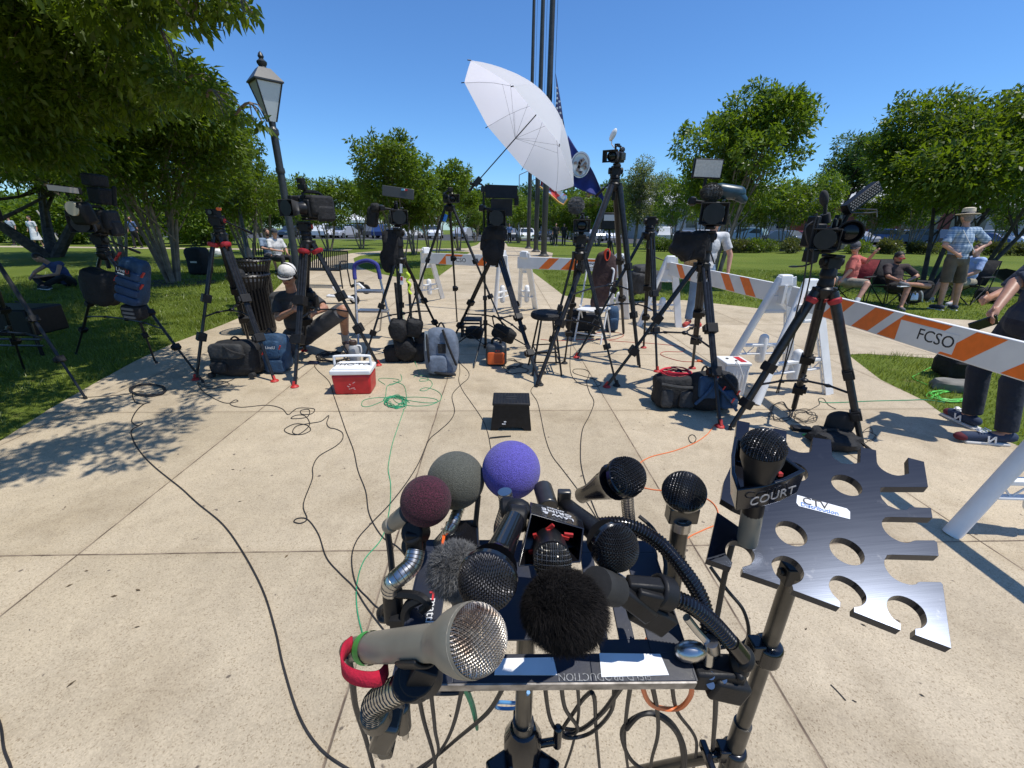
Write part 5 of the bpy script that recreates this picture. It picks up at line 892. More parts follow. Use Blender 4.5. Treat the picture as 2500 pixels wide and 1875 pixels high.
# T4
f4 = feetpx((890, 880), (1086, 838), (985, 868)); a4 = Ap(977, 632, f4); cb = Ap(972, 555, f4); tripod('tripod hung with black bags, left of the slim tripod', a4, f4, 'twin', footc=None, r=.020, mid=.45, ht=cb.z-a4.z)
c = vcam('camera under a flat grey sun flap with a coloured sticker', cb, R_(5), 1.1, 'eng')
p = Ap(972, 470, f4); b = MB(); b.box(p, (.36, .012, .11), RY(.12)); o = LP(b, 'sun_flap', mat('grey_flap', (.06, .065, .07), .6), c, bevel=.004)
b = MB(); b.box(p+V(.06, -.01, .03), (.035, .004, .018)); b.box(p+V(.095, -.01, .026), (.03, .004, .018), I3, 1); b.box(p+V(.078, -.0105, .03), (.012, .004, .014), I3, 2); b.build('sticker', [mat('teal_sticker', (.1, .4, .6), .5), M['red'], M['white']], o)
b = MB(); p = Ap(910, 530, f4); b.box(p, (.12, .12, .22), RY(.2)); b.box(p+V(.05, -.03, .1), (.1, .1, .1)); LP(b, 'rain_cover_flap', M['nylon'], c, bevel=.03)
b = MB(); p = Ap(955, 610, f4); sup(b, p, (.10, .09, .22), RY(.08), .65, 26, amp=.06, seed=36); sup(b, p+V(-.06, 0, -.14), (.07, .07, .14), RY(-.2), .8, 22, amp=.08, seed=37); o = b.build('black_cloth', M['cloth_dark'], None); tag(o, 'black cloth bunched round the head of the tripod hung with black bags', 'cloth')
# T5 slim tripod
f5 = feetpx((985, 812), (1116, 786), (1240, 826)); a5 = Ap(1097, 504, f5); tp5 = tripod('tall slim tripod in the middle with a thin blue band', a5, f5, 'thin', footc=None, head=False, r=.020, spread=False, mid=.4)
b = MB(); q = a5.lerp(f5[0], .085); d5 = (f5[0]-a5).normalized(); b.cyl(q-d5*.05, q+d5*.05, .027); b.build('tape_band', mat('blue_tape', (.05, .25, .7), .5), tp5)
vcam('small camera on top of the tall slim tripod', a5+V(0, 0, .02), R_(20), 1.1, 'small', light='round')
# T6 with flag
f6 = feetpx((1103, 838), (1318, 941), (1289, 847)); a6 = Ap(1213, 618, f6); cb = Ap(1214, 560, f6); tripod('tripod under the camera with the black flag panel, next to the umbrella stand', a6, f6, 'twin', footc='rubber', r=.022, mid=.5, ht=cb.z-a6.z)
c = vcam('camera with a square matte box under a black flag panel', cb, R_(-2), 1.2, 'eng')
p = Ap(1224, 468, f6); b = MB(); b.box(p, (.36, .014, .14), RY(.02)@RX(-.2)); b.box(p+V(.17, .05, -.09), (.05, .1, .1)); LP(b, 'black_flag', M['plastic'], c, bevel=.004)
p = Ap(1226, 508, f6); b = MB(); b.box(p+V(0, -.22, 0), (.23, .06, .17)); LP(b, 'matte_box', M['matte'], c, bevel=.006)
b = MB(); p = Ap(1205, 590, f6); sup(b, p+V(0, -.06, -.08), (.12, .09, .16), RY(.15), .75, 26, amp=.06, seed=31); sup(b, p+V(.02, -.05, .08), (.13, .09, .09), I3, .6, 24, amp=.07, seed=32); sup(b, p+V(-.08, -.05, .02), (.06, .07, .14), RY(.3), .8, 20, amp=.08, seed=33); o = b.build('black_cloth', M['cloth_dark'], None); tag(o, 'black cloth bunched under the camera beside the umbrella stand', 'cloth')
# T7 small fuzzy
f7 = feetpx((1325, 912), (1378, 888), (1505, 943)); a7 = Ap(1416, 618, f7); tripod('tripod behind the round stool carrying the camera with a grey ball of fur', a7, f7, 'twin', footc='rubber', r=.018, mid=.42)
c = vcam('small camera with a grey furry ball microphone, behind the round stool', a7+V(0, 0, .185), R_(0), 1.15, 'small')
q = Ap(1403, 502, f7)+V(0, -.1, 0); b = MB(); b.ell(q, .068, n=24); p_ = LP(b, 'furry_windscreen', M['furg'], c); fur('fur', q, (.066,)*3, 5000, .02, M['furg'], p_, wd=.0012, seed=9); b = MB(); b.cyl(q, q+V(.03, .05, -.10), .01); b.build('mount', M['plastic'], p_)
# T8 tall
f8 = feetpx((1310, 946), (1561, 898), (1522, 816)); a8 = Ap(1500, 450, f8); tripod('tallest tripod with thick dark tubes under the highest camera', a8, f8, 'thick', footc=None, r=.023, mid=.42, handle=(-.25, .1, -.25))
vcam('highest camera of all with a small white windscreen', a8+V(0, 0, .185), R_(-18), 1.15, 'small', mic='white', pitch=R_(5))
# T9 empty head
f9 = feetpx((1407, 874), (1571, 850), (1604, 908)); a9 = Ap(1585, 570, f9); tripod('tripod with an empty head between the tall camera and the light panel camera', a9, f9, 'twin', r=.022, mid=.42)
# T10 big
f10 = feetpx((1481, 946), (1757, 1043), (1690, 900)); a10 = Ap(1716, 645, f10); cb = Ap(1733, 560, f10); tripod('big tripod with a red-footed leg reaching far left, under the light panel camera', a10, f10, 'twin', r=.026, mid=.4, ht=cb.z-a10.z)
c = vcam('large camera with a furry microphone and a teal sleeve on top, below the light panel', cb, R_(2), 1.25, 'eng')
q = Ap(1727, 412, f10); b = MB(); b.box(q, (.245, .03, .15), RY(.03)); b.cyl(q-V(0, 0, .07), q-V(0, -.02, .20), .012); p_ = LP(b, 'light_panel', M['plastic'], c, bevel=.004); b = MB(); b.box(q-V(0, .017, 0), (.225, .004, .13), RY(.03)); b.build('diffuser', M['led'], p_)
q = Ap(1722, 472, f10)+V(0, -.12, .0); b = MB(); b.ell(q, (.078, .065, .065), n=24); p_ = LP(b, 'furry_windscreen', M['furg'], c); fur('fur', q, (.075, .06, .06), 6000, .02, mat('brown_fur', (.06, .055, .045), .8), p_, wd=.0012, seed=10)
q = Ap(1775, 472, f10); b = MB(); b.cap2(q+V(-.07, 0, .02), q+V(.09, -.02, 0), .062, .058); b.cap2(q+V(.07, -.02, 0), q+V(.13, -.04, -.05), .055, .035); LP(b, 'teal_sleeve', mat('teal_sleeve', (.02, .05, .065), .35, 0, .3, 15), c)
q = Ap(1672, 600, f10); b = MB(); sup(b, q, (.12, .09, .12), RY(.5), .75, 26, amp=.07, seed=34); sup(b, q+V(.11, 0, .0), (.10, .08, .13), I3, .6, 24, amp=.06, seed=35); o = b.build('black_cloth', M['cloth_dark'], None); tag(o, 'black cloth hanging left of the large camera', 'cloth')
# T11 near right
f11 = feetpx((1782, 1050), (2103, 1090), (1936, 1003)); a11 = Ap(2012, 705, f11); cb = Ap(2020, 618, f11); tripod('nearest tripod on the right with thick dark legs and red knee rings', a11, f11, 'thick', r=.0235, mid=.52, footc=None, redcollar=True, ht=cb.z-a11.z)
c = vcam('nearest camera on the right with a large round lens and side cables', cb, R_(-8), 1.0, 'eng')
cl = cb; q = Ap(2052, 566, f11)+V(-.03, -.13, 0); dd = V(-.55, -.83, 0); b = MB(); b.lathe([(.055, -.1), (.062, -.08), (.068, .0), (.078, .03), (.078, .06), (.070, .06), (.062, .02)], q, dd, 26, cap=False); p_ = LP(b, 'large_lens', M['plastic'], c); b = MB(); b.ell(q+dd*.02, (.064, .064, .02), rotm(*frame(dd)), 22); b.build('front_glass', M['lensg'], p_)
q = Ap(2108, 488, f11); f = RY(-R_(38))@RZ(.15); b = MB(); b.box(q+V(-.02, .0, .01), (.26, .06, .075), f); b.cyl(q-V(.06, 0, .03), q-V(.08, -.02, .16), .012); p_ = LP(b, 'grid_light', M['plastic'], c, bevel=.004)
b = MB()
for i in range(12):
    for j in range(4): b.box(q+f@V(-.112+.0195*i+(j % 2)*.0098, -.034, -.016+.015*j)+V(-.02, 0, .01), (.011, .004, .007), f)
b.build('honeycomb_grid', mat('grid_cells', (.20, .19, .17), .6), p_)
q = Ap(2012, 484, f11); b = MB(); b.ell(q, (.028, .03, .055), RY(-.35)); b.cyl(q+V(.02, 0, -.04), q+V(.035, 0, -.10), .012); b.cyl(q+V(.035, 0, -.1), q+V(.06, 0, -.16), .03); LP(b, 'foam_microphone', M['matte'], c)
b = MB(); b.tube([Ap(2060, 520, f11), Ap(2120, 520, f11), Ap(2140, 518, f11)], .006); b.tube([Ap(2060, 508, f11), Ap(2140, 512, f11), Ap(2140, 530, f11)], .005); LP(b, 'monitor_arm', M['gun'], c)
b = MB(); q = Ap(1985, 575, f11); b.box(q, (.07, .15, .16)); b.box(q+V(.02, 0, -.14), (.06, .1, .09)); b.box(q+V(-.02, .0, .1), (.04, .1, .06)); LP(b, 'battery_pack', M['plastic'], c, bevel=.01)
b = MB(); b.tube([Ap(1990, 640, f11), Ap(1960, 650, f11), Ap(1935, 651, f11)], .007); b.ell(Ap(1938, 651, f11), (.04, .012, .008)); LP(b, 'focus_lever', M['gun'], c)
for i, pts in enumerate([[(1995, 520), (1975, 600), (1960, 700), (1935, 800), (1900, 960)], [(2000, 530), (1988, 590), (1975, 690), (1945, 800), (1915, 900), (1895, 960)], [(1985, 540), (1965, 560), (1975, 600), (1990, 620), (2000, 600)]]):
    b = MB(); b.tube(spline([Yw(x, y, cl.y-.1*(j < 3)) for j, (x, y) in enumerate(pts)], 6), .005, 6); o = b.build('camera_cable', M['cord'], None); tag(o, ['cable dropping from the nearest right camera along its left leg', 'second cable dropping beside it to the knot of wires', 'short cable looped at the side of the nearest right camera'][i], 'cable')
# T12 beyond the barrier
f12 = [GX(1470, 11.2), GX(1510, 11.2), GX(1495, 11.9)]; tripod('distant tripod with a white-screened monitor beyond the middle barrier', Yw(1488, 590, 11.4), f12, 'thin', footc=None, head=False, r=.02, spread=False)
q = Yw(1490, 540, 11.4); t2 = thing('camera_monitor', 'square monitor with a sun hood on the distant tripod', 'monitor', q); b = MB(); b.box(q, (.52, .3, .4)); b.cyl(q-V(0, 0, .2), Yw(1488, 590, 11.4), .03); b.build('housing', M['plastic'], t2, bevel=.02); b = MB(); b.box(q-V(0, .16, -.08), (.4, .02, .14)); b.build('screen', mat('pale_screen', (.35, .37, .4), .3), t2)
# umbrella stand and umbrella
us = V(*Ap(1186, 826, [G(1186, 870)])[:2], 0); uy = G(1186, 866).y; ub = G(1186, 866); top = Yw(1186, 462, uy)
t = thing('light_stand', 'thin black light stand that holds the white umbrella', 'light stand', ub); b = MB(); b.cyl(ub+V(0, 0, .1), ub+V(0, 0, .75), .017); b.cyl(ub+V(0, 0, .7), V(ub.x, ub.y, top.z), .012); b.box(ub+V(0, 0, .73), (.05, .04, .05)); b.box(ub+V(0, 0, 1.2), (.04, .03, .05)); b.build('column', M['black'], t)
for q in feetpx((1156, 900), (1112, 842), (1296, 850)): b = MB(); b.cyl(ub+V(0, 0, .42), q, .009); b.cyl(ub+V(0, 0, .12), (q+ub+V(0, 0, .42))/2, .006); b.build('leg', M['black'], t)
for k, (z, ln) in enumerate(((.42, .03), (.12, .03))): b = MB(); b.cyl(ub+V(0, 0, z-ln), ub+V(0, 0, z+ln), .028); b.build('leg_collar', M['black'], t)
ha = Yw(1158, 452, uy-.02); ul = (Yw(1281, 310, uy+.10)-ha).normalized(); 
b = MB(); b.box(V(ub.x, ub.y, top.z), (.06, .05, .06)); b.tube([top, Yw(1175, 450, uy), ha+ul*.03], .012); b.box(ha+ul*.05, (.07, .06, .10), rotm(*frame(ul))); b.cyl(ha-V(.0, 0, .0), ha-ul*.0+V(-.05, -.02, .02), .014); b.build('umbrella_clamp', M['black'], t, bevel=.004)
M['umb'] = leafmat('white_umbrella_cloth', (.86, .86, .88), (.88, .88, .90), .5); 
for n_ in M['umb'].node_tree.nodes:
    if n_.type == 'MIX' : n_.inputs[7].default_value = (.95, .95, 1, 1)
# canopy: octagonal dome; solve the axis from the pixels of its centre and handle
hub = Yw(1332, 254, uy+.17)   # crown tip (inside top) of the dome
ax = (hub-ha).normalized(); L = (hub-ha).length; RR = .83; depth = .42
t = thing('umbrella', 'large white umbrella tilted over the cameras on its light stand', 'umbrella', ha)
b = MB(); b.cyl(ha-ax*.02, hub, .006); b.cyl(ha-ax*.10, ha+ax*.10, .013, n=12); b.build('shaft', M['black'], t)
u, v, w = frame(ax); ph = R_(20)
b = MB(); NR = 10; N = 8; K = 6
def dome(r, a):
    k = (a-ph)/(2*math.pi/N); fr_ = k-math.floor(k); sag = 1-.055*(1-(2*fr_-1)**2)*r*r*1.3; rr = RR*r*sag; z = -depth*(r**2)*(1+.0*r); return hub+u*(rr*math.cos(a))+v*(rr*math.sin(a))+w*z
vs = [hub]; fs = []
for j in range(1, NR+1):
    for i in range(N*K): vs.append(dome(j/NR, ph+2*math.pi*i/(N*K)))
n = N*K
for i in range(n): fs.append((0, 1+i, 1+(i+1) % n))
for j in range(NR-1):
    for i in range(n): a_ = 1+j*n; fs.append((a_+i, a_+(i+1) % n, a_+n+(i+1) % n, a_+n+i))
b.add(vs, fs); o = b.build('canopy', M['umb'], t, ang=16)
for i in range(N):
    a = ph+2*math.pi*i/N; b = MB(); b.tube([dome(r, a)-w*.006 for r in (.02, .3, .5, .7, .85, 1.0)], .0014, 5); b.tube([hub-w*.48, dome(.6, a)-w*.008], .0012, 5); b.cyl(dome(1., a), dome(1.03, a), .005); b.build('rib', M['black'], t)
# ================================================ people
def remesh(o, vx, sm=3):
    m = o.modifiers.new('r', 'REMESH'); m.mode = 'VOXEL'; m.voxel_size = vx; m.use_smooth_shade = True
    if sm: q = o.modifiers.new('s', 'SMOOTH'); q.factor = .5; q.iterations = sm
def cloth(name, c, c2=None, vs=6, plaid=None):
    if not plaid: return mat(name, c, .9, 0, 0 if c2 else .25, vs, .7, 14, col2=c2, sheen=.03, bd=.02)
    m = mat(name, c, .9, bump=.6, bs=14, bd=.02); t = m.node_tree; b = t.nodes['Principled BSDF']; tc = t.nodes.new('ShaderNodeTexCoord'); L = t.links.new; prev = None
    for k, (rot, sc, a) in enumerate(((0, 9, plaid[0]), (90, 7, plaid[1]), (90, 16, plaid[0]))):
        w = t.nodes.new('ShaderNodeTexWave'); w.bands_direction = 'X' if rot == 0 else 'Z'; w.inputs['Scale'].default_value = sc/2; w.inputs['Distortion'].default_value = .6; L(tc.outputs['Object'], w.inputs[0])
        r = t.nodes.new('ShaderNodeValToRGB'); r.color_ramp.elements[0].position = .45; r.color_ramp.elements[1].position = .6; r.color_ramp.elements[0].color = (1, 1, 1, 1); r.color_ramp.elements[1].color = (*a, 1); L(w.outputs[0], r.inputs[0])
        x = t.nodes.new('ShaderNodeMix'); x.data_type = 'RGBA'; x.blend_type = 'MULTIPLY'; x.inputs[0].default_value = .8; L(r.outputs[0], x.inputs[7])
        if prev is None: x.inputs[6].default_value = (*c, 1)
        else: L(prev, x.inputs[6])
        prev = x.outputs[2]
    L(prev, b.inputs['Base Color']); return m
PG = None; M['ghair'] = mat('grey_hair', (.22, .19, .17), .8, 0, .2, 60)
def hand(b, w, d, side, s=1, curl=.5, n=8):
    """palm at w pointing along d with five fingers"""
    d = Vector(d).normalized(); side = (Vector(side)-d*Vector(side).dot(d)).normalized(); up = d.cross(side)
    b.cap2(w, w+d*.05*s, .024*s, .033*s, n); b.cap2(w+d*.055*s-side*.02*s, w+d*.055*s+side*.02*s, .015*s, .015*s, n)
    for i, ln in enumerate((.062, .074, .069, .052)):
        a = w+d*.075*s+side*(.027-.018*i)*s; m = a+(d*(1-curl*.4)-up*curl*.6).normalized()*ln*.55*s; e = m+(d*(1-curl)-up*curl).normalized()*ln*.5*s
        b.cap2(a-d*.02*s, m, .0088*s, .0078*s, 6); b.cap2(m, e, .0078*s, .0065*s, 6)
    a = w+d*.03*s+side*.028*s; m = a+(d*.6+side*.8).normalized()*.035*s; b.cap2(a, m, .011*s, .009*s, 6); b.cap2(m, m+(d*.9+side*.1-up*.3).normalized()*.03*s, .009*s, .0075*s, 6)
def person(label, J, skin='skin', shirt=None, sleeve=.75, pants=None, plen=.5, shoe=None, sock=None, hair='hair', hat=None, face=None, s=1.0, vx=.014, base=None, beard=False, belly=1.0, hands=True, hcurl=.5):
    """J: joints in world space: pe ch ne he (head centre), sh el wr hi kn an to as pairs; face: direction the face looks"""
    base = base or V(J['pe'].x, J['pe'].y, 0); t = thing('person', label, 'person', base); F = Vector(face or (0, -1, 0)).normalized()
    pe, ch, ne, he = J['pe'], J['ch'], J['ne'], J['he']; sl_ = (J['sh'][1]-J['sh'][0]).normalized(); upT = (ne-pe).normalized(); fT = sl_.cross(upT).normalized(); rt = rotm(sl_, upT.cross(sl_).normalized(), upT)
    upH = (he-ne).normalized(); rH = (F.cross(upH)).normalized(); fH = upH.cross(rH).normalized(); hR = rotm(rH, fH, upH)
    def torso(b, g=0.):
        b.ell(pe, ((.155+g)*s, (.115+g)*s, (.13+g)*s), rt); b.ell(pe.lerp(ch, .5), ((.148+g)*s*belly, (.110+g)*s*belly, (.16+g)*s), rt); b.ell(ch, ((.165+g)*s, (.118+g)*s, (.17+g)*s), rt)
        for q in J['sh']: b.cap2(ch.lerp(ne, .55), q, (.075+g)*s, (.062+g)*s)
    b = MB(); torso(b, -.012); b.cap2(ch.lerp(ne, .6), he-upH*.05*s, .058*s, .05*s)
    b.ell(he, (.074*s, .093*s, .108*s), hR, 20); b.ell(he-upH*.055*s+fH*.02*s, (.056*s, .068*s, .06*s), hR, 16)
    b.cap2(he+fH*.088*s+upH*.012*s, he+fH*.108*s-upH*.02*s, .009*s, .014*s, 8)
    for q in (-1, 1): b.ell(he+rH*q*.076*s-upH*.01*s-fH*.005*s, (.012*s, .022*s, .032*s), hR, 8)
    for i in (0, 1):
        sh, el, wr = J['sh'][i], J['el'][i], J['wr'][i]; b.cap2(sh, el, .05*s, .04*s); b.cap2(el, wr, .041*s, .026*s)
        if hands:
            d = (J['hd'][i]-wr) if 'hd' in J else (wr-el); hand(b, wr, d, V(0, 0, 1) if abs(d.normalized().z) < .8 else V(0, -1, 0), s, hcurl)
        hi, kn, an = J['hi'][i], J['kn'][i], J['an'][i]; b.cap2(hi, kn, .083*s, .056*s); b.cap2(kn, an, .056*s, .036*s); b.ell(kn.lerp(an, .28)+(kn-an).normalized().cross(sl_)*0, (.052*s, .055*s, .09*s), rotm(*frame(kn-an)))
        b.cap2(an-V(0, 0, .02), J['to'][i], .036*s, .03*s)
    bd = b.build('body', M[skin], t); remesh(bd, vx)
    if shirt:
        b = MB(); torso(b, .014)
        for i in (0, 1):
            sh, el, wr = J['sh'][i], J['el'][i], J['wr'][i]; e = sh.lerp(el, min(1, sleeve)); b.cyl(sh, e, .064*s, .066*s, 14); b.ell(sh, .068*s)
            if sleeve > 1: b.cyl(el, el.lerp(wr, sleeve-1), .055*s, .048*s, 14); b.ell(el, .056*s)
        b.ell(ch.lerp(ne, .75), (.075*s, .075*s, .06*s), rt); o = b.build('shirt', shirt, t); remesh(o, vx*.9, 2)
    if pants:
        b = MB(); b.ell(pe, (.172*s, .128*s, .13*s), rt); b.ell(pe-upT*.05*s, (.165*s, .125*s, .12*s), rt)
        for i in (0, 1):
            hi, kn, an = J['hi'][i], J['kn'][i], J['an'][i]; e = hi.lerp(kn, min(1, plen*1.9)); b.cyl(hi, e, .098*s, (.088 if plen < .9 else .072)*s, 16); b.ell(hi, .1*s)
            if plen > .6: b.cyl(kn, an+V(0, 0, .02), .072*s, .062*s, 14); b.ell(kn, .074*s)
        o = b.build('shorts' if plen < .9 else 'jeans', pants, t); remesh(o, vx*.9, 2)
    if shoe:
        for i in (0, 1):
            an, to = J['an'][i], J['to'][i]; d = V(to.x-an.x, to.y-an.y, 0); d = d.normalized() if d.length > 1e-3 else F; z = max(.035, min(an.z, to.z)); b = MB(); h = an-d*.045*s; b.cap2(V(h.x, h.y, an.z-.03), to, .043*s, .036*s); b.ell(an-V(0, 0, .02), (.043*s, .043*s, .05*s)); o = b.build('shoe', shoe, t); remesh(o, .009, 2)
            b = MB(); m = (h+to)/2; b.box(V(m.x, m.y, min(an.z, to.z)-.045), (.075*s, .27*s, .022), rotm(V(0, 0, 1).cross(d)*-1, d, V(0, 0, 1))); b.build('sole', M['white'], o, off=t.location, bevel=.008)
            if sock: b = MB(); kn = J['kn'][i]; b.cyl(an, an.lerp(kn, .3), .042*s, .048*s, 14); b.build('sock', sock, t)
    if hair:
        b = MB(); b.ell(he+upH*.028*s-fH*.018*s, (.083*s, .092*s, .094*s), hR, 18); b.ell(he-fH*.04*s-upH*.02*s, (.074*s, .062*s, .07*s), hR, 14); o = b.build('hair', M[hair], t)
    if beard: b = MB(); b.ell(he-upH*.078*s+fH*.042*s, (.052*s, .055*s, .04*s), hR, 14); b.build('beard', M['hair'], t)
    b = MB()
    for q in (-1, 1): b.ell(he+rH*q*.031*s+fH*.084*s+upH*.012*s, (.012*s, .008*s, .008*s), hR, 8)
    b.build('eyes', M['gloss'], t); b = MB(); b.ell(he+fH*.088*s-upH*.048*s, (.024*s, .008*s, .007*s), hR, 8); b.build('mouth', mat('lip', (.30, .10, .08), .6), t)
    t['_fr'] = 1; PGx.append((t, he, hR, rH, fH, upH)); return t, he, rH, fH, upH
PGx = []
def glasses(t, he, rH, fH, upH, s=1, col='gloss'):
    b = MB()
    for q in (-1, 1): b.ell(he+rH*q*.033*s+fH*.098*s+upH*.012*s, (.027*s, .008*s, .018*s), rotm(rH, fH, upH), 12); b.cyl(he+rH*q*.06*s+fH*.09*s+upH*.014*s, he+rH*q*.078*s-fH*.01*s+upH*.014*s, .003)
    b.cyl(he-rH*.03*s+fH*.1*s+upH*.016*s, he+rH*.03*s+fH*.1*s+upH*.016*s, .003); b.build('sunglasses', M[col], t)
def cap(t, he, rH, fH, upH, m, s=1, text_=None, brim=None):
    b = MB(); R3 = rotm(rH, fH, upH); T4_ = (R3 @ Matrix.Diagonal((.089*s, .104*s, .088*s))).to_4x4(); T4_.translation = he+upH*.046*s; b.T = T4_; b.lathe([(1, -.08), (1, 0), (.985, .2), (.93, .42), (.82, .62), (.62, .82), (.35, .96), (0, 1.02)], n=26); b.T = None; o = b.build('cap', m, t)
    b = MB(); pts = []; n = 12
    for k in range(n+1): a = math.pi*k/n; pts.append((math.cos(a)*.078*s, math.sin(a)*.075*s+.062*s))
    c = he+upH*.035*s+fH*.0; dn = (fH-upH*.08).normalized(); nr = rH.cross(dn); b.prism(pts, c, rH, dn, nr, .006); b.build('brim', brim or m, o, off=t.location)
    if text_: text(text_, .042*s, he+upH*.055*s+fH*.105*s, rH, (upH+fH*-.15), M['ink'], t)
PR = lambda *q: [Yw(*a) for a in q]
# crouching man
y = 5.25
J = dict(pe=Yw(735, 812, y+.1), ch=Yw(722, 752, y+.02), ne=Yw(710, 706, y-.05), he=Yw(703, 672, y-.12), sh=PR((676, 728, y), (757, 724, y+.05)), el=PR((680, 776, y-.15), (793, 752, y-.05)), wr=PR((714, 758, y-.32), (768, 764, y-.3)), hi=PR((712, 820, y+.1), (755, 815, y+.1)), kn=PR((694, 846, y-.35), (838, 757, y-.3)), an=[Yw(720, 858, y+.1), G(846, 848)+V(0, 0, .09)], to=[Yw(745, 862, y+.2), G(858, 868)+V(0, 0, .045)])
J['an'][0].z = .07; J['to'][0].z = .05; J['kn'][0].z = .08
t, he, rH, fH, upH = person('man in a white cap crouching on one knee behind the red-collared tripod, sunglasses and headphones on', J, 'skin2', cloth('charcoal_tshirt', (.045, .045, .047)), .8, cloth('grey_shorts', (.07, .07, .075)), .5, cloth('brown_shoe', (.10, .08, .07)), cloth('grey_sock', (.45, .45, .43)), face=(.12, -1, .08), vx=.010, beard=False, base=G(760, 850), s=1.12)
t['label'] = 'crouching man in a white cap, headphones and sunglasses behind the red-collared tripod'
glasses(t, he, rH, fH, upH, 1.12); cap(t, he, rH, fH, upH, cloth('white_cap', (.62, .60, .57)), 1.1, text_='CHAMPS', brim=cloth('grey_brim', (.35, .34, .33)))
b = MB(); b.tube(spline([he+rH*math.cos(a)*.105+upH*math.sin(a)*.15 for a in [math.pi*k/8 for k in range(9)]], 3), .009); b.build('headband', M['black'], t)
for q in (-1, 1): b = MB(); b.cyl(he+rH*q*.085, he+rH*q*.115, .036, n=18); b.build('ear_cup', M['plastic'], t, bevel=.006)
upT = (J['ne']-J['pe']).normalized(); sl_ = (J['sh'][1]-J['sh'][0]).normalized(); b = MB(); b.ell(J['ch'], (.185, .142, .19), rotm(sl_, upT.cross(sl_).normalized(), upT)); b.ell(J['pe'].lerp(J['ch'], .4), (.175, .135, .17), rotm(sl_, upT.cross(sl_).normalized(), upT)); o = b.build('vest', cloth('black_vest', (.012, .012, .013)), t)
q = Yw(762, 738, y-.34); b = MB(); b.box(q, (.13, .10, .16)); b.box(q+V(.02, -.04, .1), (.08, .08, .06)); b.cyl(q+V(0, -.05, 0), q+V(0, -.11, 0), .04); o = b.build('video_camera', M['plastic'], None, bevel=.01); tag(o, 'small black camera held by the crouching man', 'video camera')
# standing man in the straw hat, seen from behind
g = G(2348, 757); y = g.y; k = 1.0
zz = lambda px, z, dy=0: V(GX(px, y).x, y+dy, z)
cx = g.x; J = dict(pe=V(cx-.03, y, .98), ch=V(cx, y, 1.27), ne=V(cx+.02, y, 1.50), he=V(cx+.02, y+.02, 1.66), sh=[V(cx+.24, y, 1.42), V(cx-.2, y, 1.42)], el=[V(cx+.46, y-.06, 1.22), V(cx-.37, y-.05, 1.18)], wr=[V(cx+.2, y-.12, 1.10), V(cx-.20, y-.13, 1.04)], hi=[V(cx+.08, y, .92), V(cx-.13, y, .92)], kn=[V(cx+.12, y, .50), V(cx-.17, y, .50)], an=[V(cx+.12, y, .09), V(cx-.19, y, .09)], to=[V(cx+.17, y+.15, .045), V(cx-.22, y+.15, .045)])
for k_ in J:
    for q_ in (J[k_] if isinstance(J[k_], list) else [J[k_]]): q_.x -= .20*q_.z+.28; q_.z *= 1.07
pl = cloth('plaid_shirt', (.52, .60, .66), plaid=((.50, .60, .72), (.62, .68, .76)))
t, he, rH, fH, upH = person('x', J, 'skin', pl, .85, cloth('olive_shorts', (.10, .085, .06)), .5, cloth('navy_shoe', (.04, .045, .07)), face=(.1, 1, 0), s=1.08, belly=1.15, hair='ghair')
t['label'] = 'standing man seen from behind in a straw hat and blue plaid shirt, hands on hips'
st_ = mat('straw', (.62, .53, .38), .8, 0, .12, 40, .4, 90); b = MB(); b.lathe([(.175, -.005), (.168, .0), (.10, .006), (.098, .03), (.092, .10), (.06, .115), (.0, .105)], he+V(0, 0, .045), (0, .08, 1), 30); h_ = b.build('straw_hat', st_, t); b = MB(); b.lathe([(.101, .006), (.0995, .035)], he+V(0, 0, .045), (0, .08, 1), 30, cap=False); b.build('hat_band', M['matte'], h_, off=t.location)
b = MB(); b.tube(spline([V(cx-.73, y-.14, 1.54), V(cx-.57, y-.165, 1.34), V(cx-.43, y-.17, 1.2), V(cx-.37, y-.16, 1.14)], 6), .006); b.build('shoulder_strap', M['white'], t)
# folding camp chairs and the men in them
M['camp'] = cloth('black_chair_cloth', (.012, .012, .014)); M['campr'] = cloth('dark_red_chair_cloth', (.20, .02, .025))
def campchair(label, c, m, rz, s=1.):
    t = thing('camp_chair', label, 'folding chair', c, 'folding camp chairs on the right lawn', rz, local=True); Z = (0, 0, 0); t.scale = (s, s, s)
    b = MB(); b.add([(-.26, -.22, .44), (.26, -.22, .44), (.24, .2, .38), (-.24, .2, .38), (0, 0, .36)], [(0, 1, 4), (1, 2, 4), (2, 3, 4), (3, 0, 4)]); o = b.build('seat', m, t, off=Z); q = o.modifiers.new('s', 'SOLIDIFY'); q.thickness = .02
    b = MB(); b.add([(-.25, .2, .40), (.25, .2, .40), (.28, .36, .92), (-.28, .36, .92), (0, .31, .65)], [(0, 1, 4), (1, 2, 4), (2, 3, 4), (3, 0, 4)]); o = b.build('backrest', m, t, off=Z); q = o.modifiers.new('s', 'SOLIDIFY'); q.thickness = .02
    for x in (-1, 1): b = MB(); b.box((x*.33, -.02, .60), (.07, .42, .02)); b.build('armrest', M['camp'], t, off=Z, bevel=.005)
    for a, e in [((-.3, -.24, 0), (.28, -.2, .46)), ((.3, -.24, 0), (-.28, -.2, .46)), ((-.3, .24, 0), (-.28, .36, .92)), ((.3, .24, 0), (.28, .36, .92)), ((-.3, -.24, 0), (-.28, .24, .42)), ((.3, -.24, 0), (.28, .24, .42)), ((-.3, -.22, .0), (-.33, -.2, .6)), ((.3, -.22, 0), (.33, -.2, .6))]: b = MB(); b.cyl(a, e, .011); b.build('leg', M['black'], t, off=Z)
    return t
g1 = G(2055, 742); campchair('red camp chair angled sideways, the salmon-shirted man sitting in it', g1+V(.12, .1, 0), M['campr'], R_(-60))
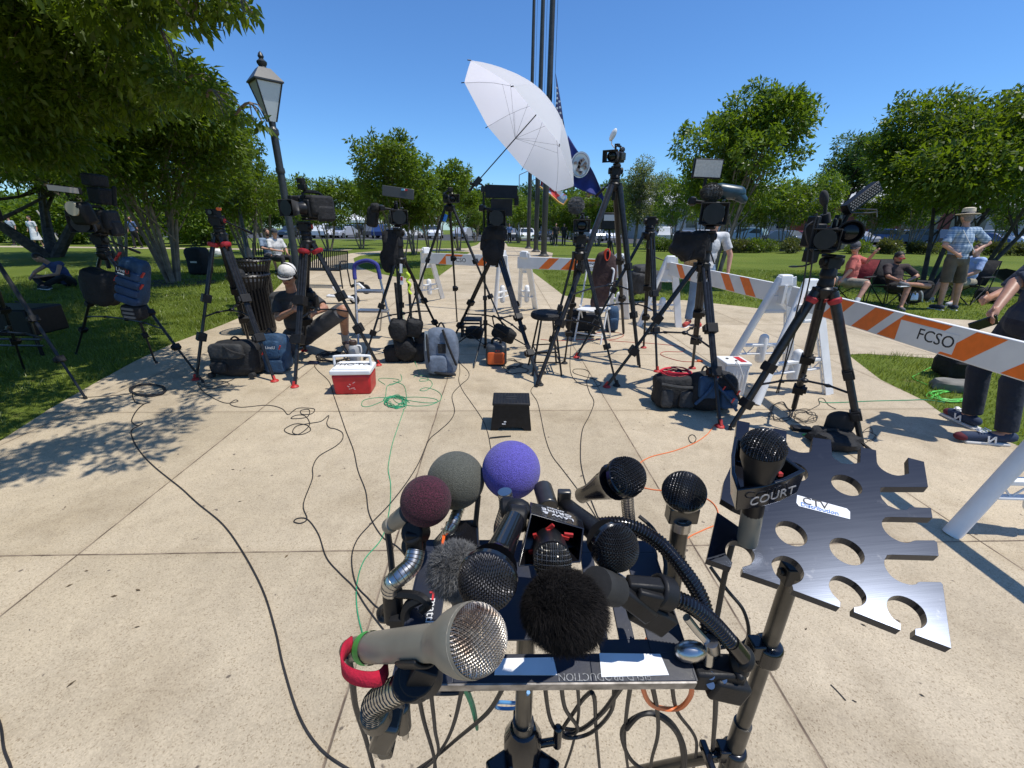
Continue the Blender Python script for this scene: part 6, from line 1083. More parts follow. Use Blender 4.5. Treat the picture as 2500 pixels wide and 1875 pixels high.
x, y = g1.x, g1.y; J = dict(pe=V(x+.02, y, .50), ch=V(x+.02, y+.02, .80), ne=V(x-.03, y, 1.02), he=V(x-.08, y-.02, 1.17), sh=[V(x-.12, y-.14, .95), V(x+.14, y+.12, .95)], el=[V(x-.22, y-.24, .72), V(x+.34, y+.1, .88)], wr=[V(x-.3, y-.2, .55), V(x+.32, y-.05, 1.06)], hi=[V(x-.04, y-.1, .47), V(x, y+.08, .47)], kn=[V(x+.0, y-.5, .50), V(x-.42, y-.1, .52)], an=[V(x-.22, y-.62, .10), V(x-.5, y-.25, .10)], to=[V(x-.36, y-.7, .045), V(x-.66, y-.32, .045)])
t, he, rH, fH, upH = person('x', J, 'skin', cloth('salmon_shirt', (.52, .13, .10)), .9, cloth('khaki_shorts', (.32, .29, .23)), .5, cloth('dark_shoe', (.03, .03, .04)), cloth('white_sock', (.7, .7, .7)), face=(-.8, -.6, 0))
t['label'] = 'seated man in a salmon shirt and cap with one arm over the red chair back'; cap(t, he, rH, fH, upH, cloth('grey_cap', (.08, .08, .09))); glasses(t, he, rH, fH, upH)
g2 = G(2172, 746); campchair('black camp chair holding the man in the dark t-shirt', g2+V(0, .12, 0), M['camp'], R_(8))
x, y = g2.x, g2.y; J = dict(pe=V(x, y, .46), ch=V(x, y+.1, .74), ne=V(x, y+.12, .97), he=V(x, y+.08, 1.12), sh=[V(x-.2, y+.08, .9), V(x+.2, y+.08, .9)], el=[V(x-.3, y-.12, .70), V(x+.32, y-.1, .72)], wr=[V(x-.3, y-.36, .66), V(x-.06, y-.3, .62)], hi=[V(x-.1, y, .44), V(x+.1, y, .44)], kn=[V(x-.16, y-.48, .50), V(x+.3, y-.42, .54)], an=[V(x-.26, y-.55, .10), V(x-.24, y-.52, .60)], to=[V(x-.32, y-.7, .045), V(x-.42, y-.58, .62)])
for k_ in J:
    for q_ in (J[k_] if isinstance(J[k_], list) else [J[k_]]): q_.z *= .88; q_.x -= .07*q_.z
t, he, rH, fH, upH = person('x', J, 'skin2', cloth('brown_tshirt', (.045, .03, .03)), .85, cloth('black_shorts', (.015, .015, .016)), .5, cloth('grey_shoe', (.12, .12, .13)), face=(-.1, -1, -.05), beard=True)
t['label'] = 'seated man in a dark t-shirt and sunglasses with one ankle on his knee'; glasses(t, he, rH, fH, upH, col='redrub')
g3 = G(2366, 745); campchair('camp chair half hidden behind the man in the straw hat', g3+V(0, .25, 0), M['camp'], R_(-70))
x, y = g3.x, g3.y+.25; J = dict(pe=V(x, y, .48), ch=V(x+.02, y, .78), ne=V(x, y, 1.0), he=V(x-.02, y, 1.15), sh=[V(x-.05, y-.2, .93), V(x+.08, y+.15, .93)], el=[V(x-.15, y-.28, .70), V(x-.1, y+.2, .7)], wr=[V(x-.36, y-.2, .58), V(x-.36, y+.1, .58)], hi=[V(x, y-.1, .46), V(x, y+.1, .46)], kn=[V(x-.45, y-.25, .48), V(x-.45, y+.1, .48)], an=[V(x-.5, y-.35, .1), V(x-.55, y+.1, .1)], to=[V(x-.64, y-.4, .045), V(x-.7, y+.1, .045)])
t, he, rH, fH, upH = person('x', J, 'skin', cloth('pale_blue_shirt', (.35, .45, .68)), .9, cloth('tan_shorts', (.3, .27, .2)), .5, cloth('light_shoe', (.4, .4, .42)), face=(-1, -.1, 0)); t['label'] = 'seated person in a pale blue shirt mostly hidden by the man in the straw hat'
# person behind the large camera
g = G(1685, 796); x, y = g.x, g.y; J = dict(pe=V(x+.06, y, .98), ch=V(x+.08, y, 1.27), ne=V(x+.1, y, 1.5), he=V(x+.14, y-.03, 1.66), sh=[V(x-.12, y, 1.42), V(x+.3, y, 1.42)], el=[V(x-.18, y-.05, 1.12), V(x+.42, y-.05, 1.15)], wr=[V(x-.1, y-.2, .95), V(x+.40, y-.12, .9)], hi=[V(x-.03, y, .92), V(x+.15, y, .92)], kn=[V(x-.04, y-.02, .50), V(x+.14, y, .5)], an=[V(x-.05, y, .1), V(x+.13, y+.05, .1)], to=[V(x-.15, y-.12, .045), V(x+.1, y-.12, .045)])
t, he, rH, fH, upH = person('x', J, 'skin', cloth('white_shirt', (.6, .6, .6)), .7, cloth('light_jeans', (.17, .25, .36), (.10, .16, .25)), 1., cloth('red_shoe', (.4, .05, .04)), face=(-.2, -1, -.1)); t['label'] = 'person in light blue jeans, white shirt and red shoes standing behind the large camera'
b = MB(); b.tube(spline([V(x-.1, y-.14, 1.44), V(x+.02, y-.16, 1.25), V(x+.15, y-.15, 1.02)], 5), .012); b.build('strap', M['black'], t)
q = V(x-.16, y-.05, 1.12); b = MB(); b.box(q, (.17, .22, .46), RY(.05)); b.box(q+V(-.01, -.112, .05), (.15, .012, .28)); o = b.build('tan_bag', cloth('tan_canvas', (.36, .23, .10)), None, bevel=.03); tag(o, 'tan canvas bag on the side of the person in light blue jeans', 'bag')
# near right person, half out of the picture
g = G(2425, 1062); x, y = g.x-.20, g.y; J = dict(pe=V(x+.14, y+.05, .98), ch=V(x+.2, y+.03, 1.28), ne=V(x+.2, y, 1.52), he=V(x+.17, y, 1.68), sh=[V(x+.14, y-.2, 1.42), V(x+.24, y+.2, 1.42)], el=[V(x+.02, y-.28, 1.14), V(x+.1, y+.26, 1.14)], wr=[V(x-.2, y-.22, 1.05), V(x-.15, y+.15, 1.1)], hi=[V(x+.12, y-.08, .92), V(x+.16, y+.14, .92)], kn=[V(x+.04, y-.09, .5), V(x+.08, y+.2, .5)], an=[V(x+.02, y-.12, .1), V(x+.0, y+.27, .1)], to=[V(x-.2, y-.14, .05), V(x-.21, y+.27, .05)])
J['an'] = [G(2440, 1085)+V(0, 0, .1), G(2365, 1045)+V(.02, .04, .1)]; J['to'] = [G(2345, 1078)+V(0, 0, .05), G(2322, 1022)+V(.0, .02, .05)]
ww = D(2405, 768, 2.95); J['wr'][0] = ww+V(.06, .0, .04); J['el'][0] = D(2480, 690, 3.0)
t, he, rH, fH, upH = person('x', J, 'skin2', cloth('navy_tshirt', (.02, .032, .055)), .95, cloth('dark_jeans', (.012, .018, .032), (.008, .012, .022)), 1., None, face=(-1, -.1, -.2), vx=.011, s=1.05); t['label'] = 'person at the right edge in a navy t-shirt and dark jeans holding a phone'
for i in (0, 1):
    an, to = J['an'][i], J['to'][i]; d = V(to.x-an.x, to.y-an.y, 0).normalized(); sd_ = V(0, 0, 1).cross(d); R3 = rotm(d, sd_, V(0, 0, 1)); c = (an+to)/2; c.z = .055
    b = MB(); b.cap2(V(an.x, an.y, .07)-d*.05, V(to.x, to.y, .055), .043, .038); b.ell(V(an.x, an.y, .085), (.045, .042, .05), R3); o = b.build('sneaker', mat('navy_suede', (.02, .035, .075), .85), t); remesh(o, .007, 2)
    b = MB(); b.box(V(c.x, c.y, .014)-d*.02, (.31, .09, .026), R3); b.build('sole', mat('cream_sole', (.62, .6, .55), .6), o, off=t.location, bevel=.01)
    b = MB(); b.ell(V(to.x, to.y, .05)+d*.012, (.052, .041, .034), R3); b.build('maroon_toe', mat('maroon_suede', (.10, .01, .02), .85), o, off=t.location)
    b = MB(); b.box(c+V(0, 0, .045)+d*.02, (.08, .03, .02), R3@RY(-.35)); 
    for k in range(4): b.cyl(c+V(0, 0, .05+.006*k)-d*(.02*k-.05)-sd_*.028, c+V(0, 0, .05+.006*k)-d*(.02*k-.05)+sd_*.028, .005, n=6)
    b.build('laces', M['white'], o, off=t.location, bevel=.004)
    for q in (-1, 1): b = MB(); p = c+sd_*q*.0455-d*.03; b.box(p+d*.024, (.012, .004, .055), R3@RY(.3)); b.box(p-d*.024, (.012, .004, .055), R3@RY(.3)); b.box(p, (.012, .004, .062), R3@RY(-.6)); b.build('side_mark', M['white'], o, off=t.location)
q = D(2400, 790, 2.93); b = MB(); b.box(q, (.075, .012, .15), RY(1.0)@RX(.3)); o = b.build('smartphone', M['gloss'], None, bevel=.003); tag(o, 'black phone in the hand of the person at the right edge', 'phone')
# bench people
def sitter(label, g, fx, shirt, pants, hair='hair', **k):
    x, y = g.x, g.y; f = V(*fx).normalized(); s_ = V(-f.y, f.x, 0); B_ = lambda a, b_, z: V(x, y, z)+f*a+s_*b_
    J = dict(pe=B_(0, 0, .52), ch=B_(0, 0, .82), ne=B_(.03, 0, 1.05), he=B_(.06, 0, 1.21), sh=[B_(0, .19, .97), B_(0, -.19, .97)], el=[B_(.1, .25, .72), B_(.12, -.25, .74)], wr=[B_(.32, .14, .62), B_(.36, -.1, .7)], hi=[B_(0, .1, .48), B_(0, -.1, .48)], kn=[B_(.45, .13, .5), B_(.45, -.13, .5)], an=[B_(.47, .13, .1), B_(.5, -.12, .1)], to=[B_(.63, .14, .045), B_(.66, -.13, .045)])
    r = person('x', J, 'skin', shirt, .85, pants, k.get('plen', .5), cloth('dark_shoe', (.03, .03, .035)), face=fx, hair=hair, beard=k.get('beard', False), vx=.02); r[0]['label'] = label; return r
g = G(672, 668); sitter('bearded man in a grey-blue shirt sitting at the end of the bench by the trees', GX(664, g.y+.6), (.7, -.5, 0), cloth('greyblue_shirt', (.18, .24, .33)), cloth('dark_shorts', (.03, .03, .035)), beard=True)
r = sitter('person in a cap and white shirt on the bench in front of the bearded man', GX(683, g.y), (.8, -.5, 0), cloth('white_tee', (.55, .55, .55)), cloth('dark_pants', (.02, .02, .025)), plen=1.); cap(*r[:1], *r[1:], cloth('navy_cap', (.05, .06, .08)))
# woman on the lawn at left
g = G(160, 700); x, y = g.x, g.y; J = dict(pe=V(x+.1, y, .14), ch=V(x+.05, y-.05, .40), ne=V(x-.05, y-.14, .60), he=V(x-.14, y-.24, .70), sh=[V(x-.14, y-.1, .53), V(x+.18, y-.1, .55)], el=[V(x-.28, y-.3, .38), V(x+.24, y-.3, .34)], wr=[V(x-.2, y-.5, .28), V(x+.0, y-.46, .3)], hi=[V(x, y, .14), V(x+.2, y, .14)], kn=[V(x-.28, y-.35, .28), V(x+.4, y-.35, .28)], an=[V(x+.05, y-.55, .1), V(x+.05, y-.45, .1)], to=[V(x+.2, y-.6, .07), V(x-.1, y-.5, .07)])
t, he, rH, fH, upH = person('x', J, 'skin', cloth('blue_vest', (.06, .08, .20)), .1, cloth('black_trousers', (.012, .012, .014)), 1., cloth('dark_shoe', (.03, .03, .035)), face=(-.3, -1, -.8), s=.95); t['label'] = 'woman in a blue sleeveless top sitting cross-legged on the left lawn'
# standing figures far off
def walker(label, g, H, shirt, pants, plen=1., dress=False, **k):
    x, y = g.x, g.y; z0 = g.z; s = H/1.75; P_ = lambda a, b_, z: V(x+a*s, y+b_*s, z0+z*s)
    J = dict(pe=P_(0, 0, .97), ch=P_(0, 0, 1.25), ne=P_(0, 0, 1.48), he=P_(0, 0, 1.64), sh=[P_(-.19, 0, 1.4), P_(.19, 0, 1.4)], el=[P_(-.26, .02, 1.12), P_(.26, 0, 1.12)], wr=[P_(-.25, -.1, .88), P_(.27, -.08, .88)], hi=[P_(-.09, 0, .92), P_(.09, 0, .92)], kn=[P_(-.1, -.06, .5), P_(.1, .04, .5)], an=[P_(-.1, -.1, .09), P_(.12, .14, .09)], to=[P_(-.12, -.25, .045), P_(.13, 0, .045)])
    r = person('x', J, 'skin', shirt, .8, pants, plen, cloth('dark_shoe', (.03, .03, .035)), s=s, vx=.03, base=g, hands=False); r[0]['label'] = label
    if dress: b = MB(); b.lathe([(.12*s, 1.2*s), (.15*s, 1.0*s), (.24*s, .45*s)], g, (0, 0, 1), 16); b.build('dress', shirt, r[0])
    return r
wt = cloth('white_dress', (.62, .64, .66)); dk = cloth('black_clothes', (.015, .015, .018)); bl = cloth('blue_clothes', (.10, .16, .33))
walker('woman in a white dress walking on the far left path beside the dark trunk', GX(94, 24.3), 1.65, wt, None, dress=True)
walker('distant person in blue on the far left path, seen past the shaded camera', GX(335, 25), 1.7, bl, dk)
walker('distant person in pale blue at the far left edge path', GX(42, 27), 1.7, cloth('pale_clothes', (.4, .45, .5)), dk)
walker('distant dark figure standing at the far end of the centre path, left one', GX(1222, 40), 1.75, dk, dk); walker('distant dark figure standing at the far end of the centre path, right one', GX(1240, 42), 1.75, bl, dk)
walker('distant figure in black by the cars behind the flagpoles', GX(1352, 36), 1.75, dk, dk); walker('distant figure in black right of the flagpoles by the pale car', GX(1372, 37), 1.75, dk, dk)
# ================================================ barriers
M['bwhite'] = mat('white_barrier_sheeting', (.78, .77, .74), .5, 0, .06, 5, .05, 60); M['borange'] = mat('orange_reflective_stripe', (.95, .19, .02), .45, 0, .06, 20)
M['hdpe'] = mat('white_moulded_plastic', (.76, .76, .75), .42, 0, .07, 5, .08, 30)
AG = 'white A-frame barrier stands'
def aframe(label, fa, fb, H=1.10, apx=None):
    fa, fb = Vector(fa), Vector(fb); mid = (fa+fb)/2; sd_ = (fb-fa).normalized(); nr = V(0, 0, 1).cross(sd_); ap = mid+V(0, 0, H)
    if apx is not None: ap = V(apx.x, apx.y, H)
    t = thing('barrier_stand', label, 'barrier stand', mid, AG)
    for s_, f in ((-1, fa), (1, fb)):
        b = MB(); top = ap+sd_*s_*.05
        if s_ < 0: b.cyl(f, top, .042, .036, 14)
        else:
            d = (top-f); w_ = sd_*.045
            for g_ in (-1, 1): b.tube([f+w_*g_, top+w_*g_], .010, 6)
            b.box(f.lerp(top, .5)-nr*.03, (.10, .012, d.length), rotm(*frame(d, nr)))
            N = 13
            for i in range(N): p0 = f.lerp(top, i/N)+w_*(1 if i % 2 else -1); p1 = f.lerp(top, (i+1)/N)+w_*(-1 if i % 2 else 1); b.tube([p0+nr*.012, p1+nr*.012], .007, 4)
        b.build('leg', M['hdpe'], t, bevel=.003)
    b = MB(); b.box(ap-V(0, 0, .03), (.16, .09, .12), rotm(sd_, -nr, V(0, 0, 1)), taper=.8); b.build('top_cap', M['hdpe'], t, bevel=.015)
    for z in (.36, .74):
        a = fa.lerp(ap-sd_*.05, z/H); c = fb.lerp(ap+sd_*.05, z/H); b = MB(); b.box((a+c)/2, ((c-a).length, .05, .03), rotm(sd_, -nr, V(0, 0, 1)))
        if z < .5:
            b.box((a+c)/2-V(0, 0, .10), ((c-a).length, .04, .018), rotm(sd_, -nr, V(0, 0, 1))); n = 6
            for i in range(n): b.tube([a.lerp(c, i/n)-V(0, 0, .10*(i % 2)), a.lerp(c, (i+1)/n)-V(0, 0, .10*((i+1) % 2))], .008, 4)
            b.cap2((a+c)/2-V(0, 0, .17)+nr*.02, (a+c)/2+V(0, 0, .07)+nr*.02, .05, .05, 14)
        else: b.box((a+c)/2+V(0, 0, .08), ((c-a).length*.8, .03, .18), rotm(sd_, -nr, V(0, 0, 1)))
        b.build('brace', M['hdpe'], t, bevel=.006)
    return ap
def board(label, A, B, tx, h=.20, th=.035, lean=1, period=.385, t0=.0):
    A, B = Vector(A), Vector(B); d = (B-A).normalized(); nr = V(0, 0, 1).cross(d).normalized(); 
    if nr.dot(CAM-A) < 0: nr = -nr
    up = V(0, 0, 1); L = (B-A).length; t = thing('barrier_board', label, 'barrier board', A, 'orange and white striped barrier boards'); b = MB(); c = (A+B)/2-up*h/2
    b.box(c, (L, th, h), rotm(d, up.cross(d), up)); b.build('plank', M['bwhite'], t, bevel=.004); fc = nr*(th/2+.0012)
    b = MB(); x = t0; sl_ = h*.9; w = period*.45; hh = h-.014
    txr = [(q-.26, q+.27) for q in tx]
    while x < L-w-sl_-.02:
        if x > .0:
            q = [(x, -h+.007), (x+w, -h+.007), (x+w+sl_, -.007), (x+sl_, -.007)] if lean > 0 else [(x+sl_, -h+.007), (x+w+sl_, -h+.007), (x+w, -.007), (x, -.007)]
            mid = x+(w+sl_)/2
            if not any(a < mid < c_ for a, c_ in txr):
                for s_ in (1, -1): b.add([A+fc*s_+d*px+up*pz for px, pz in q], [(0, 1, 2, 3)])
            elif abs(mid-[c_ for a, c_ in txr if a < mid < c_][0]) > .30 or 1: pass
        x += period
    for q_ in tx:
        for sg in (-1,):
            x0 = q_-.2; q = [(x0-w-.02, -h+.007), (x0-.03, -h+.007), (x0-.03, -.045), (x0+sl_+.12, -.045), (x0+sl_+.16, -.007), (x0-w+sl_-.02, -.007)]
            b.add([A+fc+d*px+up*pz for px, pz in q], [tuple(range(6))])
    b.build('orange_stripe', M['borange'], t, smooth=False)
    rt = d if d.cross(up).dot(nr) > 0 else -d
    for q_ in tx: b = MB(); b.box(A+d*(q_+.05)+fc*1.0+nr*.0008-up*(h*.57), (.30, .0012, .125), rotm(d, up.cross(d), up)); lb = b.build('white_panel', M['bwhite'], t); text('FCSO', .108, A+d*(q_+.06)+fc+nr*.0024-up*(h*.55), rt, up, M['ink'], t)
    return t
FT = {}
def pr_(a, b): return G(*a), G(*b)
sts = [('barrier stand at the left end of the far left board, behind the hung black bags', (1025, 737), (1080, 729)), ('barrier stand at the right end of the far left board, behind the umbrella stand', (1208, 762), (1252, 750)), ('barrier stand at the left end of the middle board, right of the umbrella stand', (1268, 750), (1308, 754)),
       ('barrier stand at the right end of the middle board, behind the folding chair', (1489, 775), (1530, 779)), ('barrier stand at the left end of the third board beside light jeans', (1560, 796), (1656, 799)), ('smooth-legged barrier stand at the near end of the third board', (1764, 916), (1920, 912)), ('lattice-legged barrier stand under the far end of the nearest board', (1845, 988), (2018, 962))]
APX = {0: (1040, 617), 1: (1224, 624), 2: (1280, 627), 3: (1512, 634), 4: (1636, 640), 5: (1913, 694), 6: (1975, 706)}
aps = [aframe(L, *pr_(a, b), apx=G(*APX[i], 1.03)) for i, (L, a, b) in enumerate(sts)]
fl = G(2322, 1305); dirx = (G(2018, 962)-G(1845, 988)).normalized(); aps.append(aframe('nearest barrier stand, only its leaning white leg visible at the right edge', fl, fl+V(.80, -.02, 0), 1.08))
zt = 1.03
def topz(p): return V(p.x, p.y, zt)
e = [topz(a) for a in aps]
def ext(a, b, x): return a+(a-b).normalized()*x
board('far left striped barrier board lettered FCSO, seen behind the slim tripod', ext(e[0], e[1], .12), ext(e[1], e[0], .12), [.78])
board('middle striped barrier board behind the folding chair', ext(e[2], e[3], .12), ext(e[3], e[2], .12), [1.25])
board('third striped barrier board in front of the person in light jeans', ext(e[4], e[5], .15), ext(e[5], e[4], .05), [1.08], lean=-1)
board('nearest striped barrier board on the right with large FCSO lettering', G(1938, 699, 1.03), ext(G(2500, 834, 1.03), G(1938, 699, 1.03), 1.0), [1.55], lean=1, t0=.12)
print('BOARDPX', [tuple(round(x) for x in P2(q)[:2]) for q in e])
# ================================================ things on the ground
def mpp(g): return ((g-CAM).dot(cF))/FPX        # metres per pixel at a point
# cooler
g0, g1_ = G(815, 966), G(908, 964); d = (g1_-g0).normalized(); nb = V(-d.y, d.x, 0); R3 = rotm(d, nb, V(0, 0, 1)); w = (g1_-g0).length; c = (g0+g1_)/2+nb*.13
t = thing('cooler', 'red drinks cooler with a white lid and raised white handle', 'cooler', c); b = MB(); b.box(c+V(0, 0, .105), (w*1.02, .26, .21), R3@RX(math.pi)@RZ(0), taper=.93); b.build('tub', M['red'], t, bevel=.022)
b = MB(); b.box(c+V(0, 0, .235), (w*1.06, .275, .05), R3); b.box(c+V(0, 0, .268), (w*.96, .24, .025), R3, taper=.9); b.build('lid', M['white'], t, bevel=.012)
b = MB(); hx = w*.47; b.tube(spline([c+d*-hx+V(0, 0, .20), c+d*-hx+V(0, 0, .335), c+d*-(hx-.03)+V(0, 0, .365), c+d*(hx-.03)+V(0, 0, .365), c+d*hx+V(0, 0, .335), c+d*hx+V(0, 0, .20)], 5), .0125, 10); b.build('handle', M['white'], t)
text("PHO'TO", .095, c+V(0, 0, .2825)-nb*.01, d, nb, M['ink'], t, name='handwriting'); b = MB(); rg2 = random.Random(4)
for i in range(9): b.box(g0.lerp(g1_, .5)+d*rg2.uniform(-.035, .035)+V(0, 0, .11+rg2.uniform(-.05, .04))-nb*.0065, (rg2.uniform(.008, .022), .002, .008), R3@RY(rg2.uniform(-1, 1)))
b.build('worn_logo', mat('faded_print', (.6, .35, .33), .7), t)
# jug
g = G(868, 884); t = thing('water_jug', 'translucent grey jug with a dark cap behind the red cooler', 'jug', g); b = MB(); b.lathe([(.055, 0), (.065, .02), (.065, .17), (.05, .21), (.035, .225)], g, n=20); b.build('bottle', mat('cloudy_plastic', (.36, .37, .38), .35, 0, .1, 10), t); b = MB(); b.lathe([(.044, .222), (.044, .265), (.03, .275)], g, n=16); b.build('cap', mat('brown_cap', (.05, .03, .025), .5), t)
b = MB(); b.tube(spline([g+V(.04, 0, .21), g+V(.085, 0, .2), g+V(.085, 0, .12), g+V(.055, 0, .1)], 5), .009); b.build('handle', M['white'], t)
# folding step stool
g0, g1_ = G(1199, 1053), G(1296, 1054); d = (g1_-g0).normalized(); nb = V(-d.y, d.x, 0); w = (g1_-g0).length; c = (g0+g1_)/2+nb*.11; R3 = rotm(d, nb, V(0, 0, 1)); hs = .235
t = thing('step_stool', 'black folding plastic step stool standing alone on the paving', 'step stool', c)
for s_ in (-1, 1):
    b = MB(); o = c+nb*s_*.105; x0, x1, xi = w*.5, w*.44, w*.36
    P_ = [(-x0, 0), (-x0*.72, 0), (-x0*.55, .035), (x0*.55, .035), (x0*.72, 0), (x0, 0), (x1, hs), (-x1, hs)]; b.prism(P_, o, d, V(0, 0, 1), nb*-s_ if s_ > 0 else nb*-1, .012); b.build('side_panel', M['plastic'], t, bevel=.003)
for s_ in (-1, 1): b = MB(); b.box(c+d*s_*w*.46+V(0, 0, hs/2), (.012, .20, hs), R3@RY(-s_*.10)); b.build('end_panel', M['plastic'], t, bevel=.003)
b = MB(); b.box(c+V(0, 0, hs+.008), (w*.93, .235, .022), R3); b.build('tread', M['plastic'], t, bevel=.006)
b = MB(); 
for k in (-1, 1): b.box(c+V(0, 0, hs+.0195)+nb*k*.022, (.09, .014, .002), R3)
rg2 = random.Random(1)
b.build('grip_slot', M['matte'], t, bevel=.0005)
b = MB()
for i in range(11):
    for j in range(7):
        if abs(j-3) > 1 or abs(i-5) > 2: b.lathe([(.006, 0), (.004, .0015)], c+d*(i-5)*w*.08+nb*(j-3)*.032+V(0, 0, hs+.019), n=6)
b.build('anti_slip_dots', M['rubber'], t); b = MB(); b.box((g0+g1_)/2-d*w*.18+V(0, 0, .07)-nb*.004, (.03, .003, .008), R3); b.box((g0+g1_)/2-d*w*.15+V(0, 0, .09)-nb*.004, (.018, .003, .01), R3); b.build('paint_mark', M['white'], t)
def strap(mb, pts, w_, th=.004, m=0): P = spline(pts, 6); mb.tube(P, th, 5, m)
# bags
def pack(label, name, cat, px0, px1, ytop, ybot, mt, depth=.18, lean=0., e=.45, extras=(), seed=1, amp=.02, group=None):
    g = G((px0+px1)/2, ybot); k = mpp(g); w = (px1-px0)*k; h = (ybot-ytop)*k/.96; c = g+V(0, depth/2, h/2); t = thing(name, label, cat, g, group); R3 = RX(-lean)
    b = MB(); sup(b, c, (w/2, depth/2, h/2), R3, e, 28, amp=amp, seed=seed); b.build('body', M[mt], t); F_ = lambda x, z, y=-1.: c+R3@V(x*w/2, y*depth/2, z*h/2)
    for kind, (x0, x1, z0, z1), m2 in extras:
        b = MB()
        if kind == 'pocket': sup(b, (F_(x0, z0)+F_(x1, z1))/2, ((x1-x0)*w/4, .03, (z1-z0)*h/4), R3, .4, 20, amp=.02, seed=seed+3)
        elif kind == 'panel': b.box((F_(x0, z0)+F_(x1, z1))/2+V(0, -.008, 0), ((x1-x0)*w/2, .012, (z1-z0)*h/2), R3)
        elif kind == 'strap': b.tube(spline([F_(x0, z0), F_((x0+x1)/2, (z0+z1)/2, -1.35), F_(x1, z1)], 6), .014, 6)
        elif kind == 'loop': b.tube(spline([F_(x0, z0, 0), F_((x0*2+x1)/3, z1, 0), F_((x0+2*x1)/3, z1, 0), F_(x1, z0, 0)], 6), .010, 6)
        elif kind == 'wheel': b.cyl(F_(x0, z0, -1.1), F_(x0, z0, -.8), .03, n=14)
        b.build({'pocket': 'pocket', 'panel': 'panel', 'strap': 'strap', 'loop': 'carry_handle', 'wheel': 'wheel'}[kind], M[m2], t)
    return t, c, F_
M['slate'] = mat('slate_blue_nylon', (.13, .16, .21), .8, 0, .2, 12, .6, 30, bd=.01); M['greyny'] = mat('charcoal_nylon', (.035, .035, .035), .8, 0, .3, 10, .7, 25, bd=.012)
pack('black rolling camera bag with a rounded grey top on the paving edge', 'rolling_bag', 'bag', 512, 628, 842, 925, 'nylon', .34, .1, .5, [('pocket', (-.75, .65, .1, .95), 'greyny'), ('pocket', (-.8, -.1, -.7, -.1), 'nylon'), ('strap', (-.2, .7, .9, .3), 'nylon'), ('loop', (-.3, .2, .9, 1.15), 'nylon'), ('wheel', (.85, .85, -.85, -.85), 'rubber'), ('wheel', (-.85, -.85, -.85, -.85), 'rubber')], 3)
t, c, F_ = pack('small blue backpack with red pulls behind the left red-collared tripod', 'backpack', 'backpack', 624, 704, 822, 912, 'blue', .2, .1, .5, [('pocket', (-.1, .75, -.2, .7), 'blue'), ('pocket', (-.2, .9, -.95, -.3), 'blue'), ('strap', (-.75, -.4, .9, -.8), 'nylon'), ('panel', (.05, .6, .15, .62), 'nylon'), ('loop', (-.3, .2, .9, 1.2), 'nylon')], 4)
text('LiveU', .045, F_(.32, .4)+V(0, -.045, 0), V(1, 0, 0), V(0, .1, 1), M['letter'], t); b = MB()
for x_, z_ in ((-.15, .75), (-.2, .1), (.85, .4)): b.box(F_(x_, z_)+V(0, -.03, 0), (.012, .01, .05), RY(.5))
b.build('zip_pull', M['redrub'], t)
t, c, F_ = pack('slate blue backpack with black straps standing in front of the hung black bags', 'backpack', 'backpack', 1037, 1118, 808, 921, 'slate', .2, .12, .55, [('pocket', (-.7, .4, -.85, -.1), 'slate'), ('panel', (-.1, .35, .0, .38), 'nylon'), ('strap', (.2, .95, .95, -.5), 'nylon'), ('strap', (-.75, -.6, .8, -.6), 'nylon'), ('strap', (-.6, .9, -.75, -.9), 'nylon'), ('loop', (-.2, .25, .92, 1.15), 'nylon'), ('panel', (-.85, -.65, .1, .9), 'alu')], 5)
b = MB()
for i, q in enumerate([(975, 806, .14), (1010, 800, .12), (990, 850, .16), (960, 872, .12), (1020, 868, .14), (1030, 830, .1)]): p = Yw(q[0], q[1], G(990, 885).y+.02*i); sup(b, V(p.x, p.y, max(q[2]*.7, p.z)), (q[2]*.8, q[2]*.7, q[2]*.95), RY(.3*math.sin(i*2)), .6, 22, amp=.05, seed=i)
t = thing('equipment_bag', 'heap of soft black bags hanging and lying under the tripod with the flat sun flap', 'bag', G(990, 885)); b.build('body', M['nylon'], t); b = MB(); gy = G(990, 885).y
for x0, x1 in ((965, 975), (998, 1005), (1012, 1030)): b.tube([Yw(x0, 690, gy), Yw(x1, 800, gy)], .016, 6)
b.build('strap', M['nylon'], t); b = MB(); p = Yw(992, 665, gy-.05); b.tube(spline([p, p+V(.03, 0, -.04), p+V(0, 0, -.09), p+V(.035, 0, -.13), p+V(.01, 0, -.19), p+V(.04, 0, -.24)], 4), .014, 6); o = b.build('yellow_ribbon', mat('neon_tape', (.6, .75, .05), .5), t)
b = MB(); p = Yw(981, 685, gy-.08); b.box(p, (.035, .004, .09), RY(.1)); b.box(p+V(0, -.003, .02), (.025, .003, .04), RY(.1), 1); b.box(p+V(0.002, 0, .13), (.028, .004, .10), RY(.1)); b.build('luggage_label', [M['white'], M['redrub']], t)
# power station
g = G(1211, 896); k = mpp(g); t = thing('power_station', 'round-edged black and orange portable power station with a top handle', 'power station', g); b = MB(); sup(b, g+V(0, .12, .13), (.125, .12, .13), I3, .35, 28); b.build('case', mat('dark_case', (.03, .035, .042), .45), t)
b = MB(); sup(b, g+V(0, .015, .105), (.10, .02, .075), I3, .25, 24); o = b.build('orange_front', M['orange'], t); b = MB()
for i in range(7): b.box(g+V(.028, -.008, .06+.015*i), (.10, .006, .006))
b.build('vent', mat('dark_orange', (.45, .06, .015), .5), o, off=t.location); b = MB(); b.tube(spline([g+V(-.05, .12, .24), g+V(-.045, .12, .30), g+V(0, .12, .315), g+V(.045, .12, .30), g+V(.05, .12, .24)], 5), .016, 8); b.build('handle', M['plastic'], t); b = MB(); b.box(g+V(.005, .0, .20), (.02, .01, .015)); b.box(g+V(.035, .0, .20), (.015, .01, .015)); b.box(g+V(.075, .06, .235), (.03, .03, .012)); b.build('indicator', [M['redrub']], t)
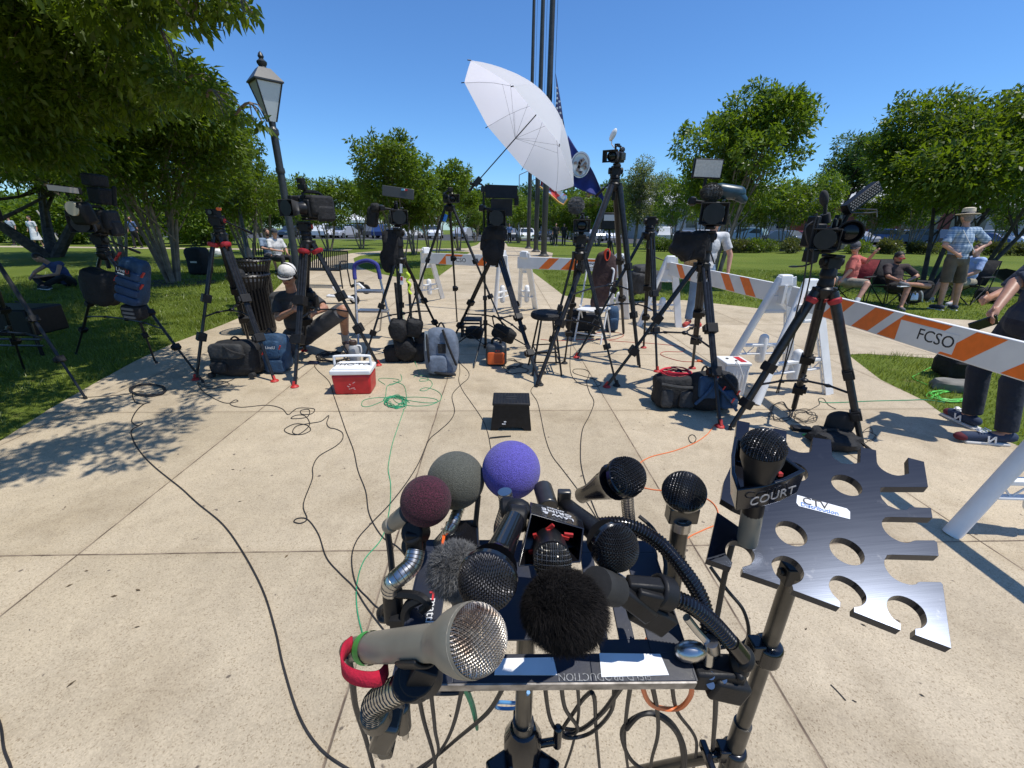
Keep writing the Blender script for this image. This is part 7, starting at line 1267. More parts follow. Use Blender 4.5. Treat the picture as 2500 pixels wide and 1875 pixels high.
# sandbag hanging, black crate
p = Yw(1230, 815, G(1230, 855).y); b = MB(); sup(b, p, (.155, .07, .10), RY(.45), .5, 24, amp=.03, seed=8); t = thing('sandbag', 'black sandbag slung across the feet of the light stand', 'sandbag', V(p.x, p.y, 0)); b.build('body', M['nylon'], t); b = MB(); b.tube(spline([p+V(-.12, 0, .08), Yw(1205, 770, p.y), p+V(.1, 0, .03)], 5), .01); b.build('strap', M['nylon'], t)
g = G(1150, 826); t = thing('step_box', 'low dark grey slatted step box behind the light stand feet', 'step box', g); b = MB()
b.box(g+V(0, .15, .255), (.30, .26, .02))
for x_ in (-1, 1): b.box(g+V(x_*.14, .15, .122), (.02, .26, .245))
b.build('frame', M['greyny'], t, bevel=.004); b = MB()
for i in range(4): b.box(g+V(0, .03, .05+.055*i), (.255, .012, .025))
b.build('slat', M['greyny'], t)
p = Yw(1158, 808, G(1158, 845).y); b = MB(); sup(b, p-V(0, 0, .02), (.12, .09, .09), I3, .7, 20, amp=.04, seed=12); t = thing('equipment_bag', 'small black pouch lying between the feet of the light stand', 'bag', V(p.x, p.y, 0)); b.build('body', M['nylon'], t)
# round stool
g = (G(1293, 893)+G(1371, 917))/2; g.z = 0; zs = Yw(1331, 768, g.y).z; t = thing('bar_stool', 'black backless bar stool with a round padded seat', 'stool', g); b = MB(); b.lathe([(.0, -.035), (.17, -.035), (.185, -.02), (.185, .01), (.17, .03), (.0, .035)], V(g.x, g.y, zs), n=30); b.build('seat', M['nylon'], t)
lg = [G(1290, 892), G(1300, 918), G(1371, 919), G(1358, 888)]
for q in lg: tp = V(g.x, g.y, zs-.03)+(q-g)*.45; b = MB(); b.cyl(q, tp, .011); b.build('leg', M['black'], t)
for z in (.16, .28): 
    b = MB(); R_q = [q.lerp(V(g.x, g.y, zs-.03)+(q-g)*.45, z/zs) for q in lg]
    for i in range(4): b.cyl(R_q[i], R_q[(i+1) % 4], .008)
    b.build('foot_rail', M['black'], t)
# folding chair with jacket
ga, gb = G(1402, 832), G(1466, 842); d = (gb-ga).normalized(); nb = V(-d.y, d.x, 0); w = (gb-ga).length; t = thing('folding_chair', 'white metal folding chair with a brown jacket over its back', 'folding chair', (ga+gb)/2)
top = Yw(1440, 648, ga.y+.35).z
for s_, q in ((0, ga), (1, gb)):
    b = MB(); b.tube([q, q+nb*.16+V(0, 0, .48), q+nb*.30+V(0, 0, top-.05)], .013, 8); b.build('front_leg', M['wmetal'], t); b = MB(); b.tube([q+nb*.45, q+nb*.12+V(0, 0, .50)], .012, 8); b.build('rear_leg', M['wmetal'], t)
b = MB(); a = ga+nb*.30+V(0, 0, top-.05); c_ = gb+nb*.30+V(0, 0, top-.05); b.tube(spline([a, a+V(0, .01, .04)+d*.03, (a+c_)/2+V(0, .01, .055), c_+V(0, .01, .04)-d*.03, c_], 6), .013, 8); b.tube([ga+nb*.45+V(0, 0, .03), gb+nb*.45+V(0, 0, .03)], .01); b.tube([ga+nb*.02+V(0, 0, .12), gb+nb*.02+V(0, 0, .12)], .01); b.build('back_frame', M['wmetal'], t)
b = MB(); b.box((ga+gb)/2+nb*.16+V(0, 0, .46), (w*.95, .38, .025), rotm(d, nb, V(0, 0, 1))); b.build('seat', M['wmetal'], t, bevel=.008)
b = MB(); q = (ga+gb)/2+nb*.34; sup(b, q+d*.05+V(0, -.02, top-.12), (w*.42, .07, .30), I3, .6, 24, amp=.05, seed=2); sup(b, q+d*.05+V(0, -.02, top+.10), (w*.25, .07, .12), I3, .8, 20, amp=.05, seed=3); sup(b, q+d*.0+V(0, -.04, top-.42), (w*.30, .05, .2), RY(.1), .7, 20, amp=.06, seed=4); o = b.build('jacket', cloth('brown_jacket', (.055, .03, .028)), None); remesh(o, .02, 2); tag(o, 'dark brown jacket draped over the white folding chair', 'jacket')
b = MB(); 
for i in range(5): p = q+d*.05+V(0, -.06, top+.17); b.tube(spline([p+V(.045*math.cos(a)*(1-.1*i), -.01*i, .075*math.sin(a)) for a in [2*math.pi*j/9+.3*i for j in range(9)]], 4, True), .006, 5, closed=True)
o = b.build('cord', mat('red_orange_cord', (.7, .06, .02), .5), None); tag(o, 'coiled red-orange cord on top of the brown jacket', 'cord', kind=None)
p = G(1425, 826)+V(0, .2, 0); t = thing('equipment_cart', 'low black equipment case on small wheels under the folding chair', 'equipment case', p); b = MB(); sup(b, p+V(.0, 0, .20), (.26, .14, .13), I3, .4, 24, amp=.02); sup(b, p+V(-.1, 0, .34), (.14, .1, .06), I3, .5, 20, amp=.04, seed=5); b.build('body', M['nylon'], t)
for x_ in (-.15, .12): b = MB(); b.cyl(p+V(x_, -.16, .06), p+V(x_, -.13, .06), .06, n=18); b.build('wheel', M['rubber'], t)
pack('bright blue backpack to the right of the folding chair', 'backpack', 'backpack', 1478, 1510, 752, 812, 'blue', .2, .05, .55, [('pocket', (-.5, .8, -.8, .1), 'blue'), ('strap', (-.8, -.6, .8, -.7), 'nylon')], 6)
# step ladder with blue rail
fa, fb, fc_, fd = G(875, 842), G(962, 826), G(926, 808), G(868, 822)
fl_, fr_ = G(875, 842), G(962, 827); yb = (fl_.y+fr_.y)/2; t = thing('step_ladder', 'aluminium step ladder with a blue foam-wrapped top rail', 'step ladder', (fl_+fr_)/2)
tl_, tr_ = Yw(866, 668, yb+.32), Yw(925, 668, yb+.32)
for a, b_ in ((fl_, tl_), (fr_, tr_)): b = MB(); b.cyl(a, b_, .016); b.build('front_leg', M['alu'], t)
for q, tp in ((G(868, 815), tl_.lerp(fl_, .3)), (G(928, 807), tr_.lerp(fr_, .3))): b = MB(); b.cyl(q, tp, .013); b.build('rear_leg', M['alu'], t)
b = MB(); hh = Yw(895, 636, yb+.34); b.tube(spline([tl_.lerp(fl_, .08), tl_+V(.0, .0, .04), tl_+V(.03, .01, .13), hh+V(0, 0, .0), tr_+V(-.03, .01, .13), tr_+V(0, 0, .04), tr_.lerp(fr_, .08)], 6), .028, 10); b.build('blue_rail', mat('blue_foam', (.03, .035, .22), .8, 0, .2, 30, .4, 60), t)
for f_ in (.26, .55): a = tl_.lerp(fl_, f_); c_ = tr_.lerp(fr_, f_); b = MB(); b.box((a+c_)/2+V(0, .04, 0), ((c_-a).length*1.02, .16, .03)); b.build('step', M['alu'], t, bevel=.004)
# scooter
a, c_ = G(800, 742), G(893, 738); a = G(838, 748); t = thing('electric_scooter', 'white and black kick scooter lying by the bench', 'scooter', G(850, 745)); w1 = G(867, 742)+V(0, 0, .09); w2 = Yw(893, 706, G(893, 735).y)
for q in (w1, w2): b = MB(); b.lathe([(.05, -.02), (.10, -.02), (.105, 0), (.10, .02), (.05, .02)], q, (.2, 1, .1), 22); o = b.build('wheel', M['rubber'], t); b = MB(); b.cyl(q-V(0, .025, 0), q+V(0, .025, 0), .045, n=14); b.build('hub', M['wmetal'], o, off=t.location)
b = MB(); b.box((Yw(800, 732, w1.y)+w1)/2+V(0, 0, .06), (.55, .13, .05), RY(.06)); b.build('deck', M['wmetal'], t, bevel=.02); b = MB(); b.tube([w2+V(-.02, -.05, .02), w2+V(-.12, -.03, .11), w2+V(-.22, 0, .10)], .03, 8); b.tube([w1+V(.0, -.03, .0), w1+V(-.1, -.03, .05)], .03); b.tube([Yw(812, 700, w1.y), Yw(835, 727, w1.y)], .025); b.build('fork', M['wmetal'], t); b = MB(); b.tube([w2+V(-.03, 0, .11), w2+V(-.12, 0, .13), w2+V(-.3, .0, .05)], .035); b.build('mudguard', M['plastic'], t)
# bench
ga, gb = G(742, 700), G(846, 702); t = thing('park_bench', 'black slatted metal bench beside the winding path', 'bench', (ga+gb)/2); d = (gb-ga).normalized(); nb = V(-d.y, d.x, 0); L = (gb-ga).length
def armr(o, nm):
    b = MB(); b.tube(spline([o-nb*.22, o-nb*.23+V(0, 0, .45), o-nb*.2+V(0, 0, .62), o-nb*.0+V(0, 0, .64), o+nb*.2+V(0, 0, .62)], 5), .018, 8); b.tube([o+nb*.25, o+nb*.18+V(0, 0, .45), o+nb*.32+V(0, 0, .85)], .018, 8); b.build(nm, M['black'], t)
armr(ga, 'arm_frame'); armr(gb, 'arm_frame')
b = MB()
for i in range(22): x = i/21; b.box(ga.lerp(gb, x)+nb*.24+V(0, 0, .66), (L/38, .012, .42), rotm(d, nb, V(0, 0, 1))@RX(-.3))
b.box((ga+gb)/2+nb*.31+V(0, 0, .86), (L, .03, .03), rotm(d, nb, V(0, 0, 1))); b.build('backrest', M['black'], t)
b = MB()
for i in range(22): x = i/21; b.box(ga.lerp(gb, x)+V(0, 0, .45), (L/38, .42, .014), rotm(d, nb, V(0, 0, 1)))
b.box((ga+gb)/2-nb*.21+V(0, 0, .44), (L, .03, .03), rotm(d, nb, V(0, 0, 1))); b.build('seat', M['black'], t)
pz = GX(668, G(672, 668).y+.3); t = thing('park_bench', 'black slatted bench under the two seated people behind the lamp post', 'bench', pz); b = MB(); b.box(pz+V(0, 0, .44), (1.5, .45, .04)); b.build('seat', M['black'], t); b = MB()
for i in range(18): b.box(pz+V(-.7+i*.082, .27, .68), (.035, .012, .4), RX(-.2))
b.build('backrest', M['black'], t)
for x in (-.7, .7): b = MB(); b.tube([pz+V(x, -.2, 0), pz+V(x, -.2, .44), pz+V(x, .2, .44), pz+V(x, .3, .86)], .02); b.tube([pz+V(x, .25, 0), pz+V(x, .2, .44)], .02); b.build('arm_frame', M['black'], t)
# trash cans
def can(label, g, H, R):
    t = thing('trash_can', label, 'trash can', g, 'slatted black metal trash cans', local=True); Z = (0, 0, 0); b = MB()
    for i in range(30): a = 2*math.pi*i/30; u = V(math.cos(a), math.sin(a), 0); b.tube([u*R*.86+V(0, 0, .05), u*R*.86+V(0, 0, H*.8), u*R*1.0+V(0, 0, H*.92), u*R*1.12+V(0, 0, H)], .014, 5)
    b.build('slat_body', M['black'], t, off=Z); b = MB(); b.lathe([(R*1.08, H-.03), (R*1.15, H-.01), (R*1.08, H+.01)], n=28, cap=False); b.lathe([(R*.9, .03), (R*.9, .08)], n=28); b.build('rim', M['black'], t, off=Z); b = MB(); b.lathe([(R*.7, .06), (R*.78, H*.9)], n=20); b.build('liner', M['matte'], t, off=Z); return t
g = G(636, 812); can('slatted black trash can beside the crouching man', g, .86, .25); can('second slatted trash can just behind the first one', GX(642, g.y+1.3), .95, .25)
p = Yw(610, 750, g.y-.15); t = thing('equipment_bag', 'tall narrow black tripod bag leaning on the trash can', 'bag', V(p.x, p.y, 0)); b = MB(); b.cap2(V(p.x+.02, p.y, .09), V(p.x-.06, p.y+.02, .88), .085, .075); b.build('body', M['nylon'], t)
# duffel, red cable, blue/black backpack, battery box
t, c, F_ = pack('black duffel bag topped with a coiled red cable', 'duffel_bag', 'bag', 1602, 1702, 925, 1003, 'nylon', .26, .1, .4, [('pocket', (-.85, -.3, -.8, .3), 'greyny'), ('pocket', (.0, .8, -.8, .2), 'greyny'), ('loop', (-.2, .4, .8, 1.2), 'nylon'), ('strap', (-.9, .7, .6, .4), 'greyny')], 7)
b = MB(); cc = F_(0, 1.05, .1)
for i in range(7): rr = .10+.006*(i % 3); b.tube(spline([cc+V(rr*math.cos(a)*1.25+.008*math.sin(i*3), rr*math.sin(a)*.8, .004*i+.012*math.sin(a*2+i)) for a in [2*math.pi*j/12+i for j in range(12)]], 3, True), .0055, 5, closed=True)
o = b.build('coiled_cable', mat('red_cable', (.62, .02, .04), .45), None); tag(o, 'coil of red cable lying on the black duffel bag', 'cable')
t, c, F_ = pack('dark blue and black backpack slumped right of the duffel bag', 'backpack', 'backpack', 1684, 1802, 918, 1012, 'nylon', .28, .25, .6, [('pocket', (-.8, -.1, -.3, .8), 'blue'), ('strap', (-.9, -.1, -.6, .7), 'blue'), ('strap', (.1, .9, .9, -.4), 'nylon'), ('pocket', (.1, .8, -.8, .1), 'blue'), ('strap', (-.3, .8, .6, -.9), 'blue'), ('loop', (-.5, -.1, .7, 1.15), 'nylon')], 8)
b = MB()
for x_, z_ in ((.1, .3), (.5, -.3), (.7, .1), (-.2, .8)): b.box(F_(x_, z_)+V(0, -.05, 0), (.012, .01, .045), RY(.5))
b.build('zip_pull', M['redrub'], t)
g0, g1_ = G(1764, 970), G(1812, 966); t = thing('battery_box', 'white battery box with a red label behind the slumped backpack', 'battery box', g0); w = (g1_-g0).length; c = (g0+g1_)/2+V(0, .12, 0); b = MB(); b.box(c+V(0, 0, .16), (w*1.05, .22, .32)); b.build('case', M['white'], t, bevel=.01)
for i in range(6): pass
b = MB()
for i in range(7): b.box(c+V(-w*.45+i*w*.15, -.112, .15), (.006, .004, .26))
b.build('rib', M['white'], t); b = MB(); b.box(c+V(0, 0, .335), (w*1.12, .24, .03)); b.build('lid', M['white'], t, bevel=.008); b = MB(); b.box(c+V(w*.28, 0, .352), (w*.25, .17, .003)); b.build('red_label', M['red'], t); b = MB(); b.cyl(c+V(-w*.25, .02, .35), c+V(-w*.25, .02, .358), .014); b.cyl(c+V(0, -.05, .35), c+V(0, -.05, .358), .012); b.build('terminal', M['gun'], t)
b = MB(); b.tube(spline([c+V(-.03, -.11, .36), c+V(-.02, -.16, .34), c+V(.05, -.15, .2), c+V(.06, -.13, .08)], 5), .005); o = b.build('white_wire', M['white'], t)
# black cart with a yellow wheel beyond the barrier
p = G(1570, 738); t = thing('generator_cart', 'black wheeled generator with a yellow hub beyond the middle barrier', 'generator', p); b = MB(); sup(b, p+V(0, .1, .42), (.34, .25, .24), I3, .5, 24, amp=.05); sup(b, p+V(-.05, .1, .66), (.22, .2, .12), I3, .6, 20, amp=.05, seed=7); b.build('body', M['greyny'], t); b = MB(); b.tube([p+V(.25, .1, .5), p+V(.42, .1, .85), p+V(.1, .1, .95)], .018); b.build('push_bar', M['black'], t)
for q in (G(1542, 722)+V(0, 0, .14), G(1590, 730)+V(0, 0, .14)): b = MB(); b.lathe([(.07, -.04), (.14, -.04), (.15, 0), (.14, .04), (.07, .04)], q, (0, 1, 0), 20); o = b.build('wheel', M['rubber'], t); b = MB(); b.cyl(q-V(0, .05, 0), q+V(0, .03, 0), .06, n=14); b.build('hub', mat('yellow_hub', (.6, .38, .05), .5), o, off=t.location)
# lawn bags on the right and left
pack('black and white backpack on the lawn between the seated man and the straw hat man', 'backpack', 'backpack', 2205, 2252, 702, 744, 'nylon', .25, .2, .6, [('pocket', (-.7, .2, -.7, .2), 'alu'), ('strap', (.1, .7, .8, -.7), 'white'), ('strap', (-.6, -.1, .8, -.2), 'alu')], 9)
pack('black shoulder bag on the lawn behind the backpack', 'shoulder_bag', 'bag', 2232, 2275, 690, 738, 'nylon', .3, .1, .5, [('strap', (-.6, .6, .6, .6), 'nylon')], 10)
pack('black bag lying on the lawn near the right edge', 'shoulder_bag', 'bag', 2405, 2475, 706, 742, 'nylon', .4, .1, .7, [('strap', (-.7, .5, .3, .8), 'nylon'), ('pocket', (-.5, .3, -.6, .2), 'greyny')], 11)
b = MB(); q = G(2470, 720); b.lathe([(.0, .0), (.05, .02), (.40, .16), (.41, .17), (.05, .05)], q+V(-.1, .1, .28), (.5, .1, .85), 8); t = thing('folded_umbrella', 'black half-open umbrella lying on the lawn near the right edge', 'umbrella', q); b.build('canopy', M['matte'], t); b = MB(); b.cyl(q+V(-.1, .1, .3), q+V(.45, .2, .85), .008); b.build('shaft', M['black'], t)
pack('black cargo trolley parked at the foot of the pale-stemmed tree', 'cargo_trolley', 'trolley', 458, 502, 610, 672, 'nylon', .5, 0, .35, [('panel', (-.3, .4, -.1, .02), 'alu'), ('loop', (-.7, .7, .8, 1.15), 'black')], 12)
p = G(532, 628); b = MB(); sup(b, p+V(0, 0, .18), (.28, .2, .18), I3, .8, 18, amp=.06, seed=14); o = b.build('white_sack', M['white'], None); tag(o, 'crumpled white sack on the grass left of the lamp post', 'sack')
# live backpack hanging on the shaded tripod
c = D(328, 688, (a1-CAM).dot(cF)*.93); R3 = RY(R_(20)); t = thing('backpack', 'blue ridged backpack lettered LiveU hanging from the shaded tripod', 'backpack', c); b = MB(); sup(b, c, (.115, .08, .23), R3, .4, 28, amp=.01); b.build('body', M['blue'], t)
for i in range(4): b = MB(); sup(b, c+R3@V(0, -.075, -.17+.085*i), (.108, .03, .042), R3, .45, 20, amp=.01, seed=i); b.build('pocket', mat('blue_panel', (.014, .04, .10), .7, 0, .2, 12, .5, 30), t)
b = MB(); b.box(c+R3@V(-.02, -.115, .115), (.13, .006, .07), R3); b.build('name_panel', M['nylon'], t); text('Live', .05, c+R3@V(-.035, -.1195, .12), R3@V(1, 0, 0), R3@V(0, 0, 1), M['letter'], t); text('U', .05, c+R3@V(.025, -.1195, .12), R3@V(1, 0, 0), R3@V(0, 0, 1), M['redrub'], t)
b = MB(); b.box(c+R3@V(-.03, -.1205, .088), (.06, .003, .012), R3); b.build('white_strip', M['white'], t); b = MB()
for x_, z_ in ((-.12, .2), (.12, .12), (-.12, 0), (.115, .0), (-.1, .24)): b.box(c+R3@V(x_, -.06, z_), (.012, .02, .06), R3@RY(.4))
b.build('red_pull', M['redrub'], t); q = c+R3@V(.03, -.02, -.30); b = MB(); sup(b, q, (.10, .07, .075), RY(.15), .5, 22, amp=.01); b.build('pouch', M['nylon'], t); b = MB()
for i in range(3): b.box(q+V(0, -.07, -.04+.04*i), (.11, .01, .022), RY(.12))
b.build('pouch_rib', mat('silver_trim', (.16, .15, .15), .5, .3), t)
b = MB(); q = D(248, 700, (a1-CAM).dot(cF)); sup(b, q, (.17, .12, .19), RY(.2), .6, 22, amp=.05, seed=20); o = b.build('equipment_bag', M['nylon'], None); tag(o, 'dark bag hanging on the shaded tripod beside the blue ridged backpack', 'bag')
t = thing('equipment_case', 'black hard case with pale rails in deep shade at the left edge', 'case', G(30, 880)); p = G(35, 870); b = MB(); b.box(p+V(0, .2, .42), (.75, .45, .32)); b.build('case_body', M['plastic'], t, bevel=.02); b = MB(); b.tube([p+V(-.4, 0, .22), p+V(.42, 0, .22)], .015); b.tube([p+V(-.4, 0, .14), p+V(.42, 0, .14)], .012); b.tube([p+V(.36, 0, .14), p+V(.40, 0, .65), p+V(.3, .0, .68)], .012); b.build('rail', M['gun'], t)
for x in (-.3, .3): b = MB(); b.cyl(p+V(x, .05, 0), p+V(x, .05, .26), .02); b.build('leg', M['black'], t)
# pouch, adaptor and stone on the right
p = G(2040, 1090); t = thing('equipment_pouch', 'open black pouch and dark cap lying under the near right tripod', 'pouch', p); b = MB(); sup(b, p+V(-.03, .0, .06), (.17, .12, .065), RZ(-.2), .6, 26, amp=.06, seed=15); b.build('body', M['nylon'], t); b = MB(); sup(b, p+V(.06, .10, .14), (.10, .05, .11), RZ(-.3), .8, 22, amp=.02, seed=16); b.build('cap', M['matte'], t); b = MB(); b.tube(spline([p+V(-.2, -.02, .05), p+V(-.1, .02, .13), p+V(.1, .05, .09), p+V(.2, -.1, .02)], 5), .012); b.build('strap', M['nylon'], t)
b = MB(); p = G(1955, 1052); b.box(p+V(0, 0, .02), (.15, .07, .035), RZ(-.25)); o = b.build('power_adaptor', M['plastic'], None, bevel=.006); tag(o, 'black power adaptor among the wires under the near right tripod', 'adaptor')
b = MB(); p = G(1966, 1064); b.box(p+V(0, 0, .008), (.04, .03, .012), RZ(.2)); o = b.build('cable_tag', M['lime'], None, bevel=.002); tag(o, 'bright green tag on the wires under the near right tripod', 'tag')
b = MB(); p = G(2345, 958); sup(b, p+V(0, .05, .05), (.22, .10, .075), RZ(-.3), .7, 20, amp=.04); o = b.build('curb_stone', mat('grey_stone', (.20, .19, .16), .9, 0, .25, 8, .4, 30), None); tag(o, 'worn grey stone in the grass behind the green cord', 'stone')
b = MB(); p = G(2360, 935); sup(b, p+V(.08, .2, .16), (.26, .18, .17), RZ(.2), .7, 22, amp=.06, seed=17); t = thing('equipment_bag', 'dark bag in the grass behind the legs of the person at the right edge', 'bag', p); b.build('body', M['nylon'], t)
# ================================================ cables on the ground
def cable(label, px, r=.0035, m='cord', lift=None, k=6, cat='cable', group='cables trailing across the paving'):
    P = []
    for i, q in enumerate(px): g = G(q[0], q[1], 0); P.append(V(g.x, g.y, r+.004+(q[2] if len(q) > 2 else 0)))
    S_ = spline(P, k); b = MB(); b.tube(S_, r, 6); o = b.build('cable', M[m], None); return tag(o, label, cat, group)
cable('long black cable from the coil at the grass edge sweeping down to the tray', [(352, 958), (325, 961), (330, 982), (348, 988), (366, 984), (350, 990), (333, 1006), (322, 1030), (336, 1041), (349, 1036), (335, 1044), (324, 1050), (321, 1060), (330, 1085), (351, 1115), (378, 1142), (411, 1169), (445, 1196), (483, 1231), (544, 1282), (593, 1350), (642, 1443), (673, 1542), (692, 1628), (729, 1746), (778, 1826), (846, 1878), (950, 1930)], .0042)
def coil(label, cx, cy, rx, ry, n, r=.0045, m='cord', sd_=1, jit=.1, cat='cable'):
    rn = random.Random(sd_); pts = []
    for i in range(n*9): a = 2*math.pi*i/9; j = 1+rn.uniform(-jit, jit); pts.append((cx+rx*j*math.cos(a)+rn.uniform(-.04, .04)*rx, cy+ry*j*math.sin(a), .0015*(i/9)))
    return cable(label, pts, r, m, k=4, cat=cat)
coil('coil of black cable on the paving edge below the shaded tripod', 362, 955, 42, 14, 7, .005)
cable('black cable with loops running from the left tripod feet to the tray', [(575, 925), (545, 938), (510, 946), (500, 938), (540, 932), (560, 940), (520, 950), (497, 946), (484, 935), (485, 942), (501, 961), (547, 985), (580, 982), (575, 978), (562, 988), (589, 996), (652, 991), (688, 999), (703, 1014), (715, 1006), (730, 998), (767, 1000), (761, 1012), (738, 1013), (735, 1004), (755, 1002), (750, 1020), (712, 1024), (722, 1016), (745, 1017), (756, 1039), (730, 1062), (705, 1060), (695, 1050), (720, 1037), (750, 1040), (758, 1053), (735, 1063), (715, 1058), (725, 1042), (760, 1035), (785, 1030), (803, 1016), (798, 1035), (805, 1046), (819, 1049), (836, 1058), (836, 1075), (819, 1092), (779, 1116), (764, 1143), (763, 1171), (741, 1233), (750, 1268), (735, 1280), (718, 1276), (728, 1268), (752, 1271), (778, 1307), (797, 1363), (830, 1402), (865, 1437), (896, 1486), (960, 1570)], .0035, k=5)
cable('black cable from the man in the white cap down to the tray clamp', [(790, 880), (769, 891), (775, 905), (803, 932), (814, 964), (830, 1010), (844, 1051), (863, 1100), (874, 1150), (893, 1201), (902, 1258), (933, 1312), (969, 1336), (993, 1363), (1010, 1400)], .0035)
cable('dark cable from the slate backpack crossing left of the foam balls', [(1116, 860), (1112, 875), (1123, 888), (1143, 908), (1143, 925), (1123, 943), (1104, 967), (1110, 1005), (1098, 1030), (1072, 1054), (1047, 1077), (1023, 1131), (993, 1180), (951, 1234), (905, 1282), (872, 1321), (859, 1366), (869, 1427), (899, 1463), (924, 1487), (960, 1500)], .0035)
cable('dark cable from the slate backpack running to the black step stool', [(1120, 880), (1123, 907), (1120, 930), (1130, 955), (1148, 981), (1177, 1024), (1191, 1059), (1198, 1095), (1205, 1125)], .003)
cable('grey cable running from the round stool feet past the purple ball', [(1308, 940), (1296, 956), (1311, 981), (1319, 1011), (1330, 1065), (1346, 1111), (1374, 1149), (1405, 1190), (1440, 1240), (1475, 1300)], .003)
cable('black cable looping at the middle tripod and running toward the ball microphone', [(1398, 800), (1394, 842), (1392, 902), (1406, 932), (1433, 943), (1460, 944), (1467, 937), (1450, 927), (1425, 920), (1401, 912), (1402, 903), (1425, 903), (1438, 910), (1436, 922), (1432, 934), (1439, 959), (1450, 983), (1439, 1016), (1422, 1051), (1417, 1105), (1421, 1150), (1440, 1215), (1470, 1290)], .0035)
cable('orange cable from the big tripod foot passing behind the right ball microphones', [(1745, 1038), (1735, 1052), (1723, 1065), (1694, 1084), (1645, 1103), (1593, 1116), (1563, 1132), (1545, 1160), (1560, 1186), (1590, 1197), (1650, 1203), (1720, 1218), (1750, 1245), (1748, 1280), (1720, 1295), (1680, 1315), (1650, 1350)], .0035, 'oranc')
coil('small black tie loop on the orange cable', 1690, 1073, 9, 10, 2, .002, cat='cable tie')
cable('red cable winding from the folding chair to the battery box', [(1363, 832), (1420, 829), (1487, 829), (1515, 824), (1520, 817), (1493, 812), (1470, 814)], .004, 'redcab') if 0 else None
M['redcab'] = mat('dull_red_cable', (.42, .05, .035), .5)
cable('red cable on the paving around the folding chair', [(1320, 830), (1363, 833), (1420, 830), (1487, 831), (1512, 826), (1522, 819), (1505, 813), (1470, 812), (1430, 818), (1380, 815)], .004, 'redcab'); cable('red cable bending right toward the big tripod', [(1487, 833), (1530, 836), (1580, 839), (1645, 845), (1670, 852), (1664, 860), (1623, 860), (1613, 867), (1634, 876), (1669, 884), (1715, 884)], .004, 'redcab')
b = MB(); p = G(1708, 884); b.box(p+V(0, 0, .015), (.07, .028, .024), RZ(-.05)); o = b.build('cable_plug', M['orange'], None, bevel=.004); tag(o, 'orange plug at the end of the red cable', 'plug')
cable('purple-black cable at the bottom left corner', [(-40, 1700), (0, 1764), (12, 1832), (28, 1875), (40, 1930)], .004)
cable('thin dark cord beside the pale coil at the far left', [(200, 972), (240, 970), (290, 966), (325, 961)], .003)
for i, (pts, r) in enumerate([([(987, 1000), (971, 1046), (958, 1086), (950, 1127), (948, 1150), (954, 1186), (951, 1246), (933, 1315), (890, 1369), (872, 1427), (872, 1487), (884, 1544), (900, 1590)], .003), ([(940, 940), (925, 930), (930, 925), (960, 926), (975, 930), (960, 940), (945, 945), (940, 975), (925, 985), (900, 994), (884, 992), (890, 978), (930, 972), (985, 976), (1000, 985)], .003),
                              ([(960, 932), (985, 942), (992, 965), (993, 990), (985, 1002)], .003), ([(985, 972), (1020, 971), (1060, 975), (1068, 983), (1040, 992), (1000, 992), (970, 985), (960, 975)], .003), ([(1010, 922), (1018, 918), (1040, 920), (1045, 930), (1025, 932), (1030, 925), (1050, 930), (1055, 942), (1040, 955), (1025, 954), (1040, 948), (1065, 955), (1078, 968), (1070, 982), (1040, 985), (990, 978)], .003), ([(978, 915), (981, 925), (975, 934), (950, 940)], .003)]):
    cable(['thin green cord running from its tangle down toward the tray', 'green cord loop left of the tangle', 'green cord strand crossing the tangle', 'green cord loop right of the tangle', 'green cord curls below the slate backpack', 'short green cord end above the tangle'][i], pts, r, 'green', cat='cord')
coil('tangle of thin green cord on the paving right of the cooler', 966, 983, 22, 12, 7, .003, 'green', 3, .45, 'cord')
cable('green cord hanging down in front of the hung black bags and onto the paving', [(983, 800, .45), (995, 840, .2), (1005, 870, .08), (1015, 890, 0), (1025, 915, 0)], .003, 'green', cat='cord')
cable('dark green cord running from the near right tripod to the grass', [(2000, 982), (2030, 985), (2123, 981), (2208, 979), (2260, 978), (2306, 984)], .004, 'green', cat='cord')
coil('pile of bright green cord lying in the grass at the right', 2325, 968, 50, 13, 9, .0045, 'lime', 5, .3, 'cord'); cable('bright green cord trailing across the grass strip', [(2370, 878), (2326, 884), (2280, 895), (2240, 915), (2228, 924), (2260, 940), (2300, 955)], .0045, 'lime', cat='cord')
coil('loops of thin black wire under the near right tripod', 1905, 1008, 26, 20, 4, .0025, 'cord', 6, .3); coil('tangle of thin grey wire behind the black adaptor', 1960, 1018, 30, 13, 5, .002, 'cord', 7, .45); coil('wire loops on the paving right of the black pouch', 2120, 1066, 20, 16, 2, .0025, 'cord', 8, .4)
coil('tangle of black wire right of the power station', 1250, 890, 22, 11, 4, .003, 'cord', 9, .4); coil('wire tangle on the paving in front of the orange power station', 1262, 905, 26, 8, 2, .003, 'cord', 10, .3); coil('heap of black cable at the feet of the man in the white cap', 815, 875, 34, 12, 8, .005, 'cord', 11, .35)
cable('white-tipped lead lying behind the near right tripod', [(1958, 1010), (1985, 998), (2000, 988), (1998, 975), (2010, 975), (2022, 990), (2040, 1000)], .003)
b = MB(); g = G(1196, 1072); h_ = G(1247, 1067); b.tube([g+V(0, 0, .01), (g+h_)/2+V(0, 0, .012), h_+V(0, 0, .008)], .006); o = b.build('cable_strap', M['matte'], None); tag(o, 'short black strap lying in front of the step stool', 'strap')
b = MB(); p = G(766, 889); b.box(p+V(0, 0, .02), (.12, .05, .03), RZ(-.1)); o = b.build('power_adaptor', mat('blue_black_box', (.02, .03, .07), .5), None, bevel=.005); tag(o, 'small dark blue adaptor box beside the heap of cable', 'adaptor')
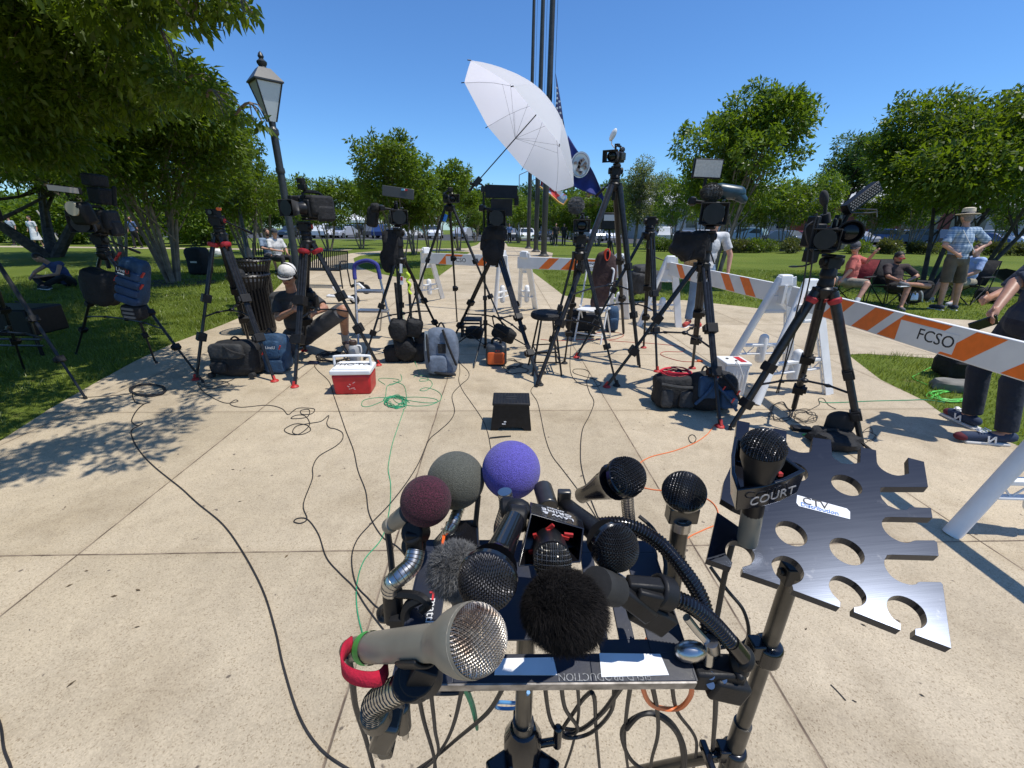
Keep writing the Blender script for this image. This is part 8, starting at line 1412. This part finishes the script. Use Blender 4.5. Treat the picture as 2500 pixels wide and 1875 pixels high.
M['leafdry'] = mat('dry_leaf', (.10, .065, .03), .8, 0, .3, 30); rg3 = random.Random(9)
for i, (px, py) in enumerate([(338, 1443), (170, 1432), (212, 1396), (74, 1540), (336, 1533), (279, 1458), (175, 1672), (365, 1192), (587, 1151), (569, 1148), (586, 1226), (2107, 1528), (1967, 1538), (1582, 1010), (520, 1160), (160, 1240), (1330, 1185), (700, 1360), (1100, 1750), (2250, 1700)]):
    g = G(px, py); a = rg3.uniform(0, 6.3); u = V(math.cos(a), math.sin(a), 0); v = V(-u.y, u.x, 0); L = rg3.uniform(.006, .014)*(1.6 if i in (0, 5, 6) else 1); b = MB(); b.add([g-u*L+V(0, 0, .006), g+v*L*.35+V(0, 0, .009), g+u*L+V(0, 0, .007), g-v*L*.4+V(0, 0, .0065)], [(0, 1, 2, 3)]); o = b.build('fallen_leaf', M['leafdry'], None); tag(o, 'tiny dry leaf lying on the pale paving', 'leaf', 'tiny dry leaves scattered on the paving')
for pts in ([(2027, 1674), (2045, 1692), (2064, 1713)], [(2080, 1712), (2090, 1717)]): b = MB(); b.tube([G(*q)+V(0, 0, .007) for q in pts], .0018, 5); o = b.build('twig', M['barkd'], None); tag(o, 'dark twig on the paving below the microphone plate' if len(pts) > 2 else 'very short twig bit beside the longer twig', 'twig')
# ================================================ flags on the flagpoles
def flag(label, quads, polei, m, extras=()):
    """cloth surface: rows of pixel points (with depth offsets) hung near pole polei"""
    y = fp[polei].y; R_w = [[Yw(px, py, y+dy) for px, py, dy in row] for row in quads]; b = MB(); rows = [spline(r, 6) for r in R_w]; n = len(rows[0]); cols = [spline([rows[j][i] for j in range(len(rows))], 5) for i in range(n)]
    vs = [p for c in cols for p in c]; k = len(cols[0]); b.add(vs, [(i*k+j, i*k+j+1, (i+1)*k+j+1, (i+1)*k+j) for i in range(n-1) for j in range(k-1)])
    t = thing('flag', label, 'flag', V(fp[polei].x, y, 0)); o = b.build('cloth', m, t); q = o.modifiers.new('s', 'SOLIDIFY'); q.thickness = .012; return t, cols
M['fblue'] = mat('dark_blue_flag', (.03, .04, .20), .8, 0, .2, 3); M['fred'] = mat('red_flag_cloth', (.45, .03, .04), .8); M['fwhite'] = mat('white_flag_cloth', (.7, .7, .7), .8); M['fcant'] = mat('navy_flag_cloth', (.015, .02, .08), .8)
t, cols = flag('limp american flag hanging from the nearest flagpole above the umbrella', [[(1357, 180, -.1), (1359, 230, -.3), (1354, 290, -.2)], [(1358, 185, .1), (1368, 245, .1), (1371, 300, .1)], [(1360, 200, .2), (1378, 310, .2), (1378, 320, .3)]], 2, M['fcant'])
y = fp[2].y; b = MB()
for px, py in [(1359, 215), (1360, 228), (1360, 240), (1359, 252), (1360, 264), (1360, 276), (1366, 248), (1367, 262), (1368, 276), (1359, 288)]: b.lathe([(.0, -.01), (.05, -.005), (.0, .0)], Yw(px, py, y-.32), (0, -1, 0), 5)
b.build('star', M['fwhite'], t); b = MB(); 
b.add([Yw(1362, 297, y-.25), Yw(1372, 290, y-.1), Yw(1384, 345, y), Yw(1374, 340, y-.2)], [(0, 1, 2, 3)]); b.build('white_stripe', M['fwhite'], t); b = MB(); b.add([Yw(1373, 318, y-.25), Yw(1377, 305, y-.2), Yw(1385, 350, y-.1), Yw(1376, 322, y-.2)], [(0, 1, 2, 3)]); b.build('red_stripe', M['fred'], t)
t, cols = flag('dark blue state flag with a round white seal drooping right of the umbrella', [[(1386, 330, 0), (1386, 390, .2), (1386, 448, 0)], [(1410, 368, .3), (1412, 420, .5), (1414, 462, .3)], [(1440, 405, 0), (1440, 440, .3), (1440, 472, .1)], [(1458, 440, .2), (1462, 462, .4), (1466, 484, .3)], [(1478, 492, .1), (1479, 500, .1), (1477, 512, .1)]], 2, M['fblue'])
b = MB(); cen = Yw(1417, 402, y-.1); ring = [Yw(1417+math.cos(a)*21-math.sin(a)*9*1.3, 402+math.sin(a)*30+math.cos(a)*13, y-.12) for a in [2*math.pi*i/28 for i in range(28)]]; b.add([cen]+ring, [(0, 1+i, 1+(i+1) % 28) for i in range(28)]); o = b.build('seal', M['fwhite'], t, smooth=False); b = MB()
rg4 = random.Random(2)
for i in range(16): a = rg4.uniform(0, 6.3); r_ = rg4.uniform(.1, .6); p = Yw(1417+math.cos(a)*21*r_-math.sin(a)*12*r_, 404+math.sin(a)*30*r_+math.cos(a)*13*r_, y-.15); b.box(p, (rg4.uniform(.06, .2), .01, rg4.uniform(.04, .12)), RY(rg4.uniform(-1, 1)))
b.box(Yw(1414, 404, y-.15), (.12, .01, .5), RY(.3)); b.build('seal_figures', mat('seal_brown', (.28, .20, .17), .8), o, off=t.location); b = MB(); b.tube([Yw(1417+math.cos(a)*18-math.sin(a)*10, 402+math.sin(a)*26+math.cos(a)*11, y-.14) for a in [2*math.pi*i/28 for i in range(28)]], .015, 4, closed=True); b.build('seal_ring', mat('seal_line', (.18, .2, .3), .8), o, off=t.location)
t, cols = flag('pale blue, gold and red county flag hanging below the umbrella edge', [[(1318, 428, .2), (1320, 445, .1), (1318, 456, .2)], [(1340, 440, -.2), (1344, 462, 0), (1346, 478, -.2)], [(1362, 462, .1), (1366, 480, 0), (1364, 492, .1)], [(1384, 478, 0), (1384, 488, 0), (1376, 499, 0)]], 1, mat('county_flag', (.55, .04, .04), .8, 0, 0, 1.2, col2=(.25, .42, .65), lo=.45, hi=.5))
b = MB(); y = fp[1].y; b.tube([Yw(1318, 456, y-.1), Yw(1346, 478, y-.4), Yw(1364, 494, y-.1), Yw(1376, 500, y-.1), Yw(1386, 486, y-.1)], .05, 5); b.build('gold_fringe', mat('gold_trim', (.6, .35, .08), .7), t); b = MB()
for px, py, s_ in ((1352, 458, .25), (1366, 470, .2), (1374, 482, .16)): b.box(Yw(px, py, y-.35), (s_*1.3, .01, s_), RY(.6))
b.build('white_patch', M['fwhite'], t)
# street light arms and signs far off
for i, (px, Y, H) in enumerate([(1262, 70, 9), (1284, 75, 8.5), (1240, 62, 3.2)]):
    g = GX(px, Y); t = thing('light_pole', ['tall grey parking light pole behind the flagpoles, left one', 'tall grey parking light pole behind the flagpoles, right one', 'short grey sign pole at the end of the centre path'][i], 'light pole', g, local=True); b = MB(); b.cyl((0, 0, 0), (0, 0, H), .11, .07); b.build('pole', M['alu'], t, off=(0, 0, 0)); b = MB()
    if i < 2: b.tube([(0, 0, H), (1.2, 0, H+.5), (3, 0, H+.6)], .06); b.box((3.1, 0, H+.55), (.8, .3, .15))
    else: b.box((0, -.08, H-.4), (.6, .04, .8))
    b.build('lamp_arm' if i < 2 else 'sign_panel', M['alu'], t, off=(0, 0, 0))
g = GX(155, 23.5); b = MB(); b.cyl(g, g+V(-.75, 0, 1.9), .04); o = b.build('leaning_pole', mat('pale_wood_pole', (.35, .32, .27), .8), None); tag(o, 'pale pole leaning beside the dark trunk at the far left', 'pole')
g = GX(432, 32); 
o = sheet('mulch_bed', [(G(425, 690).x+1.1*math.cos(a), G(425, 690).y-.1+.8*math.sin(a)) for a in [2*math.pi*i/24 for i in range(24)]], .012, mat('brown_mulch', (.06, .038, .025), .95, 0, .5, 30, 1., 60, bd=.03))
